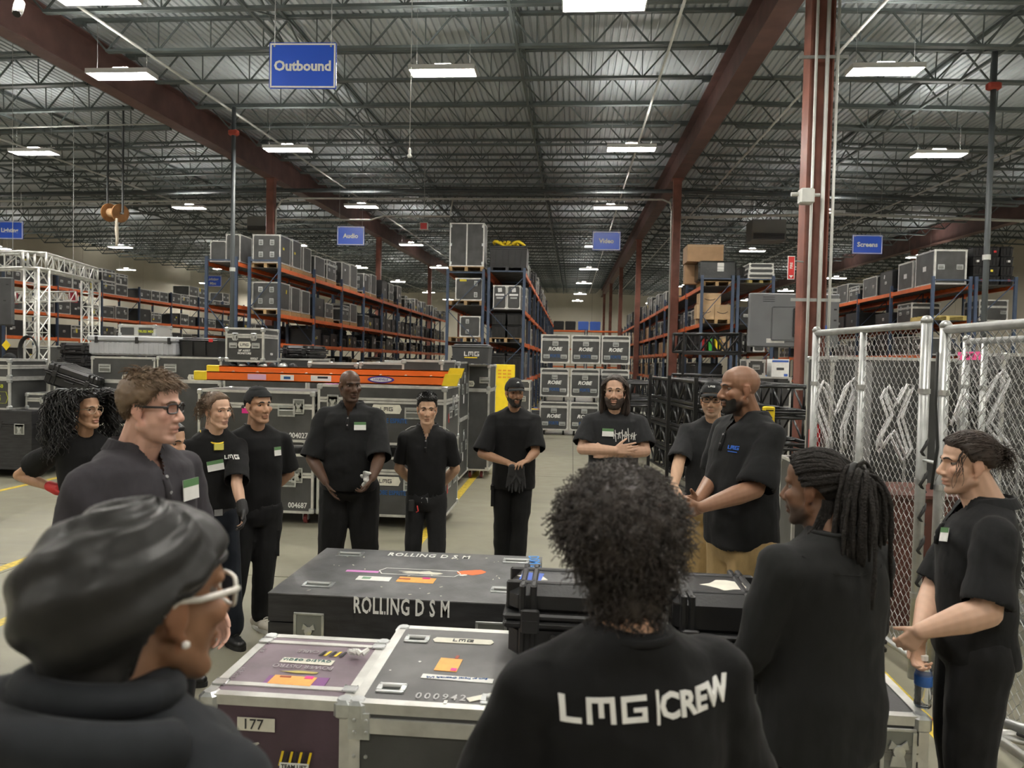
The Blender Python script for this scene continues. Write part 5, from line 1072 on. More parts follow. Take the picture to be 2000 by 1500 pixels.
u, v = topuv(905, 1253, .755, -.22, 2.36); o = onface('label_plate', plate_mesh(.25, .05, .012), t, .98, .72, H2, 't', u, v, .131, label='cream label plate with company letters'); put_mesh_text('lettering', lmg_mesh(.025), mat('dark_print', (0, 0, 0)), t, (u, v, H2 + .1345), (0, 0, 1), (0, 1, 0))
def lt_(x, y, w, h, m, tilt=0, jag=0, seed=1, name='sticker', dz=.001): return tpatch(lc, x, y, .755, w, h, m, tilt, jag, seed, name, dz)
lt_(876, 1299, .085, .115, ORSTICK, -.06); lt_(886, 1309, .022, .022, MAGENTA, -.06, dz=.0024); lt_(893, 1285, .012, .03, mat('dark_red_ink', (0, 0, 0)), -.06, dz=.0024); lt_(893, 1326, .26, .035, WHITE, -.05); u, v = topuv(893, 1326, .755, -.22, 2.36); letter('Burn or Travel, Crosswalk, UVL', .018, mat('blue_print', (0, 0, 0)), t, (u, v, .759), normal=(0, 0, 1), up=(.05, -1, 0), spacing=.95, shear=.3)
u, v = topuv(872, 1364, .755, -.22, 2.36); stencil('000942', .060, mat('grey_stencil', (.5, .5, .5), .6), t, (u - .02, v, .7585), normal=(0, 0, 1), up=(0, 1, 0), spacing=1.35, xs=.75, bold=.01)
lt_(948, 1362, .13, .03, CREAM, .55, dz=.003); lt_(870, 1372, .012, .025, WHITE); lt_(820, 1293, .012, .012, WHITE, 0, .3); lt_(762, 1310, .007, .007, WHITE)
# ribbed waterproof cases standing on top
t = pelican('equipment_case', 'black ribbed waterproof case with blue tape on its lid, standing on the plated case', .02, 2.74, .756, .52, .32, .29); patch(t, 't', -.16, .15, .085, .10, BLUET, -.1); patch(t, 't', -.16, .15, .14, .13, CREAM, -.1, 'torn_label', .5, 7).location.z -= .0008
c = fcase('flight_case', 'wide low case with silver corners behind the man with dreadlocks', .87, 2.83, 0, .98, .52, .60, casters=True, near=True, lid=.14, t=.036, latches=[('f', .38, .34)])
t = pelican('equipment_case', 'black ribbed waterproof case right of the curly afro, left of two', .60, 2.88, .601, .40, .42, .39, group='ribbed cases behind the afro'); patch(t, 't', .05, .2, .2, .14, CREAM, .1, 'torn_label', .35, 3)
t = pelican('equipment_case', 'black ribbed waterproof case right of the curly afro, right of two', 1.03, 2.90, .601, .40, .42, .41, group='ribbed cases behind the afro'); patch(t, 't', .1, .2, .07, .12, CREAM, .1, 'torn_label', .35, 8)
t = fcase('flight_case', 'tall slim case with diamond-plate aluminium top before the bald speaker', .72, 3.40, 0, .56, .30, .85, casters=True, near=True); b = MB()
for i in range(14):
    for j in range(7): a = .5 if (i + j) % 2 else -.5; c_ = np.array((-.25 + i * .038, .03 + j * .04, .852)); d = np.array((math.cos(a), math.sin(a), 0)) * .014; b.bar(c_ - d, c_ + d, .006, .004)
b.box(-.27, .012, .846, .27, .288, .851); b.build('diamond_plate', ALU, t)
# ---- wire fence
def chain_panel(name, A, B, z0, z1, parent, pitch=.058, wr=.0026):
    A, B = np.asarray(A, float), np.asarray(B, float); L = np.linalg.norm(B - A); d = (B - A) / L; nrm = np.array((-d[1], d[0])); n = int(L / pitch); dz = pitch * .62; m = int((z1 - z0) / dz); b = MB()
    for i in range(n + 1):
        pts = []
        for k in range(m + 1):
            s = (i + (.52 if k % 2 else -.02)) * pitch; s = min(max(s, 0), L); pts.append((*(A + d * s + nrm * (.003 if k % 2 else -.003)), z0 + k * dz))
        b.tube(pts, wr, 3, caps=False)
        pts = [(2 * (A + d * min(max((i + .5) * pitch, 0), L))[0] - p[0] - 0, 2 * (A + d * min(max((i + .5) * pitch, 0), L))[1] - p[1], p[2]) for p in pts] if i < n else None
        if pts: b.tube(pts, wr, 3, caps=False)
    return b.build(name, STEEL, parent)
def fence(label, A, B, H, posts, mesh=True, gate=False):
    A, B = np.asarray(A, float), np.asarray(B, float); t = thing('chain_link_fence', label, 'fence', (A[0], A[1], 0)); q = B - A
    for s in posts: p = q * s; MB().cyl((*p, 0), (*p, H + (.02 if s in (0, 1) else -.02)), .030 if s in (0, 1) else .024, 12).build('post', STEEL, t, smooth=True)
    for s in posts:
        if s in (0, 1): MB().lathe((*(q * s), H + .02), [(0.033, -.01), (.034, .01), (.02, .03), (0, .035)], 12).build('post_cap', STEEL, t, smooth=True)
        for z in (.5, 1.2, 1.75): MB().cyl((*(q * s), z), (*(q * s), z + .03), .035, 12).build('tie_band', CHROME, t)
    MB().cyl((*(q * -.01), H), (*(q * 1.01), H), .025, 12).build('top_rail', STEEL, t, smooth=True); MB().cyl((*(q * 0), .12), (*q, .12), .022, 10).build('bottom_rail', STEEL, t, smooth=True)
    if mesh: chain_panel('wire_mesh', (0, 0), q, .13, H, t)
    return t
fa = fence('left panel of the chain-link fence, ending at the post beside the man with tied hair', (1.96, 6.15), (2.13, 4.66), 2.17, (0, .5, 1))
fb = fence('chain-link gate panel running out of the picture at the right', (2.145, 4.46), (2.24, 2.45), 2.13, (0, .62, 1))
fc_ = fence('inner chain-link panel with a pink tag behind the right gate', (3.2, 6.3), (3.25, 4.2), 2.13, (0, .12, .5, 1))
for z in (.55, .75, .95, 1.15, 1.35): MB().tube([(.17 + .03, -1.49, z), (.17 - .02, -1.53, z + .05), (.17 + .01, -1.53, z + .1), (.17 + .03, -1.49, z + .13)], .010, 6).build('black_tape', RUBBER, fa, smooth=True)
MB().tube([(-.035, .01, 2.0), (-.04, .0, 1.7), (-.03, -.02, 1.45), (-.045, .0, 1.2)], .008, 6).build('black_cord', RUBBER, fb, smooth=True)
for z in (1.35, .5): MB().cyl((0, 0, z), (-.015, .20, z), .010, 8).build('gate_hinge', CHROME, fb)
p = atx(1893, 695, 3.19); t = thing('pink_tag', 'bright pink tape strip with black marks on the inner wire panel', 'tag', p); MB().box(-.004, -.17, -.033, 0, .17, .033).build('tape_strip', PINK, t); letter('MDF PT', .05, RUBBER, t, (-.006, 0, 0), normal=(-1, 0, 0), up=(0, 0, 1), bold=.01)
# things kept behind the fence
t = fcase('flight_case', 'tall black case with pale top edge behind the wire fence, left one', 2.95, 7.0, 0, 1.15, .7, 2.0, near=True, group='tall cases behind the fence'); fcase('flight_case', 'tall black case with pale top edge behind the wire fence, right one', 4.25, 6.6, 0, 1.2, .7, 2.05, near=True, group='tall cases behind the fence')
t = fcase('road_crate', 'brown wooden crate standing behind the lower part of the wire fence', 2.62, 5.6, 0, .8, .6, .95, body=mat('red_brown_wood', (.10, .035, .025), .6, noise=.3, scale=4), cat='crate', edge=mat('red_brown_trim', (.08, .03, .022), .5)); MB().box(-.42, -.02, .95, .42, .62, .975).build('crate_lid', mat('red_brown_wood', (0, 0, 0)), t)
t = thing('folding_panel', 'pale grey panel leaning behind the left fence panel', 'panel', (2.52, 6.55, 0)); MB().prism([(-.08, 0, .02), (.06, 0, .02), (.10, .15, 1.95), (-.04, .15, 1.95)], (0, .02, 0)).build('sheet', mat('pale_grey_sheet', (.26, .26, .26), .5), t); MB().prism([(-.07, .0, .1), (-.05, 0, .1), (-.01, .14, 1.9), (-.03, .14, 1.9)], (0, -.02, 0)).build('stiffener', ALU, t)
t = thing('storage_drum', 'blue drum behind the wire fence near the right edge', 'drum', (3.55, 5.4, 0)); MB().lathe((0, 0, 0), [(.24, .0), (.25, .02), (.25, .40), (.262, .41), (.262, .43), (.25, .44), (.25, .82), (.262, .83), (.262, .85), (.25, .86), (.25, 1.22), (.26, 1.24), (.24, 1.25), (0, 1.24)], 24).build('drum_body', mat('blue_drum', (.06, .08, .22), .45), t, smooth=False); MB().lathe((.1, .1, 1.24), [(.04, 0), (.04, .02), (0, .025)], 12).build('bung', PLASTIC, t)
t = thing('yellow_rail', 'short yellow bar on the floor goods behind the inner wire panel', 'bar', (3.6, 4.95, 0)); MB().box(-.3, -.03, .95, .3, .03, 1.03).build('bar', YELLOW, t); MB().box(-.05, -.03, 0, .05, .03, .95).build('stand', PLASTIC, t)
t = thing('fire_extinguisher', 'red cylinder standing on the crate side behind the left fence panel', 'extinguisher', atx(1592, 856, 2.35)); MB().lathe((0, 0, -.2), [(0, 0), (.055, .0), (.06, .02), (.06, .28), (.03, .33), (.02, .36), (0, .37)], 14).build('cylinder', RED, t, smooth=True); MB().box(-.02, -.05, .16, .02, .02, .18).build('handle', PLASTIC, t)
ez = t.location.z - .2; fcase('flight_case', 'dark case holding the red cylinder behind the fence', t.location.x, t.location.y - .2, 0, .5, .45, ez)
def zp(pts, d): return [at(1560 + x / 2.884, 640 + y / 2.884, d) for x, y in pts]
for k, (pts, d, lab) in enumerate([([(175, 690), (170, 620), (95, 410), (105, 360), (130, 310), (155, 335), (210, 485), (270, 330), (300, 295), (318, 345), (250, 560), (255, 690)], 6.55, 'leftmost of three, two raised points'), ([(450, 680), (460, 610), (515, 500), (475, 385), (495, 335), (545, 440), (600, 330), (635, 335), (570, 510), (625, 690), (595, 745), (525, 590), (460, 690)], 6.2, 'middle of three, crossed like an X'), ([(870, 540), (930, 365), (1025, 470), (1100, 300), (1140, 250), (1175, 300), (1070, 540), (1150, 640), (1235, 765)], 5.9, 'rightmost of three, tall peak')]):
    w3 = zp(pts, d); o0 = w3[0]; t = thing('bent_tube_letter', f'bent white double tube hung behind the wire fence, {lab}', 'tube', o0)
    for off in (-.016, .016): MB().tube([p - o0 + (off, 0, off) for p in w3], .013, 8).build('white_tube', TUBEW, t, smooth=True)
    for q in (0, len(w3) // 2): MB().box(-.03, .0, -.02, .03, .03, .02).build('mounting_clip', PLASTIC, t, w3[q] - o0)
    low = min(w3, key=lambda p: p[2]); MB().cyl((*(low - o0)[:2], -o0[2] + .01), low - o0, .012, 8).build('stand_post', STEEL, t); MB().box(*((low - o0)[:2] - .12), -o0[2], *((low - o0)[:2] + .12), -o0[2] + .012).build('stand_base', STEEL, t)
# small silver truss and a pipe by the fence foot
boxtruss('silver_truss', 'short silver truss lying on the floor at the lower right corner', (1.98, 3.30, .19), (2.12, 2.45, .19), .29, r=.022, bays=4)
MB().cyl((1.80, 3.46, .36), (2.2, 3.0, .385), .024, 12).build('steel_pipe', STEEL, smooth=True, label='loose steel pipe resting on the short truss at the lower right', cat='pipe')
b = MB()
for k in range(6): b.tube([(1.92 + .03 * k, 3.25 - .02 * k, .36), (2.0 + .02 * k, 3.1 - .05 * k, .37), (2.05, 2.95 - .05 * k, .37 + .008 * k), (2.12, 2.8 - .05 * k, .36)], .008, 5)
b.build('black_cable', RUBBER, smooth=True, label='tangle of black cables lying on the short silver truss', cat='cable')
for k, x in enumerate((1.72, 1.95)): MB().box(x, 4.35 - .25 * k, 0, x + .12, 4.37 - .25 * k, .003).build('red_tape', RED, label=f'scrap of red tape on the floor by the fence, {("left", "right")[k]} one', cat='tape')
# ================================================================== PEOPLE
def capsule(b, p, q, r0, r1=None, n=12, k=4, flat=None, fk=1.0):
    """tapered limb with round ends; flat = axis along which it is squashed by fk"""
    p, q = np.asarray(p, float), np.asarray(q, float); r1 = r0 if r1 is None else r1
    d = q - p; L = np.linalg.norm(d); d = d / L if L > 1e-9 else np.array((0, 0, 1.0))
    x = unit(np.cross(d, (0.3, 0.2, 0.93) if abs(d[2]) < .9 else (1, 0.1, 0))); y = np.cross(d, x); rs = []
    def ring(c, r):
        o = [x * math.cos(t) * r + y * math.sin(t) * r for t in [2 * math.pi * i / n for i in range(n)]]
        if flat is not None: o = [v - flat * (v @ flat) * (1 - fk) for v in o]
        rs.append([c + v for v in o])
    for i in range(k): a = -math.pi / 2 + (i + .15) / k * math.pi / 2; ring(p + d * r0 * math.sin(a) * (1 if flat is None else min(1, fk * 1.3)), r0 * math.cos(a))
    ring(p, r0); ring(q, r1)
    for i in range(k): a = (i + .85) / k * math.pi / 2; ring(q + d * r1 * math.sin(a) * (1 if flat is None else min(1, fk * 1.3)), r1 * math.cos(a))
    return b.rings(rs)
def ellip(b, c, ax, r, n=16, m=10):
    """ellipsoid; ax = 3 unit axes as rows, r = 3 radii"""
    rs = []
    for j in range(m):
        e = -math.pi / 2 + (j + .25) / (m - .5) * math.pi
        rs.append([np.asarray(c) + ax[0] * r[0] * math.cos(e) * math.cos(t) + ax[1] * r[1] * math.cos(e) * math.sin(t) + ax[2] * r[2] * math.sin(e) for t in [2 * math.pi * i / n for i in range(n)]])
    return b.rings(rs)
def eloft(b, cs, U, V, ab, n=24, ex=2.3):
    """loft of superellipses: centres cs, axes U V, half sizes ab"""
    rs = []
    for c, (a, bb) in zip(cs, ab):
        pts = []
        for i in range(n):
            t = 2 * math.pi * i / n; ct, st = math.cos(t), math.sin(t)
            pts.append(np.asarray(c) + U * a * math.copysign(abs(ct) ** (2 / ex), ct) + V * bb * math.copysign(abs(st) ** (2 / ex), st))
        rs.append(pts)
    return b.rings(rs)
def skin_remesh(b, voxel, smooth=3, fac=0.5):
    me = fixn(b.mesh('tmp', [])); o = bpy.data.objects.new('tmp', me); COL.objects.link(o)
    r = o.modifiers.new('r', 'REMESH'); r.mode = 'VOXEL'; r.voxel_size = voxel; r.use_smooth_shade = True
    if smooth: s = o.modifiers.new('s', 'SMOOTH'); s.iterations = smooth; s.factor = fac
    dg = bpy.context.evaluated_depsgraph_get(); out = bpy.data.meshes.new_from_object(o.evaluated_get(dg))
    bpy.data.objects.remove(o); bpy.data.meshes.remove(me); return out
def getv(me): a = np.empty(len(me.vertices) * 3); me.vertices.foreach_get('co', a); return a.reshape(-1, 3)
def setv(me, a): me.vertices.foreach_set('co', a.ravel()); me.update()
def getn(me): a = np.empty(len(me.vertices) * 3); me.vertex_normals.foreach_get('vector', a); return a.reshape(-1, 3)
def bvh(me): return BVHTree.FromPolygons([v.co.copy() for v in me.vertices], [tuple(p.vertices) for p in me.polygons])
def finish(me, m, name, parent, tint=None, **kw):
    me.materials.clear(); me.materials.append(m); me.polygons.foreach_set('use_smooth', [True] * len(me.polygons)); me.name = name
    if tint is not None:
        at_ = me.color_attributes.new('tint', 'FLOAT_COLOR', 'POINT'); at_.data.foreach_set('color', np.hstack([tint, np.ones((len(tint), 1))]).astype(np.float32).ravel())
    return put(name, me, parent, **kw)
def folds(me, amp, seed, zst=1.0, f=24.0, zdir=None):
    """soft cloth folds: warped waves pushed along the normals"""
    v, n = getv(me), getn(me); r = np.random.RandomState(seed); h = np.zeros(len(v))
    amp *= 1.45; wv = v + 0.05 * np.sin(v[:, [1, 2, 0]] * 11 + seed)
    for i in range(7):
        d = r.normal(size=3); d[2] *= zst; d /= np.linalg.norm(d); k = f * r.uniform(.6, 1.7)
        s = np.sin(wv @ d * k + r.uniform(0, 6.3)); h += np.sign(s) * np.abs(s) ** 1.5 / (1 + .25 * i)
    h = np.where(h < 0, h * .35, h); setv(me, v + n * (h * amp / 3)[:, None])
SKINM = mat('skin', (.5, .3, .2), 0.48, attr=True, spec=.4); SKINM.node_tree.nodes['Principled BSDF'].inputs['Subsurface Weight'].default_value = 0.0
def cloth(name, col, rough=.85, bump=.25): 
    m = mat(name, col, rough, noise=.12, scale=30, bump=.5, bscale=11, spec=.24, stretch=(1, 1, .55)); b = m.node_tree.nodes['Principled BSDF']; b.inputs['Sheen Weight'].default_value = .03; b.inputs['Sheen Roughness'].default_value = .5; return m
TEE = cloth('black_cotton', (.0075, .0075, .008)); POLO = cloth('black_pique', (.0105, .0108, .0115)); GREYPOLO = cloth('charcoal_pique', (.040, .037, .043)); FADED = cloth('faded_black_cotton', (.019, .0195, .021))
TROUS = cloth('black_twill', (.009, .009, .0095)); NAVY = cloth('blue_black_twill', (.011, .014, .020)); DENIM = cloth('black_denim', (.016, .016, .017)); KHAKI = cloth('khaki_twill', (.36, .25, .115)); PULL = cloth('black_pullover', (.013, .0135, .0135)); JACKET = cloth('dark_fleece', (.016, .018, .021))
DURAG = cloth('black_satin', (.019, .0185, .0175), .40, .1); CAPM = cloth('black_cap_cotton', (.02, .021, .022)); LEATHER = mat('black_leather', (.015, .015, .015), .35); CANVAS = mat('white_canvas', (.62, .58, .5), .7, noise=.12, scale=12); GLOVEK = mat('black_knit_glove', (.02, .02, .021), .7, bump=.3, bscale=200); GLOVER = mat('red_glove', (.5, .02, .02), .6, bump=.2, bscale=150)
EYEW = mat('eye_white', (.22, .19, .17), .35); IRISD = mat('brown_iris', (.025, .013, .008), .15); 
def hairm(name, c, rough=.5): return mat(name, c, rough, noise=.35, scale=25, spec=.5)
HBLACK = hairm('black_hair', (.010, .009, .009), .42); HBROWN = hairm('brown_hair', (.15, .098, .058), .5); HDKBR = hairm('dark_brown_hair', (.028, .017, .011), .62); HAFRO = hairm('dark_curly_hair', (.030, .022, .017), .5); HLTBR = hairm('light_brown_hair', (.115, .070, .040), .5); HDREAD = mat('black_dreads', (.016, .0135, .012), .8, noise=.4, scale=60, bump=.8, bscale=140, spec=.3)
GLFR = mat('black_spectacle_frame', (.012, .012, .013), .3); GLCLR = mat('clear_spectacle_frame', (.7, .68, .62), .25); GLMET = mat('gold_wire', (.5, .4, .28), .3, .8); LENS = mat('spectacle_lens', (.9, .9, .9), .05)
def _lens():
    nt = LENS.node_tree; tr = nt.nodes.new('ShaderNodeBsdfTransparent'); gl = nt.nodes.new('ShaderNodeBsdfGlossy'); mx = nt.nodes.new('ShaderNodeMixShader'); mx.inputs[0].default_value = .07; gl.inputs['Roughness'].default_value = .05
    tr.inputs[0].default_value = (.93, .93, .94, 1); nt.links.new(tr.outputs[0], mx.inputs[1]); nt.links.new(gl.outputs[0], mx.inputs[2]); nt.links.new(mx.outputs[0], nt.nodes['Material Output'].inputs['Surface']); nt.nodes.remove(nt.nodes['Principled BSDF'])
_lens()
BADGEG = mat('badge_green', (.10, .22, .09), .5)

def hand(b, W, D, N, side, s=1.0, curl=(.35, .5, .3), spread=.10, thumb=(.6, .25), n=8):
    """palm, four unequal jointed fingers and a side thumb; D towards the fingers, N out of the palm"""
    D, N = unit(D), np.asarray(N, float); N = unit(N - D * (N @ D)); T = np.cross(N, D) * (-1 if side > 0 else 1)
    W = np.asarray(W, float)
    mc = [W + (D * y + T * x) * s for x, y in ((.030, .088), (.010, .094), (-.011, .090), (-.030, .080))]
    for i, m_ in enumerate(mc): capsule(b, W + (D * .012 + T * (.016 - .011 * i)) * s, m_, .0165 * s, .0115 * s, n, 3, N, .85)
    capsule(b, mc[0], mc[3], .0105 * s, .0095 * s, n, 3); capsule(b, W + (D * .05 + T * .015) * s, W + (D * .055 - T * .02) * s, .015 * s, .013 * s, n, 3, N, .8)
    for i, (p, ln) in enumerate(zip(mc, (.074, .083, .077, .060))):
        d0 = unit(D + T * spread * (1.2 - .8 * i)); c = 0.0; q = p; rr = [.0092, .0086, .0078, .0066]
        ax = np.cross(d0, N); 
        for j, fr in enumerate((.46, .30, .24)):
            c += curl[j] * (1 + .08 * i); dd = d0 * math.cos(c) + N * math.sin(c); e = q + dd * ln * fr * s; capsule(b, q, e, rr[j] * s, rr[j + 1] * s, n, 3); q = e
    tb = W + (D * .022 + T * .026) * s; t1 = unit(T * thumb[0] + D * .75 + N * thumb[1]); capsule(b, W + D * .015 * s, tb, .015 * s, .0135 * s, n, 3)
    m1 = tb + t1 * .040 * s; t2 = unit(t1 + D * .35 + N * thumb[1] * .6); capsule(b, tb, m1, .0135 * s, .0105 * s, n, 3); m2 = m1 + t2 * .030 * s; capsule(b, m1, m2, .0105 * s, .009 * s, n, 3); capsule(b, m2, m2 + unit(t2 + N * .2) * .022 * s, .009 * s, .0072 * s, n, 3)
    return mc

class Person:
    def __init__(s, label, hc, facing, head, skin, hs=0.95, sw=.172, drop=.18, girth=1.0, belly=0.0, group=None, voxel=.0056, lean=.03):
        a = math.radians(facing); s.F = np.array((math.cos(a), math.sin(a), 0)); s.R = np.array((math.sin(a), -math.cos(a), 0)); s.Z = np.array((0, 0, 1.0))
        s.hc = np.asarray(hc, float); ya, pi_, ro = (math.radians(q) for q in head)
        f = np.array((math.cos(ya) * math.cos(pi_), math.sin(ya) * math.cos(pi_), math.sin(pi_))); r = np.array((math.sin(ya), -math.cos(ya), 0)); u = np.cross(r, f)
        r, u = r * math.cos(ro) + u * math.sin(ro), u * math.cos(ro) - r * math.sin(ro)
        s.ax = np.array((r, f, u)); s.hs = hs; s.skin = np.array(skin, float) * 1.08; s.sw = sw; s.g = girth; s.belly = belly; s.voxel = voxel
        s.base = np.array((s.hc[0], s.hc[1], 0)) - s.F * lean * 1.6; s.S = s.hc[2] - drop; s.h = s.hc[2] + .125 * hs
        s.root = thing('person', label, 'person', s.base, 0, group)
        s.J = {k: s.L(k * sw * .96, -.008, s.S - .058) for k in (1, -1)}; s.arm = {}; s.b = MB(); s.seed = int(abs(s.hc[0] * 977 + s.hc[1] * 131)) % 9999
    def L(s, r, f, u): return s.R * r + s.F * f + s.Z * u                      # relative to the base
    def W(s, p): return np.asarray(p, float) - s.base                           # world point -> relative to the base
    def H(s, x, y, z): return s.W(s.hc) + (s.ax[0] * x + s.ax[1] * y + s.ax[2] * z) * s.hs
    def arms(s, k, E, Wr, D=None, N=None, curl=(.35, .5, .3), hands=True, thick=1.0, spread=.1, thumb=(.6, .25)):
        """k = +1 right, -1 left; elbow and wrist relative to the base"""
        E, Wr = np.asarray(E, float), np.asarray(Wr, float)
        # keep real limb lengths: elbow lies on the sphere round the shoulder, wrist round the elbow
        ua, fa = .155 * s.h * 1.03, .138 * s.h * 1.08
        s.arm[k] = (E, Wr); b = s.b; t = thick; s.thick = getattr(s, 'thick', {}); s.thick[k] = thick
        capsule(b, s.J[k] - s.R * k * .05, s.J[k], .048, .048 * t); capsule(b, s.J[k], E, .049 * t, .040 * t); capsule(b, E, E + (Wr - E) * .35, .041 * t, .042 * t); capsule(b, E + (Wr - E) * .35, Wr, .042 * t, .0265 * (t * .5 + .5))
        D = Wr - E if D is None else np.asarray(D, float); N = s.F if N is None else np.asarray(N, float)
        if hands: hand(b, Wr, D, N, k, s.h / 1.80, curl, spread, thumb)
    def headshape(s, nose=1.0, jaw=1.0, fat=0.0):
        b, H, A, q = s.b, s.H, s.ax, s.hs
        def E(c, r): ellip(b, H(*c), A, [x * q for x in r])
        def Cp(p, r, r0, r1=None): capsule(b, H(*p), H(*r), r0 * q, (r1 or r0) * q)
        E((0, -.012, .050), (.076, .097, .083)); E((0, .028, .058), (.066, .058, .062)); E((0, .028, -.018), (.0635 + fat, .060, .075)); E((0, .026, -.063), (.054 * jaw + fat, .054, .046)); E((0, .068, -.092), (.027 * jaw, .020, .019))
        for k in (1, -1):
            Cp((k * .050 * jaw, .0, -.045), (k * .022, .058, -.088), .022 + fat * .6, .020); E((k * .042, .060, -.008), (.024, .023, .022))
            E((k * .0135 * nose, .094, -.025), (.0090 * nose, .011, .0088)); E((k * .0765, -.010, .004), (.0075, .019, .031)); Cp((k * .079, -.020, .030), (k * .082, -.026, .0), .0055); Cp((k * .079, -.02, .030), (k * .078, -.002, .032), .0055, .005); E((k * .0745, .0, -.026), (.006, .009, .009))
            Cp((k * .010, .083, .036), (k * .046, .066, .038), .0125, .010)
        Cp((0, .082, .024), (0, .104, -.018), .0085, .0135 * nose); E((0, .0845, -.051), (.026, .0125, .0070)); E((0, .083, -.065), (.023, .0125, .0085)); Cp((0, .09, -.03), (0, .082, -.05), .008, .010)
        nb = s.L(0, -.045, s.S + .01); Cp2 = capsule
        Cp2(b, H(0, -.022, -.03), nb, .054 * q + fat * .5, .060 + fat * .5); Cp2(b, H(0, .0, -.075), s.L(0, -.01, s.S - .01), .044 * q + fat * .5, .055)
        for k in (1, -1): capsule(b, s.L(0, -.025, s.S + .005), s.L(k * s.sw * .75, -.01, s.S - .055), .038, .034)
        capsule(b, s.L(0, -.005, s.S - .05), s.L(0, 0, s.S - .30), .07, .07)
    def build_body(s, stubble=0.0, stubcol=(.03, .025, .022), scalp=None, legs=None, lipc=None, beardmask=None):
        for a, b_, r0, r1 in legs or []: capsule(s.b, a, b_, r0, r1)
        me = skin_remesh(s.b, s.voxel, 4, .5); v = getv(me); q = ((v - s.W(s.hc)) @ s.ax.T) / s.hs
        d = np.zeros(len(v))
        for k in (1, -1): d -= .0105 * np.exp(-(((q - (k * .032, .078, .020)) * (1, .7, 1.25)) ** 2).sum(1) / (2 * .0125 ** 2))
        front = (q[:, 1] > .055)
        d -= .0045 * np.exp(-(q[:, 2] + .0585) ** 2 / (2 * .0026 ** 2)) * np.exp(-q[:, 0] ** 2 / (2 * .017 ** 2)) * front
        d -= .003 * np.exp(-((q[:, 2] + .079) ** 2) / (2 * .006 ** 2)) * np.exp(-q[:, 0] ** 2 / (2 * .02 ** 2)) * front
        v = v + s.ax[1] * (d * s.hs)[:, None]; setv(me, v)
        t = np.tile(s.skin, (len(v), 1)); r = np.random.RandomState(3); nv = np.sin(v @ r.normal(size=3) * 60) * np.sin(v @ r.normal(size=3) * 45); t *= (1 + .05 * nv)[:, None]
        def mixc(w, c): 
            nonlocal t; w = np.clip(w, 0, 1)[:, None]; t = t * (1 - w) + np.asarray(c) * w
        lip = np.exp(-((q[:, 0] / .022) ** 4)) * np.exp(-(((q[:, 2] + .0585) / .0125) ** 4)) * (q[:, 1] > .068)
        mixc(lip * .65, lipc if lipc is not None else s.skin * (.78, .48, .48))
        mixc(np.exp(-((q[:, 2] + .0585) / .0022) ** 2) * np.exp(-((q[:, 0] / .023) ** 4)) * (q[:, 1] > .068) * .7, s.skin * .25)
        ear = (np.abs(q[:, 0]) > .070) & (np.abs(q[:, 2]) < .045) & (q[:, 1] < .03) & (q[:, 1] > -.04); mixc(ear * .25, s.skin * (1.1, .72, .68))
        chk = sum(np.exp(-(((q - (k * .045, .075, -.012)) / .024) ** 2).sum(1)) for k in (1, -1)); mixc(chk * .25, s.skin * (1.15, .72, .68)); nz = np.exp(-(((q - (0, .11, -.02)) / .018) ** 2).sum(1)); mixc(nz * .2, s.skin * (1.1, .75, .72))
        for k in (1, -1): mixc(np.exp(-((q[:, 0] - k * .009) / .0042) ** 2 - ((q[:, 2] + .033) / .0035) ** 2 - ((q[:, 1] - .098) / .012) ** 2) * .75, s.skin * .2)
        if stubble: 
            w = ((q[:, 2] < -.035) & (q[:, 2] > -.125) & (q[:, 1] > -.005)).astype(float) * (1 - lip); w *= np.clip((-.03 - q[:, 2]) / .02 + (np.abs(q[:, 0]) < .03) * .6, 0, 1) * np.clip((q[:, 1] + .005) / .02, 0, 1); mixc(w * stubble, stubcol)
        if scalp is not None: w = np.clip((q[:, 2] - .055 + .25 * np.minimum(0, -.02 - q[:, 1])) / .02, 0, 1) * (q[:, 2] > .0); mixc(w * scalp[0], scalp[1])
        s.body = finish(me, SKINM, 'body', s.root, np.clip(t, 0, 1)); s.bt = bvh(me)
        b = MB(); 
        for k in (1, -1):
            e = MB(); c = s.H(k * .0315, .0605, .0195); rad = .0122 * s.hs; A = s.ax
            prof = [(math.sin(t) * rad, math.cos(t) * rad) for t in np.radians((2, 14, 28, 33, 50, 70, 100, 130))]
            for i in range(len(prof) - 1): e.rings([[c + A[1] * z + (A[0] * math.cos(t) + A[2] * math.sin(t)) * rr_ for t in [2 * math.pi * j / 14 for j in range(14)]] for rr_, z in prof[i:i + 2]], 0 if i >= 2 else 1, caps=i == 0)
            e.build('eye', [EYEW, IRISD], s.root, smooth=True)
            l = MB(); lr = rad * 1.09
            for lo, hi in ((17, 100), (-90, -26)):
                l.rings([[c + lr * (A[1] * math.cos(math.radians(el)) * math.cos(az) + A[0] * math.sin(az) * math.cos(math.radians(el)) * 1.0 + A[2] * math.sin(math.radians(el))) for az in np.linspace(-1.5, 1.5, 11)] for el in np.linspace(lo, hi, 5)], caps=False, closed=False)
            me2 = l.mesh('eyelid', SKINM); finish(me2, SKINM, 'eyelid', s.root, np.tile(s.skin * .85, (len(me2.vertices), 1)))
        return s
    def eyebrows(s, m, th=1.0):
        for k in (1, -1):
            pts = []
            for x, z in ((.013, .036), (.024, .0405), (.036, .0405), (.048, .033)):
                o = s.H(0, 0, z); d = s.H(k * x, .09 if x < .04 else .075, z) - o; hit = s.bt.ray_cast(Vector(o + d * 3), Vector(-unit(d))); pts.append(np.array(hit[0]) if hit[0] else s.H(k * x, .08, z))
            b = MB(); b.tube(pts, [.0035 * th, .0045 * th, .004 * th, .002], 6); b.build('eyebrow', m, s.root, smooth=True)
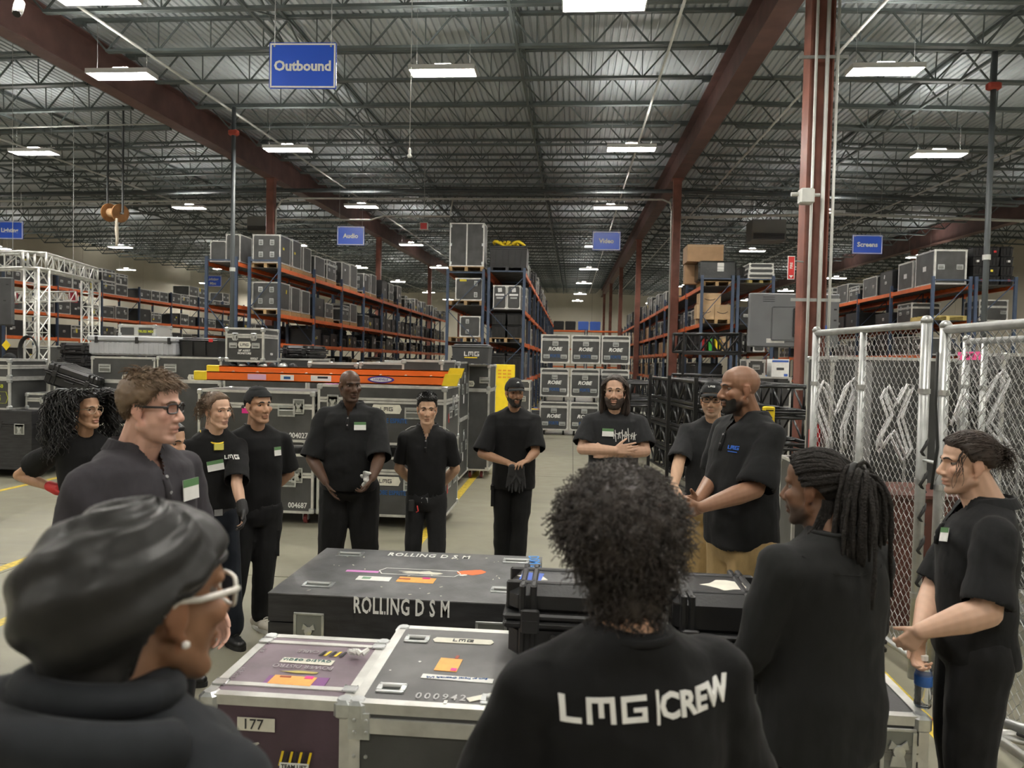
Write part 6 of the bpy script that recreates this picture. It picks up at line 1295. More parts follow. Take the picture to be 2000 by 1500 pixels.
    def shell(s, name, m, tfn, nu=72, nv=40, el0=-85, rough=0.0, seed=1, org=(0, -.005, .03), elmax=89.5, smooth=True, tint=None, rmax=.128):
        o = s.H(*org); r = random.Random(seed); vs, ok = [], []
        for j in range(nv):
            el = el0 + (elmax - el0) * j / (nv - 1)
            for i in range(nu):
                az = -180 + 360 * i / nu; a, e = math.radians(az), math.radians(el)
                d = s.ax[1] * math.cos(a) * math.cos(e) + s.ax[0] * math.sin(a) * math.cos(e) + s.ax[2] * math.sin(e)
                hit = s.bt.ray_cast(Vector(o), Vector(d)); R_ = hit[3] if hit[0] is not None else .09
                t = tfn(az, el); R_ = min(R_, rmax)
                vs.append(o + d * (R_ + max(t, -.006) * s.hs + (r.uniform(-rough, rough) if t > .003 else 0))); ok.append(t > -.0035)
        fs = []
        for j in range(nv - 1):
            for i in range(nu):
                q = (j * nu + i, j * nu + (i + 1) % nu, (j + 1) * nu + (i + 1) % nu, (j + 1) * nu + i)
                if sum(ok[k] for k in q) >= 3: fs.append(q)
        return MB().add(vs, fs).build(name, m, s.root, smooth=smooth)
    def scalp_point(s, az, el, off=0.0, org=(0, -.005, .03)):
        a, e = math.radians(az), math.radians(el); d = s.ax[1] * math.cos(a) * math.cos(e) + s.ax[0] * math.sin(a) * math.cos(e) + s.ax[2] * math.sin(e); o = s.H(*org)
        hit = s.bt.ray_cast(Vector(o), Vector(d)); return o + d * ((min(hit[3], .13) if hit[0] is not None else .09) + off), d
    def locks(s, name, m, paths, r0, r1=None, n=4):
        b = MB()
        for p in paths: b.tube(p, np.linspace(r0, r1 if r1 is not None else r0 * .4, len(p)), n)
        return b.build(name, m, s.root, smooth=True, kind='stuff')
    # ---- clothes
    def shirt(s, m, hem=.60, sleeve=.86, rs=(.078, .074), amp=.006, name='shirt', long=False, voxel=.0095, fit=1.0, tuck=False, cuff=True, waistk=1.0, neck=.070, hi=.062, vneck=False):
        S, g, B = s.S, s.g * fit, s.belly; sw = s.sw / .172
        lv = [(S + hi, neck, neck * .97, -.035), (S + .036, .098 * sw, .078, -.032), (S + .010, .142 * sw, .088, -.022), (S - .030, .168 * sw, .102 * g, -.008), (S - .10, .170 * g, .120 * g, .0), (S - .19, .168 * g, .126 * g + B * .3, .002 + B * .2), (S - .30, .163 * g * waistk, .120 * g + B, .004 + B * .5), (S - .42, .164 * g * waistk, .124 * g + B, .004 + B * .5), (S - hem + .03, .176 * g, .130 * g + B * .6, .0 + B * .3), (S - hem, .174 * g, .128 * g + B * .6, B * .3)]
        if tuck: lv[-2:] = [(S - hem + .03, .160 * g, .118 * g + B * .6, 0), (S - hem, .155 * g, .114 * g + B * .6, 0)]
        b = MB(); eloft(b, [s.L(0, f, z) for z, a, bb, f in lv], s.R, s.F, [(a, bb) for z, a, bb, f in lv], 28, 2.35)
        for k, (E, Wr) in s.arm.items():
            j0 = s.J[k] - s.R * k * .06 + s.Z * .0; end = s.J[k] + (E - s.J[k]) * sleeve
            capsule(b, j0, s.J[k], .068 * g, .062 * g); 
            if long:
                capsule(b, s.J[k], E, .064 * g, .060); capsule(b, E, E + (Wr - E) * .93, .060, .044)
            else:
                d = unit(E - s.J[k]); x = unit(np.cross(d, s.F + s.R * .1)); y = np.cross(d, x); r0 = max(.061 * g, .049 * s.thick[k] + .012); capsule(b, s.J[k], s.J[k] + d * .05, r0, r0); b.rings([[s.J[k] + d * q + (x * math.cos(t) + y * math.sin(t)) * r_ for t in [2 * math.pi * i / 16 for i in range(16)]] for q, r_ in ((0, r0), (np.linalg.norm(end - s.J[k]) * .45, rs[0] * .90), (np.linalg.norm(end - s.J[k]), rs[1]))])
        me = skin_remesh(b, voxel, 3, .5); folds(me, amp, s.seed % 97, .7, 22); folds(me, amp * .5, s.seed % 89, 2.0, 40)
        if not long:   # open the sleeve ends and the hem
            bm = bmesh.new(); bm.from_mesh(me); kill = []
            for f in bm.faces:
                c, nn = np.array(f.calc_center_median()), np.array(f.normal)
                if nn[2] < -.8 and abs(c[2] - (S - hem)) < .02: kill.append(f); continue
                if vneck and c @ s.F > .015 and -.05 < c[2] - S < .09 and abs(c @ s.R) < .046 * (c[2] - S + .05) / .11: kill.append(f); continue
                for k, (E, Wr) in s.arm.items():
                    d = unit(E - s.J[k]); e = s.J[k] + (E - s.J[k]) * sleeve
                    if nn @ d > .75 and abs((c - e) @ d) < .02 and np.linalg.norm(c - e) < rs[1] * .93: kill.append(f); break
            bmesh.ops.delete(bm, geom=kill, context='FACES'); bm.to_mesh(me); bm.free()
        o = finish(me, m, name, s.root); s.st = bvh(me); s.hemz = S - hem; return o
    def crewneck(s, m, r=.071, z=.058, name='collar'):
        pts = [s.L(r * math.cos(t), -.035 + r * .97 * math.sin(t) + .012 * max(0, math.sin(t)), s.S + z - .022 * max(0, math.sin(t)) ) for t in np.linspace(0, 2 * math.pi, 25)[:-1]]
        MB().tube(pts, .0075, 8, closed=True).build(name, m, s.root, smooth=True)
    def polocollar(s, m, z=.040, r=.072, gap=.52, hgt=.030, point=.06):
        n = 30; rs = []
        for i in range(n):
            t = -math.pi / 2 + gap + (2 * math.pi - 2 * gap) * i / (n - 1) + math.pi; fr = max(0.0, -math.cos(t - 0) if False else math.sin(t)); e = (abs(2 * i / (n - 1) - 1)) ** 3
            dr = s.R * math.cos(t) + s.F * math.sin(t) * .98; c = s.L(0, -.033, s.S); down = .020 * max(0, math.sin(t))
            def Q(rad, zz): return c + dr * rad + s.Z * (zz - down)
            rs.append([Q(r - .002, z - .012), Q(r + .004, z + hgt), Q(r + .012, z + hgt - .002), Q(r + .034 + .012 * e, z - .006 - point * .55 * e), Q(r + .028 + .012 * e, z - .010 - point * .55 * e), Q(r + .010, z + hgt - .014)])
        MB().rings(rs).build('collar', m, s.root, smooth=False)
        p = s.onshirt(0, .01); 
        pl = [s.onshirt(0, u)[0] + s.onshirt(0, u)[1] * .003 for u in (-.048, -.07, -.095, -.12, -.145)]
        if all(x is not None for x in pl): MB().tube(pl, [.006, .012, .013, .013, .011], 6).build('placket', m, s.root, smooth=True)
        for u in (-.062, -.11):
            q, nn = s.onshirt(0, u); MB().lathe(q + nn * .012, [(0, -.002), (.006, -.002), (.006, .002), (0, .002)], 10, 0, nn).build('button', mat('grey_button', (.25, .25, .25), .3), s.root)
    def onshirt(s, r, u, back=False, tree=None):
        d = s.F * (-1 if not back else 1); o = s.L(r, 0, s.S + u) - d * .6; hit = (tree or s.st).ray_cast(Vector(o), Vector(d))
        if hit[0] is None: return s.L(r, .12, s.S + u), s.F
        n = np.array(hit[1]); return np.array(hit[0]), (n if n @ d < 0 else -n)
    def badge(s, r, u, w=.085, h=.056, tilt=0.0):
        p, n = s.onshirt(r, u); t = put('name_badge', None, s.root) if False else None
        x = unit(np.cross(s.Z, n)); y = np.cross(n, x); x, y = x * math.cos(tilt) + y * math.sin(tilt), y * math.cos(tilt) - x * math.sin(tilt); p = p + n * .006
        o = MB().obox(p, x * w / 2, y * h / 2, n * .0015).build('name_badge', WHITE, s.root); MB().obox(p + y * h * .32 + n * .0008, x * w / 2, y * h * .18, n * .0015).build('badge_header', BADGEG, o); return o
    def print_on(s, me, m, r, u, back=False, tilt=0.0, name='lettering', sub=1):
        """lay lettering on the cloth: every vertex is dropped onto the shirt"""
        me2 = me.copy(); bm = bmesh.new(); bm.from_mesh(me2); bmesh.ops.triangulate(bm, faces=bm.faces)
        for _ in range(sub): bmesh.ops.subdivide_edges(bm, edges=[e for e in bm.edges if e.calc_length() > .012], cuts=1, use_grid_fill=True)
        bmesh.ops.triangulate(bm, faces=bm.faces); c, sn = math.cos(tilt), math.sin(tilt)
        for v in bm.verts:
            x, y = v.co.x * c - v.co.y * sn, v.co.x * sn + v.co.y * c; off = .0045 if v.co.z > 0 else .001
            p, n = s.onshirt(r + (x if back else -x), u + y, back); v.co = Vector(p + n * off)
        bm.to_mesh(me2); bm.free(); me2.materials.clear(); me2.materials.append(m); return put(name, me2, s.root)
    def trousers(s, m, top=None, feet=None, knees=None, r=(.098, .078, .072), amp=.007, belt=None, voxel=.011, hipw=.172, length=1.0, pockets=False):
        z1 = s.hemz + .035 if top is None else top; cr = s.h * .455; g = s.g
        b = MB(); lv = [(z1, .155 * g, .112 * g), (s.h * .53, .168 * g, .122 * g), (cr + .03, hipw * g, .125 * g), (cr - .03, .15 * g, .10 * g)]
        eloft(b, [s.L(0, 0, z) for z, *_ in lv], s.R, s.F, [(a, c) for z, a, c in lv], 24, 2.3)
        feet = feet or {1: (.10, .0), -1: (-.10, .0)}; s.feet = feet
        for k in (1, -1):
            fx, fy = feet[k]; hip = s.L(k * .085 * g, 0, cr + .05); kn = s.L(k * .085 * .4 + fx * .6, fy * .5 + .025, s.h * .27) if not knees else s.L(*knees[k]); an = s.L(fx, fy, .115)
            if length < 1: e = hip + (an - hip) * length; capsule(b, hip, e, r[0] * g, r[1] * g * 1.1)
            else:
                capsule(b, hip, kn, r[0] * g, r[1] * g); capsule(b, kn, an, r[1] * g, r[2]); capsule(b, an, s.L(fx, fy + .005, .10), r[2], r[2])
        me = skin_remesh(b, voxel, 3, .5); folds(me, amp, s.seed % 71, .5, 20); folds(me, amp * .6, s.seed % 53, 2.5, 34); s.trous = finish(me, m, 'trousers', s.root); s.tt = bvh(me)
        if belt:
            pts = [s.L(.163 * g * math.cos(t), .119 * g * math.sin(t), z1 - .005) for t in np.linspace(0, 2 * math.pi, 29)[:-1]]; o = MB()
            rs = [[p + s.Z * .017, p + unit(p - s.L(0, 0, z1)) * .006 + s.Z * .016, p + unit(p - s.L(0, 0, z1)) * .006 - s.Z * .016, p - s.Z * .017] for p in pts]; rs.append(rs[0]); o.rings(rs, caps=False); bo = o.build('belt', belt, s.root); MB().obox(s.L(0, .119 * g + .008, z1 - .005), s.R * .025, s.Z * .02, s.F * .004).build('buckle', CHROME, bo)
        return s.trous
    def shoes(s, m, sole=None, yaw=12):
        for k in (1, -1):
            fx, fy = s.feet[k]; a = math.radians(yaw) * k; fd = s.F * math.cos(a) + s.R * math.sin(a); sd = np.cross(fd, s.Z); c = s.L(fx, fy, 0); b = MB()
            capsule(b, c - fd * .055 + s.Z * .042, c + fd * .03 + s.Z * .05, .040, .042); capsule(b, c + fd * .03 + s.Z * .045, c + fd * .165 + s.Z * .034, .042, .034, flat=s.Z, fk=.85); capsule(b, c - fd * .03 + s.Z * .06, c - fd * .01 + s.Z * .10, .045, .043); capsule(b, c + fd * .06 + s.Z * .04 + sd * .02, c + fd * .14 + s.Z * .033 + sd * .012, .034, .03)
            me = skin_remesh(b, .008, 3); v = getv(me); v[:, 2] = np.maximum(v[:, 2], .012); setv(me, v); so = finish(me, m, 'shoe', s.root)
            e = MB(); pts = [c + fd * (.055 + .148 * math.cos(t)) + sd * (.047 + .006 * math.cos(t)) * math.sin(t) for t in np.linspace(0, 2 * math.pi, 23)[:-1]]; e.rings([pts, [p + s.Z * .026 for p in pts]]); e.build('sole', sole or RUBBER, so)
            if sole is not None or m is LEATHER:
                for i in range(4): p = c + fd * (.05 + .022 * i) + s.Z * (.098 - .011 * i); MB().tube([p - sd * .022, p + s.Z * .006, p + sd * .022], .0035, 5).build('lace', m if m is not LEATHER else RUBBER, so)
    def glasses(s, m, shape='rect', w=.026, h=.017, r=.0022, tint=None):
        g = put('spectacles', None, s.root)
        for k in (1, -1):
            pts = []
            for t in np.linspace(0, 2 * math.pi, 21)[:-1]:
                ex = 2 / (2.0 if shape == 'round' else 3.6); ct, st = math.cos(t), math.sin(t); x = math.copysign(abs(ct) ** ex, ct) * w; z = math.copysign(abs(st) ** ex, st) * h; pts.append(s.H(k * .033 + x, .0945 - .010 * abs((k * .033 + x) / .06) ** 2, .017 + z))
            MB().tube(pts, r, 6, closed=True).build('rim', m, g, smooth=True); MB().add(pts, [tuple(range(len(pts)))]).build('lens', LENS, g)
            MB().tube([s.H(k * (.033 + w), .087, .023), s.H(k * .072, .075, .024), s.H(k * .0795, .02, .022), s.H(k * .081, -.012, .026), s.H(k * .078, -.028, .008)], r * 1.5, 6).build('temple', m, g, smooth=True)
        MB().tube([s.H(.033 - w, .0945, .021), s.H(0, .0985, .024), s.H(-.033 + w, .0945, .021)], r, 6).build('bridge', m, g, smooth=True)
    def cap(s, m, back=False, logo=None):
        sg = -1 if back else 1
        fr = lambda az: 26 + 0 * az
        def t(az, el):
            lim = (18 if abs(az) < 60 else 8 if abs(az) < 115 else -14) if not back else (26 if abs(az) < 55 else 12 if abs(az) < 110 else -10)
            return .014 + .006 * (el > 60) if el > lim else -.01
        c = s.shell('cap_crown', m, t, 60, 34, -30)
        b = MB(); rows = []
        for j, (rad, dz) in enumerate(((.0, 0), (.025, .001), (.05, -.004), (.068, -.012))):
            row = []
            for az in np.linspace(-58, 58, 15):
                p, d = s.scalp_point(az if not back else 180 - az, (19 - 6 * (abs(az) / 58) ** 2) if not back else -8, .012); ff = s.ax[1] * sg; wv = math.cos(math.radians(az * 1.4)) ; row.append(p + ff * rad * max(0, wv) * s.hs + s.ax[2] * (dz - .010 * (az / 58) ** 2 * (rad / .068)) * s.hs)
            rows.append(row)
        n = len(rows[0]); vs = [p for r in rows for p in r] + [p - s.ax[2] * .004 for r in rows for p in r]; fs = []
        for off in (0, 4 * n):
            for j in range(3):
                for i in range(n - 1): fs.append((off + j * n + i, off + j * n + i + 1, off + (j + 1) * n + i + 1, off + (j + 1) * n + i))
        for i in range(n - 1): fs.append((3 * n + i, 3 * n + i + 1, 7 * n + i + 1, 7 * n + i))
        MB().add(vs, fs).build('cap_brim', m, c, smooth=True); p, d = s.scalp_point(0, 89, .019); MB().lathe(p, [(0, -.004), (.008, -.003), (.006, .004), (0, .006)], 8, 0, s.ax[2]).build('cap_button', m, c)
        if back:   # strap over the open arch at the front
            pts = [s.scalp_point(az, 27, .012)[0] for az in np.linspace(-32, 32, 9)]; MB().tube(pts, .006, 6).build('cap_strap', m, c, smooth=True)
        return c
def hairline(az, front=42, temple=24, ear=6, nape=-38):
    a = abs(az)
    for (a0, v0), (a1, v1) in zip(((0, front), (45, front - 3), (62, temple), (78, -6), (92, ear), (112, -8), (135, nape), (181, nape)), ((45, front - 3), (62, temple), (78, -6), (92, ear), (112, -8), (135, nape), (181, nape), (999, nape))):
        if a0 <= a <= a1: return v0 + (v1 - v0) * (a - a0) / max(a1 - a0, 1e-6)
    return nape
def hairt(th, soft=9, **kw): return lambda az, el: (lambda d: -.006 if d < -6 else th * min(1, max(0, d / soft)) - .003 * (d < 0))(el - hairline(az, **kw))
def beardt(th, low=-67, moustache=True, goatee=False):
    def f(az, el):
        a = abs(az)
        if a > 80 or el < low or (goatee and a > 52): return -.006
        if a <= 19:
            if moustache and -39 < el < -33.5: return th * .5
            if a < 15.5 and el > -48.5: return -.006
        up = -36 if a <= 18 else -38 + (a - 18) * .10
        return th * min(1, max(.15, (up - el) / 8)) * min(1, ((52 if goatee else 84) - a) / (30 if goatee else 42)) if el < up else -.006
    return f
# ------------------------------------------------------------------ the sixteen people
SK_FAIR, SK_PINK, SK_TAN, SK_OLIVE, SK_BROWN, SK_DARK, SK_DEEP = (.60, .38, .27), (.60, .36, .28), (.47, .28, .18), (.52, .33, .22), (.26, .135, .075), (.155, .078, .045), (.085, .045, .028)
def px(p, x, y, d): return p.W(at(x, y, d))
def wavy(p0, d0, L, n, amp, freq, ph, g=.0, droop=None):
    pts = [np.asarray(p0, float)]; d = unit(d0); x = unit(np.cross(d, (0.2, .3, 1))); y = np.cross(d, x)
    for i in range(n):
        d = unit(d + np.array((0, 0, -g))); pts.append(pts[-1] + d * L / n)
    return [q + (x * math.cos(ph + freq * i) + y * math.sin(ph + freq * i)) * amp * min(1, i / 2) for i, q in enumerate(pts)]

# 1. tousled brown hair and spectacles, seen from the right side
P = Person('man with tousled brown hair, black glasses and charcoal polo, in profile', at(296, 804, 2.58), -22, (4, -2, 0), SK_PINK, hs=1.0, sw=.188, drop=.165, girth=1.12, voxel=.0045)
P.headshape(fat=.006, jaw=1.08)
P.arms(1, P.L(.235, -.03, P.S - .33), P.L(.235, .10, P.S - .58), N=-P.R, thick=1.1); P.arms(-1, P.L(-.235, -.03, P.S - .33), P.L(-.235, .10, P.S - .58), N=P.R, thick=1.1)
P.build_body(stubble=.22, stubcol=(.2, .12, .08)); P.eyebrows(HBROWN)
P.shell('hair', HBROWN, hairt(.016, 7, front=33, temple=16, nape=-34), rough=.004)
ps = []
r = random.Random(5)
for i in range(2600):
    az, el = r.uniform(-180, 180), math.degrees(math.asin(r.uniform(-.55, 1)))
    if el < hairline(az, front=32, temple=16, nape=-32) + 1: continue
    top = el > 38; p, d = P.scalp_point(az, el, .010 if top else .005); tw = r.uniform(-.45, .45)
    fl = P.ax[1] * (.9 if top else -.35 if abs(az) > 40 else .5) + P.ax[2] * (.10 if top else -.8) + P.ax[0] * tw
    fl = fl - d * (fl @ d) * .8; ps.append(wavy(p, d * (.42 if top else .20) + fl + np.array([r.uniform(-.22, .22) for _ in range(3)]), r.uniform(.032, .055) if top else r.uniform(.016, .028), 5, .0025, 1.0, r.uniform(0, 6), .14))
P.locks('hair_strands', HBROWN, ps, .0020, .0007, 3)
ps = [wavy(P.scalp_point(az, el, .012)[0], P.ax[2] * .8 - P.ax[1] * b_ + P.ax[0] * .1, .055, 5, .003, .9, k, .25) for k, (az, el, b_) in enumerate([(150, 62, .9), (140, 70, .8), (160, 66, .7), (120, 75, .5), (60, 72, -.4), (30, 66, -.6), (170, 60, 1), (20, 60, -.7)] * 4)]
P.locks('cowlick', HLTBR, ps, .0022, .0006, 3)
P.glasses(GLFR, 'rect', .027, .0165, .003)
P.shirt(GREYPOLO, hem=.62, rs=(.088, .088), sleeve=.95, amp=.009, vneck=True); P.polocollar(GREYPOLO, r=.076); P.badge(-.10, -.115, .09, .075)
P.trousers(TROUS); P.shoes(LEATHER)

# 2. woman with the satin durag, nearest on the left
P = Person('woman in a black satin durag with clear glasses and a pearl earring', at(300, 1184, 1.04), 72, (58, -4, 0), SK_BROWN, hs=1.03, sw=.178, drop=.140, girth=1.05, voxel=.005)
P.headshape()
P.arms(1, P.L(.225, .02, P.S - .30), P.L(.20, .20, P.S - .45), hands=True, N=-P.R); P.arms(-1, P.L(-.225, .02, P.S - .30), P.L(-.20, .20, P.S - .45), hands=True, N=P.R)
P.build_body()
def dt(az, el):
    a = abs(az); lim = 26 if a < 50 else 26 - (a - 50) * .75 if a < 75 else 8 if a < 96 else 8 - (a - 96) * 1.7 if a < 135 else -58
    if el < lim: return -.01 if el < lim - 5 else .002
    bag = .066 * math.exp(-((a - 180) / 95) ** 2) * math.exp(-((el + 14) / 56) ** 2); return min(1, (el - lim) / 9) * (.014 + bag) + .004 * math.sin(az * .12 + el * .22) * (a > 60)
DR = P.shell('durag', DURAG, dt, 96, 60, -74, org=(0, -.01, .02))
pts = [P.scalp_point(az, (27 if abs(az) < 50 else 27 - (abs(az) - 50) * .75 if abs(az) < 75 else 9 if abs(az) < 96 else 9 - (abs(az) - 96) * 1.7 if abs(az) < 135 else -57), .004, (0, -.01, .02))[0] for az in np.linspace(-180, 180, 49)[:-1]]
MB().tube(pts, .006, 8, closed=True).build('durag_band', DURAG, DR, smooth=True)
b = MB(); ep = P.H(.0795, .004, -.034); b.lathe(ep, [(0, -.006), (.0055, -.003), (.0055, .003), (0, .006)], 10); b.build('pearl_earring', mat('pearl', (.85, .83, .78), .2), P.root, smooth=True)
P.glasses(GLCLR, 'rect', .029, .021, .0032)
P.shirt(JACKET, hem=.62, long=True, amp=.010, neck=.078, hi=.075, fit=1.12); 
pts = [P.L(.085 * math.cos(t), -.035 + .082 * math.sin(t), P.S + .060 - .02 * math.sin(t)) for t in np.linspace(0, 2 * math.pi, 29)[:-1]]
MB().tube(pts, .022, 10, closed=True).build('stand_collar', JACKET, P.root, smooth=True)
b = MB(); pts = [P.L(.150 * math.cos(t), -.045 + .112 * math.sin(t), P.S + .020 - .028 * math.sin(t)) for t in np.linspace(math.pi * .98, math.pi * 2.02, 24)]; b.tube(pts, [.012] + [.032] * 22 + [.012], 10); b.build('folded_hood', JACKET, P.root, smooth=True)
P.trousers(TROUS); P.shoes(LEATHER)

# 3. curly afro, crew shirt lettered on the back
P = Person('man with a big curly afro and a lettered black crew T-shirt, seen from behind', at(1208, 1085, 1.47), 106, (98, -4, 0), SK_TAN, hs=.97, sw=.190, drop=.175, girth=1.10)
P.headshape()
P.arms(1, P.L(.245, .03, P.S - .29), P.L(.16, .22, P.S - .42), N=-P.R); P.arms(-1, P.L(-.245, .03, P.S - .29), P.L(-.16, .22, P.S - .42), N=P.R)
P.build_body()
P.shell('hair', HAFRO, lambda az, el: -.01 if el < hairline(az, front=36, temple=14, nape=-58) else .052 * min(1, .62 + (el - hairline(az, front=36, temple=14, nape=-58)) / 45), 72, 40, rough=.008)
ps = []; r = random.Random(11)
for i in range(4600):
    az, el = r.uniform(-180, 180), math.degrees(math.asin(r.uniform(-.85, 1))); hl = hairline(az, front=36, temple=14, nape=-58)
    if el < hl + 1: continue
    edge = min(1, .62 + (el - hl) / 45); p, d = P.scalp_point(az, el, .030 * edge); Lr = r.uniform(.028, .055) * edge
    x = unit(np.cross(d, (r.uniform(-1, 1), r.uniform(-1, 1), r.uniform(-1, 1)))); y = np.cross(d, x); ph = r.uniform(0, 6.3); cr_ = r.uniform(.0035, .0070); sx = r.uniform(-.5, .5)
    ps.append([p + (d + x * sx) * Lr * k / 9 + np.array((0, 0, -.012)) * (k / 9) ** 2 + (x * math.cos(ph + k * 1.5) + y * math.sin(ph + k * 1.5)) * cr_ for k in range(10)])
P.locks('hair_curls', HAFRO, ps, .0013, .0009, 3)
P.shirt(TEE, hem=.60, rs=(.088, .092), sleeve=1.02, amp=.009, fit=1.06); P.crewneck(TEE, r=.076, z=.055)
P.print_on(lmg_mesh(.044), WHITE, -.078, -.052, back=True, tilt=math.radians(2))
P.print_on(MB().box(-.0025, -.028, -.0008, .0025, .028, .0008).mesh('bar', WHITE), WHITE, .016, -.050, back=True)
P.print_on(text_mesh('CREW', .060, .03, xs=.90), WHITE, .096, -.048, back=True, tilt=math.radians(2))
P.trousers(TROUS); P.shoes(LEATHER)

# 4. dreadlocks tied back
P = Person('man with tied-back black dreadlocks in a long-sleeved black pullover', at(1592, 962, 2.42), 118, (142, -3, 0), SK_DARK, hs=1.02, sw=.195, drop=.165, girth=1.14)
P.headshape(fat=.004)
P.arms(1, P.L(.25, .03, P.S - .30), P.L(.17, .22, P.S - .45), N=-P.R); P.arms(-1, P.L(-.25, .03, P.S - .31), P.L(-.19, .20, P.S - .50), N=P.R, hands=True)
P.build_body(stubble=.75)
P.shell('hair', HDREAD, hairt(.010, 6, front=40, temple=24, nape=-36), rough=.0015)
tie = P.H(.0, -.120, .055); r = random.Random(3); ps = []
for i in range(64):   # rows running from the hairline to the knot
    az = r.uniform(-178, 178) if i > 22 else -100 + i * 9; el = hairline(az, front=42, temple=26, nape=-34) + r.uniform(2, 10) if abs(az) < 120 else r.uniform(-25, 30)
    pts = []
    p0, d0 = P.scalp_point(az, el, .010); e = tie + np.array([r.uniform(-.02, .02) for _ in range(3)])
    for k in range(9):
        t = k / 8; q = p0 * (1 - t) + e * t; dr = q - P.H(0, -.005, .03); dl = np.linalg.norm(dr); dr = unit(dr); hit = P.bt.ray_cast(Vector(P.H(0, -.005, .03)), Vector(dr)); rad = (min(hit[3], .13) if hit[0] else .1) + .011
        pts.append(P.H(0, -.005, .03) + dr * max(dl, rad))
    ps.append(pts)
P.locks('braided_rows', HDREAD, ps, .0075, .0085, 6)
ps = []
for i in range(84):   # the falling bunch
    a = r.uniform(-1, 1); bq = r.uniform(-.6, 1); L_ = r.uniform(.17, .32) if i > 4 else .42; c0 = tie + P.ax[0] * a * .036 - P.ax[1] * (bq * .035 + .01) + P.ax[2] * r.uniform(-.015, .035)
    out = P.ax[0] * a * .30 - P.ax[1] * (.0 + .06 * max(0, bq)) + P.ax[2] * .04; pts = [c0]; d = unit(out)
    for k in range(10): d = unit(d + np.array((r.uniform(-.1, .1), r.uniform(-.1, .1), -.75))); pts.append(pts[-1] + d * L_ / 10)
    ps.append(pts)
for i in range(6):   # locks falling over the left shoulder in front
    p0, d0 = P.scalp_point(-128 - i * 5, -30 - i, .012); pts = [p0]; d = unit(-P.ax[2] - P.ax[0] * .35)
    for k in range(8): d = unit(d + P.ax[1] * .10 - P.ax[0] * .05 + np.array((0, 0, -.06))); pts.append(pts[-1] + d * .022)
    ps.append(pts)
b = MB()
for p in ps: b.tube(p, [.0068 + .0016 * math.sin(k * 2.1 + len(b.v)) for k in range(len(p) - 1)] + [.004], 7)
b.build('dreadlocks', HDREAD, P.root, smooth=True); MB().tube([tie + (P.ax[0] * math.cos(t) + P.ax[2] * math.sin(t)) * .042 for t in np.linspace(0, 6.28, 15)[:-1]], .010, 8, closed=True).build('hair_tie', RUBBER, P.root, smooth=True)
P.shirt(PULL, hem=.66, long=True, amp=.010, fit=1.08, neck=.078); P.crewneck(PULL, r=.080, z=.058)
MB().tube([P.onshirt(r_, u_, True)[0] + P.onshirt(r_, u_, True)[1] * .001 for r_, u_ in ((-.17, -.0), (-.10, -.045), (0, -.06), (.10, -.045), (.17, 0))], .0022, 5).build('yoke_seam', PULL, P.root)
P.trousers(TROUS); P.shoes(LEATHER)

# 5. man with tied-back wavy hair holding a bottle
P = Person('man with tied-back wavy hair in a black polo, holding a water bottle', at(1890, 912, 2.95), 166, (174, -3, 0), SK_FAIR, hs=1.0, sw=.192, drop=.175, girth=1.12, voxel=.0045)
P.headshape(jaw=1.03)
wl = px(P, 1800, 1232, 2.72); wr = px(P, 1795, 1246, 2.86)
P.arms(-1, px(P, 1926, 1196, 2.68), wl, D=px(P, 1766, 1262, 2.76) - wl, N=P.R * 1 + P.Z * -.2, curl=(.5, .7, .5), thick=1.32, thumb=(.5, .5))
P.arms(1, px(P, 1824, 1150, 3.12), wr, D=px(P, 1790, 1300, 2.83) - wr, N=-P.R - P.F * .6, curl=(.55, .8, .5), thick=1.2)
P.build_body(stubble=.35, stubcol=(.12, .07, .05)); P.eyebrows(HDKBR)
P.shell('hair', HDKBR, hairt(.014, 8, front=36, temple=20, nape=-24), rough=.003)
r = random.Random(8); ps = []; bun = P.H(.0, -.125, .045)
for i in range(420):
    az = r.uniform(-180, 180); hl = hairline(az, front=36, temple=20, nape=-20); el = r.uniform(hl + 1, 88); p0, d0 = P.scalp_point(az, el, .012); e = bun + np.array([r.uniform(-.03, .03) for _ in range(3)]); pts = []
    for k in range(8):
        t = k / 7; q = p0 * (1 - t) + e * t; dr = q - P.H(0, -.005, .03); dl = np.linalg.norm(dr); dr = unit(dr); hit = P.bt.ray_cast(Vector(P.H(0, -.005, .03)), Vector(dr)); rad = (min(hit[3], .13) if hit[0] else .1) + .014 + .003 * math.sin(k * 1.3 + i)
        pts.append(P.H(0, -.005, .03) + dr * max(dl, rad))
    ps.append(pts)
P.locks('hair_strands', HDKBR, ps, .0024, .0018, 3)
ps = []
for i in range(150): dd = unit([r.uniform(-1, 1) for _ in range(3)]); ps.append(wavy(bun + dd * .022, dd + np.array((0, 0, -.5)), r.uniform(.03, .07), 6, .008, 1.1, r.uniform(0, 6), .2))
for i in range(14): p0, d0 = P.scalp_point(r.choice((-1, 1)) * r.uniform(50, 66), r.uniform(16, 30), .012); ps.append(wavy(p0, d0 * .3 - P.ax[2] + P.ax[1] * .25, r.uniform(.08, .14), 9, .006, .8, r.uniform(0, 6), .15))
P.locks('loose_curls', HDKBR, ps, .0021, .0008, 3)
P.shirt(POLO, hem=.58, rs=(.086, .088), sleeve=.92, amp=.008, vneck=True); P.polocollar(POLO, r=.078); P.badge(-.075, -.09, .07, .055, .2)
P.trousers(DENIM, r=(.104, .084, .075), hipw=.178); P.shoes(LEATHER)
bc = at(1803, 1338, 2.84); t = thing('water_bottle', 'clear water bottle with blue label in the hand of the wavy-haired man', 'bottle', bc)
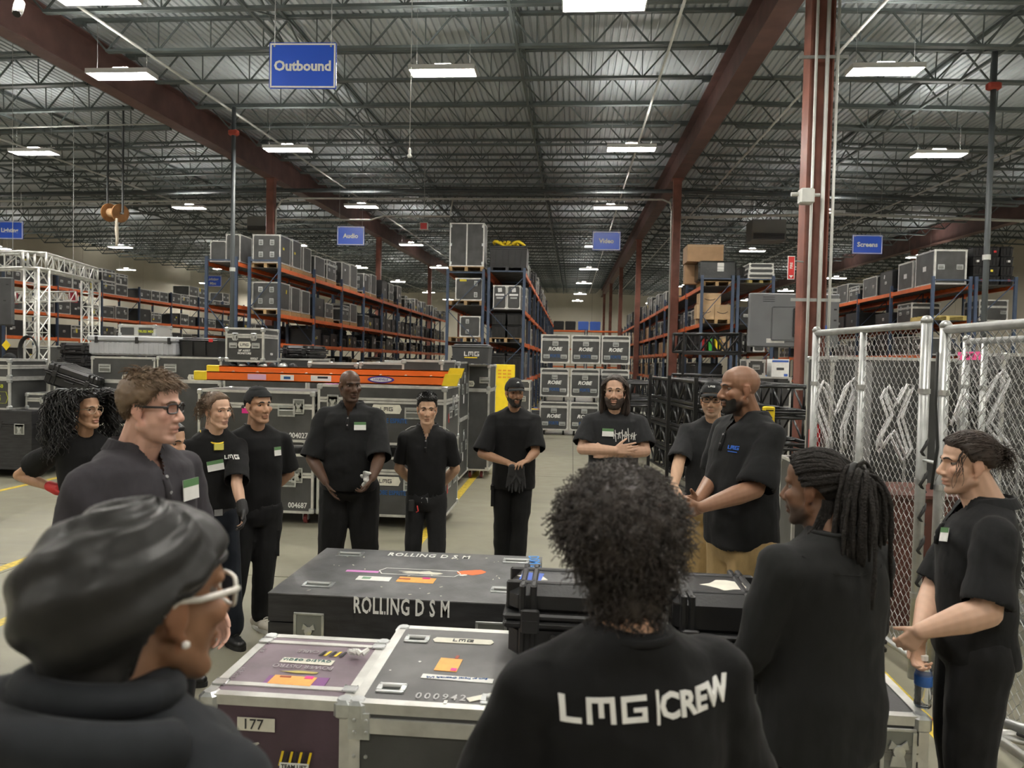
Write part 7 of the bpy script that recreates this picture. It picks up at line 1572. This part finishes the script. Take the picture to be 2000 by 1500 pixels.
MB().lathe((0, 0, 0), [(0.0, -.085), (.026, -.083), (.031, -.075), (.031, -.06), (.029, -.055), (.031, -.045), (.029, -.035), (.031, -.025), (.029, -.015), (.031, -.005), (.031, .045), (.026, .068), (.013, .088), (.013, .104), (0, .104)], 20).build('bottle_body', CLEARW, t, smooth=True)
MB().lathe((0, 0, 0), [(.0314, .002), (.0322, .004), (.0322, .040), (.0314, .042)], 20).build('blue_label', mat('bottle_label', (.03, .12, .4), .4), t, smooth=True); MB().lathe((0, 0, 0), [(0, .098), (.0145, .098), (.0145, .116), (0, .116)], 14).build('bottle_cap', WHITE, t)

# 6. bald speaker
P = Person('bald bearded man in black polo and khaki trousers speaking with joined hands', at(1444, 765, 4.0), 205, (189, -3, 0), (.24, .125, .075), hs=1.06, sw=.205, drop=.172, girth=1.20, belly=.03, voxel=.0048)
P.headshape(nose=1.1, jaw=1.06, fat=.003)
wl, wr = px(P, 1372, 990, 3.62), px(P, 1362, 978, 3.78)
P.arms(-1, px(P, 1474, 955, 3.76), wl, D=px(P, 1335, 1000, 3.68) - wl, N=P.R, curl=(.6, .7, .4), thick=1.22, thumb=(.4, .6)); P.arms(1, px(P, 1400, 925, 4.22), wr, D=px(P, 1335, 985, 3.70) - wr, N=-P.R, curl=(.4, .5, .3), thick=1.15)
P.build_body(stubble=.90, stubcol=(.014, .010, .009), scalp=(.12, (.12, .07, .05))); P.eyebrows(HBLACK)
P.shell('beard', HBLACK, beardt(.006, goatee=True), 90, 60, -72, rough=.001, rmax=.165)
P.shirt(POLO, hem=.66, rs=(.094, .096), sleeve=.95, amp=.009, fit=1.03, vneck=True); P.polocollar(POLO, r=.080); P.print_on(lmg_mesh(.020), mat('bright_blue_stitch', (.03, .14, .6), .6), -.09, -.12, sub=1); P.print_on(MB().box(-.028, -.002, -.0008, .028, .002, .0008).mesh('u', WHITE), mat('bright_blue_stitch', (0, 0, 0)), -.09, -.142)
P.trousers(KHAKI, r=(.112, .092, .085), hipw=.185); P.shoes(LEATHER)

# 7. capped man with glasses behind the speaker
P = Person('man in a black cap and glasses, faded black T-shirt, standing behind the bald speaker', at(1391, 784, 5.2), 252, (255, -2, 0), SK_OLIVE, hs=.98, sw=.185, drop=.175, girth=1.05)
P.headshape()
P.arms(1, px(P, 1325, 905, 5.15), px(P, 1317, 948, 5.0), N=P.F * -1, thick=1.05); P.arms(-1, P.L(-.22, .0, P.S - .29), P.L(-.2, .12, P.S - .52), N=P.R)
hipz = P.h * .47; P.build_body(stubble=.4, legs=[(P.L(k * .1, 0, hipz), P.L(k * .1, .02, P.h * .27), .07, .052) for k in (1, -1)] + [(P.L(k * .1, .02, P.h * .27), P.L(k * .1, 0, .08), .055, .036) for k in (1, -1)]); P.eyebrows(HBLACK)
P.shell('hair', HBLACK, hairt(.008, 6)); c = P.cap(CAPM); put_mesh_text('lettering', lmg_mesh(.018), WHITE, c, P.scalp_point(0, 42, .022)[0], P.scalp_point(0, 42)[1])
P.glasses(GLFR, 'rect', .027, .018, .0024)
P.shirt(FADED, hem=.56, rs=(.080, .082), sleeve=.9); P.crewneck(FADED); p, n = P.onshirt(-.10, -.13); x = unit(np.cross(P.Z, n)); MB().prism([p + n * .004 - x * .025 - P.Z * .045, p + n * .004 + x * .025 - P.Z * .045, p + n * .004 + P.Z * .03], n * .0015).build('printed_triangle', WHITE, P.root)
P.trousers(KHAKI, length=.60, r=(.10, .09, .09)); P.shoes(LEATHER)

# 8. long dark hair, arms crossed
P = Person('man with long straight hair and glasses, arms crossed over a printed T-shirt', at(1201, 768, 5.65), 267, (262, 0, 0), SK_FAIR, hs=1.02, sw=.195, drop=.18, girth=1.15, belly=.02, voxel=.0045)
P.headshape(jaw=1.05, fat=.003)
P.arms(1, P.L(.235, .10, P.S - .25), P.L(-.01, .225, P.S - .235), D=-P.R * 1 + P.F * -.02 + P.Z * .12, N=-P.F, curl=(.1, .15, .1), thick=1.12); P.arms(-1, P.L(-.235, .10, P.S - .25), P.L(.03, .185, P.S - .27), D=P.R * 1 - P.F * .1, N=-P.F, curl=(.3, .4, .3), thick=1.12)
P.build_body(stubble=.6); P.eyebrows(HDKBR)
P.shell('beard', HDKBR, beardt(.014), 90, 60, -72, rough=.0015, rmax=.165)
P.shell('hair', HDKBR, hairt(.012, 6, front=44, temple=30, nape=-40), rough=.001)
r = random.Random(2); ps = []
for i in range(330):
    az = r.choice((-1, 1)) * r.uniform(4, 180); el = r.uniform(max(18, hairline(az, front=46, temple=32)), 86); p0, d0 = P.scalp_point(az, el, .011); sdir = math.copysign(1, az); pts = [p0]; 
    tgt = P.H(sdir * .098 * min(1, .35 + abs(math.sin(math.radians(az)))), -.02 - .07 * (abs(az) > 110), -.02)
    m1 = (p0 + tgt) / 2; dr = m1 - P.H(0, 0, .03); m1 = P.H(0, 0, .03) + unit(dr) * max(np.linalg.norm(dr), .108); e = tgt + np.array((0, 0, -.13)) + P.ax[0] * sdir * r.uniform(-.012, .012) + P.ax[1] * r.uniform(-.03, .03); e2 = e + np.array((0, 0, -.02)) - P.ax[0] * sdir * .012
    ps.append([p0, m1, tgt + P.ax[1] * r.uniform(-.02, .03), (tgt + e) / 2 + P.ax[0] * sdir * .006, e, e2])
P.locks('hair_strands', HDKBR, ps, .0042, .002, 4)
P.glasses(GLMET, 'rect', .026, .016, .0014)
P.shirt(FADED, hem=.60, rs=(.088, .090), sleeve=.82, fit=1.02); P.crewneck(FADED); P.badge(.045, -.115, .085, .06)
b = MB(); r = random.Random(9)
for i in range(11): u = -.055 + i * .016; a, c_ = r.uniform(.01, .05), r.uniform(.02, .06); b.bar((u, -c_, 0), (u + r.uniform(-.01, .01), a, 0), .006, .0016); b.bar((u - .008, r.uniform(-.02, .02), 0), (u + .01, r.uniform(-.02, .02), 0), .005, .0016)
P.print_on(b.mesh('p', WHITE), mat('pale_print', (.55, .55, .52), .7), -.055, -.125, name='shirt_print'); b = MB()
for i in range(9): u = -.09 + i * .022; b.bar((u, 0, 0), (u + .006, -r.uniform(.01, .035), 0), .005, .0016)
P.print_on(b.mesh('p', WHITE), mat('pale_print', (.55, .55, .52), .7), 0, -.36, name='shirt_print')
P.trousers(TROUS); P.shoes(LEATHER)

# 9. cap, oversized black tee, gloves in hand
P = Person('bearded man in a black cap and loose black T-shirt holding work gloves, in the aisle', at(1005, 770, 6.5), 272, (292, -3, 0), (.34, .19, .115), hs=.97, sw=.185, drop=.18, girth=1.02)
P.headshape()
wr, wl = px(P, 993, 904, 6.28), px(P, 1030, 899, 6.28)
P.arms(1, px(P, 941, 886, 6.45), wr, D=px(P, 1012, 912, 6.24) - wr + P.Z * -.02, N=-P.F * .5 - P.Z, curl=(.5, .6, .3)); P.arms(-1, px(P, 1046, 882, 6.42), wl, D=px(P, 1014, 905, 6.22) - wl + P.F * .02, N=-P.Z, curl=(.25, .4, .3))
P.build_body(stubble=.5); P.eyebrows(HBLACK, 1.2)
P.shell('beard', HBLACK, beardt(.007), 90, 60, -72, rough=.001, rmax=.165); P.shell('hair', HBLACK, hairt(.012, 6, nape=-46), rough=.002); c = P.cap(CAPM); q, d_ = P.scalp_point(0, 44, .021); put_mesh_text('printed_mark', MB().prism([(-.02, -.008, 0), (.02, -.008, 0), (.005, .014, 0), (-.002, .004, 0)], (0, 0, .001)).mesh('m', WHITE), WHITE, c, q, d_)
P.shirt(TEE, hem=.66, rs=(.086, .092), sleeve=.95, fit=1.06, amp=.008, waistk=1.05); P.crewneck(TEE)
P.trousers(TROUS, feet={1: (.085, 0), -1: (-.06, .06)}); P.shoes(LEATHER)
cp = P.L(.176, .02, P.h * .40); MB().obox(cp, P.R * .012, P.F * .07, P.Z * .08).obox(cp + P.Z * .085, P.R * .016, P.F * .075, P.Z * .02).build('cargo_pocket', TROUS, P.root)
t = thing('work_glove', 'pair of black knit work gloves dangling from the hands of the capped man', 'gloves', at(1008, 937, 6.22)); b = MB()
for sx_ in (-.035, .035): 
    w0 = np.array((sx_, 0, .075)); hand(b, w0, (sx_ * 1.5, 0, -1), (0, -1, .1), 1 if sx_ > 0 else -1, 1.05, (.15, .2, .1)); capsule(b, w0 + (0, 0, .03), w0 + (0, 0, -.03), .035, .036, flat=np.array((0, 1.0, 0)), fk=.6)
finish(skin_remesh(b, .006, 2), GLOVEK, 'glove_pair', t)

# 10. young man in a fitted polo, hands behind his back
P = Person('young man with short black hair in a fitted black polo, hands behind his back', at(834, 802, 5.8), 276, (284, -7, 0), SK_OLIVE, hs=.95, sw=.178, drop=.175, girth=.94)
P.headshape()
P.arms(1, P.L(.225, -.06, P.S - .30), P.L(.09, -.17, P.S - .46), N=-P.F, hands=True); P.arms(-1, P.L(-.225, -.06, P.S - .30), P.L(-.09, -.17, P.S - .47), N=-P.F, hands=True)
P.build_body(); P.eyebrows(HBLACK, 1.2)
P.shell('hair', HBLACK, lambda az, el: (lambda d: -.006 if d < -4 else (.010 if el < 35 else .024) * min(1, max(.1, d / 10)))(el - hairline(az, front=38)), rough=.003)
r = random.Random(4); ps = []
for i in range(380): az = r.uniform(-110, 110); el = r.uniform(40, 86); p0, d0 = P.scalp_point(az, el, .014); ps.append(wavy(p0, d0 + P.ax[1] * .3 - P.ax[0] * .7 * math.copysign(1, az + 20), r.uniform(.02, .045), 4, .002, 1, r.uniform(0, 6), .1))
P.locks('hair_strands', HBLACK, ps, .0026, .001, 3)
P.shirt(TEE, hem=.55, rs=(.066, .066), sleeve=.80, fit=.98, tuck=True, amp=.007, name='shirt', vneck=True); P.polocollar(TEE, r=.070)
for k in (1, -1): MB().tube([P.L(k * .075, -.03, P.S + .050), P.L(k * .13, -.015, P.S + .040), P.L(k * .175, -.01, P.S + .012)], .0025, 5).build('piping', mat('silver_piping', (.6, .6, .6), .5), P.root)
P.trousers(DENIM, belt=RUBBER, r=(.092, .074, .064), feet={1: (.10, 0), -1: (-.10, .02)}); P.shoes(LEATHER)
MB().cbox(-.022, -.012, -.045, .022, .012, .045, .006).build('belt_radio', RUBBER, P.root, loc=P.L(.10, .135, P.hemz - .01)); MB().tube([P.L(.055, .138, P.hemz - .01), P.L(.045, .15, P.hemz - .05), P.L(.06, .146, P.hemz - .06)], .005, 6).build('red_carabiner', RED, P.root)

# 11. big bald man
P = Person('big bald man in a black polo with a name badge, one hand in his pocket', at(684, 757, 5.75), 278, (308, -2, 0), SK_DEEP, hs=1.02, sw=.205, drop=.175, girth=1.24, belly=.035)
P.headshape(nose=1.15, jaw=1.08, fat=.004)
P.arms(1, px(P, 609, 895, 5.7), px(P, 636, 942, 5.55), D=P.Z * -1 - P.R * .55, N=-P.F * .2 - P.R, curl=(.2, .2, .1), thick=1.15); P.arms(-1, px(P, 741, 895, 5.62), px(P, 727, 934, 5.45), D=-P.Z * .9 + P.R * .5, N=P.R, curl=(.5, .6, .4), thick=1.15)
P.build_body(stubble=.3, scalp=(.15, (.04, .025, .02))); P.eyebrows(HBLACK)
P.shirt(POLO, hem=.62, rs=(.094, .098), sleeve=1.0, fit=1.0, amp=.009, vneck=True); P.polocollar(POLO, r=.078); P.badge(-.095, -.115, .09, .062)
P.trousers(TROUS, r=(.108, .090, .086), feet={1: (.16, 0), -1: (-.15, .02)}); P.shoes(LEATHER)
t = thing('work_glove', 'crumpled white and grey gloves tucked at the waist of the big bald man', 'gloves', at(711, 938, 5.44)); b = MB(); r = random.Random(6)
for i in range(9): c_ = np.array([r.uniform(-.035, .035), r.uniform(-.015, .015), r.uniform(-.06, .06)]); capsule(b, c_, c_ + [r.uniform(-.04, .04), 0, r.uniform(-.05, .05)], .017, .012)
finish(skin_remesh(b, .006, 1), mat('white_grey_glove', (.45, .45, .43), .8, noise=.8, scale=18), 'glove_pair', t)

# 12. backward cap, white shoes
P = Person('young man in a backward cap, plain black T-shirt and white shoes, hands behind his back', at(505, 796, 5.05), 306, (326, 1, 0), SK_TAN, hs=.99, sw=.185, drop=.18, girth=1.03)
P.headshape(nose=1.1)
P.arms(1, P.L(.235, -.07, P.S - .29), P.L(.09, -.17, P.S - .46), N=-P.F); P.arms(-1, P.L(-.235, -.05, P.S - .30), P.L(-.10, -.16, P.S - .46), N=-P.F)
P.build_body(stubble=.12); P.eyebrows(HBLACK, 1.3); P.shell('hair', HBLACK, hairt(.007, 5)); P.cap(CAPM, back=True)
P.shirt(TEE, hem=.56, rs=(.078, .080), sleeve=.9, tuck=True, waistk=.98); P.crewneck(TEE); P.badge(-.115, -.12, .06, .06)
P.trousers(TROUS, feet={1: (.17, .05), -1: (-.03, .03)}, r=(.098, .080, .060)); P.shoes(CANVAS, sole=WHITE, yaw=20)
cp = P.L(-.128, .03, P.h * .36); MB().obox(cp, P.R * .012, P.F * .065, P.Z * .09).build('cargo_pocket', TROUS, P.root)

# 13. woman with tied curls
P = Person('young woman with light brown tied-back curls, name badge and dark gloves', at(424, 806, 4.76), 308, (338, -2, 0), SK_FAIR, hs=.92, sw=.158, drop=.168, girth=.88, voxel=.0045)
P.headshape(jaw=.92, nose=.9)
wl = px(P, 473, 992, 4.62); wr = px(P, 377, 1015, 4.72)
P.arms(-1, px(P, 462, 944, 4.68), wl, D=px(P, 478, 1030, 4.58) - wl, N=P.R, thick=.85); P.arms(1, px(P, 372, 930, 4.72), wr, D=P.Z * -1, N=-P.R, thick=.85)
P.build_body(lipc=(.5, .22, .2)); P.eyebrows(HBROWN, .8)
P.shell('hair', HLTBR, hairt(.016, 8, front=44, temple=28, nape=-34), rough=.003)
r = random.Random(12); ps = []
for i in range(360):
    az = r.choice((-1, 1)) * r.uniform(25, 180); el = r.uniform(-25, 70)
    if el < hairline(az, front=44, temple=28): continue
    p0, d0 = P.scalp_point(az, el, .012); Lc = r.uniform(.05, .12) if abs(az) > 70 else r.uniform(.06, .11); ps.append(wavy(p0, d0 * .4 - P.ax[1] * .9 - P.ax[2] * .15, Lc, 10, r.uniform(.005, .010), 1.0, r.uniform(0, 6), .22))
for i in range(14): p0, d0 = P.scalp_point(r.choice((-1, 1)) * r.uniform(64, 80), r.uniform(22, 34), .010); ps.append(wavy(p0, d0 * .4 - P.ax[2] + P.ax[1] * .1, r.uniform(.09, .14), 10, .006, .8, r.uniform(0, 6), .1))
P.locks('hair_curls', HLTBR, ps, .0026, .0012, 3)
P.shirt(TEE, hem=.50, rs=(.074, .080), sleeve=.95, tuck=True, waistk=.88, fit=1.0); P.crewneck(TEE, r=.068)
P.badge(.02, -.165, .10, .065, .15); P.print_on(lmg_mesh(.024), WHITE, -.075, -.115)
pts = [P.L(.085 * math.cos(t), -.02 + .10 * math.sin(t), P.S + .045 - .075 * max(0, math.sin(t))) for t in np.linspace(-.3, math.pi + .3, 18)]; MB().tube(pts, .006, 7).build('yellow_neckband', YELLOW, P.root, smooth=True); q, n = P.onshirt(0, -.055); MB().obox(q + n * .018, P.R * .028, P.Z * .02, n * .012).build('yellow_radio_clip', mat('pale_yellow_plastic', (.75, .68, .15), .4), P.root)
P.trousers(NAVY, belt=mat('black_web_belt', (.02, .02, .022), .5), r=(.095, .085, .082), hipw=.165, amp=.010, feet={1: (.09, .0), -1: (-.09, .05)}); P.shoes(LEATHER)
for k, wv, el in ((-1, wl, None), (1, wr, None)):
    b = MB(); D = px(P, 478, 1030, 4.58) - wl if k < 0 else P.Z * -1; hand(b, wv, D, P.R * -k, k, P.h / 1.66 * .98, (.45, .5, .3)); capsule(b, wv - unit(D) * .03, wv + unit(D) * .02, .034, .036); finish(skin_remesh(b, .005, 2), GLOVEK, 'glove', P.root)

# 14. woman with long black curls, hand on hip
P = Person('woman with long black curls and round glasses, red-gloved hand on her hip, at far left', at(168, 806, 4.62), 318, (346, 4, 0), (.43, .25, .155), hs=.93, sw=.160, drop=.172, girth=.92, voxel=.0045)
P.headshape(jaw=.92, nose=.95)
wr = px(P, 106, 953, 4.62)
P.arms(1, px(P, 38, 928, 4.72), wr, D=px(P, 142, 968, 4.58) - wr, N=P.Z * -1 + P.F * .2, thick=.9); P.arms(-1, P.L(-.20, .0, P.S - .28), P.L(-.18, .13, P.S - .48), N=P.R, thick=.9)
P.build_body(lipc=(.4, .16, .14)); P.eyebrows(HBLACK)
P.shell('hair', HBLACK, hairt(.022, 8, front=44, temple=30, nape=-40), rough=.003)
r = random.Random(21); ps = []
for i in range(420):
    az = r.choice((-1, 1)) * r.uniform(12, 180); el = r.uniform(max(-10, hairline(az, front=46, temple=32)), 84); p0, d0 = P.scalp_point(az, el, .014); sd = math.copysign(1, az); amp = r.uniform(.009, .017); fq = r.uniform(.9, 1.4); ph = r.uniform(0, 6.3); L_ = r.uniform(.24, .46); pts = []; q = p0; d = unit(d0 * .7 + P.ax[0] * sd * .5 - P.ax[1] * .35 + P.ax[2] * .15)
    for k in range(24):
        d = unit(d + np.array((0, 0, -.30)))
        c_ = q - P.H(0, -.005, .0); 
        if np.linalg.norm(c_[:2]) < .105 and c_[2] > -.20: q = q + np.array((*(unit(c_[:2]) * (.105 - np.linalg.norm(c_[:2]))), 0))
        pts.append(q + np.array((math.cos(ph + fq * k), math.sin(ph + fq * k), 0)) * amp * min(1, k / 3)); q = q + d * L_ / 24
    ps.append(pts)
P.locks('hair_curls', HBLACK, ps, .0042, .0018, 4)
P.glasses(GLMET, 'round', .027, .026, .0018)
P.shirt(TEE, hem=.52, rs=(.078, .080), sleeve=.62, tuck=True, waistk=.9); P.crewneck(TEE, r=.068); P.print_on(lmg_mesh(.024), WHITE, -.06, -.15); P.print_on(text_mesh('X', .05, .03), WHITE, .0, -.19)
P.trousers(NAVY, r=(.098, .082, .075)); P.shoes(LEATHER)
b = MB(); D = px(P, 142, 968, 4.58) - wr; hand(b, wr, D, P.Z * -1 + P.F * .2, 1, P.h / 1.66, (.3, .4, .2)); capsule(b, wr - unit(D) * .035, wr + unit(D) * .03, .033, .038); finish(skin_remesh(b, .005, 2), GLOVER, 'glove', P.root)

# 15. someone mostly hidden behind the man with brown hair
P = Person('person mostly hidden behind the man with tousled brown hair', at(330, 868, 4.1), 340, (350, -8, 0), SK_TAN, hs=.92, sw=.155, drop=.17, girth=.88, voxel=.006)
P.headshape(); P.arms(1, P.L(.2, 0, P.S - .27), P.L(.18, .1, P.S - .46)); P.arms(-1, P.L(-.2, 0, P.S - .27), P.L(-.18, .1, P.S - .46), N=P.R); P.build_body(); P.eyebrows(HBLACK); P.shell('hair', HBLACK, hairt(.018, 8, front=40)); P.shirt(TEE, hem=.50); P.crewneck(TEE, r=.066); P.trousers(TROUS); P.shoes(LEATHER)
MB().tube([P.H(-.02, .09, -.05), P.H(-.02, .115, -.055), P.H(0, .12, -.05)], .006, 7).build('white_earphone_mic', WHITE, P.root)

# 16. far person in profile at the left edge
P = Person('man in a dark cap and navy shirt beyond the cases, far left', at(18, 706, 13.0), 200, (188, -4, 0), SK_FAIR, hs=1.0, girth=1.1, voxel=.007)
P.headshape(); P.arms(1, P.L(.22, .05, P.S - .28), P.L(.12, .26, P.S - .30), N=-P.R, hands=True); P.arms(-1, P.L(-.22, .05, P.S - .28), P.L(-.12, .26, P.S - .30), N=P.R); P.build_body(stubble=.6, stubcol=(.15, .07, .03)); P.eyebrows(HBROWN); P.shell('hair', HBROWN, hairt(.01, 6)); P.cap(CAPM)
P.shirt(cloth('navy_cotton', (.014, .022, .045)), hem=.58, voxel=.012); P.crewneck(MATS['navy_cotton']); P.trousers(TROUS, voxel=.014); P.shoes(LEATHER)
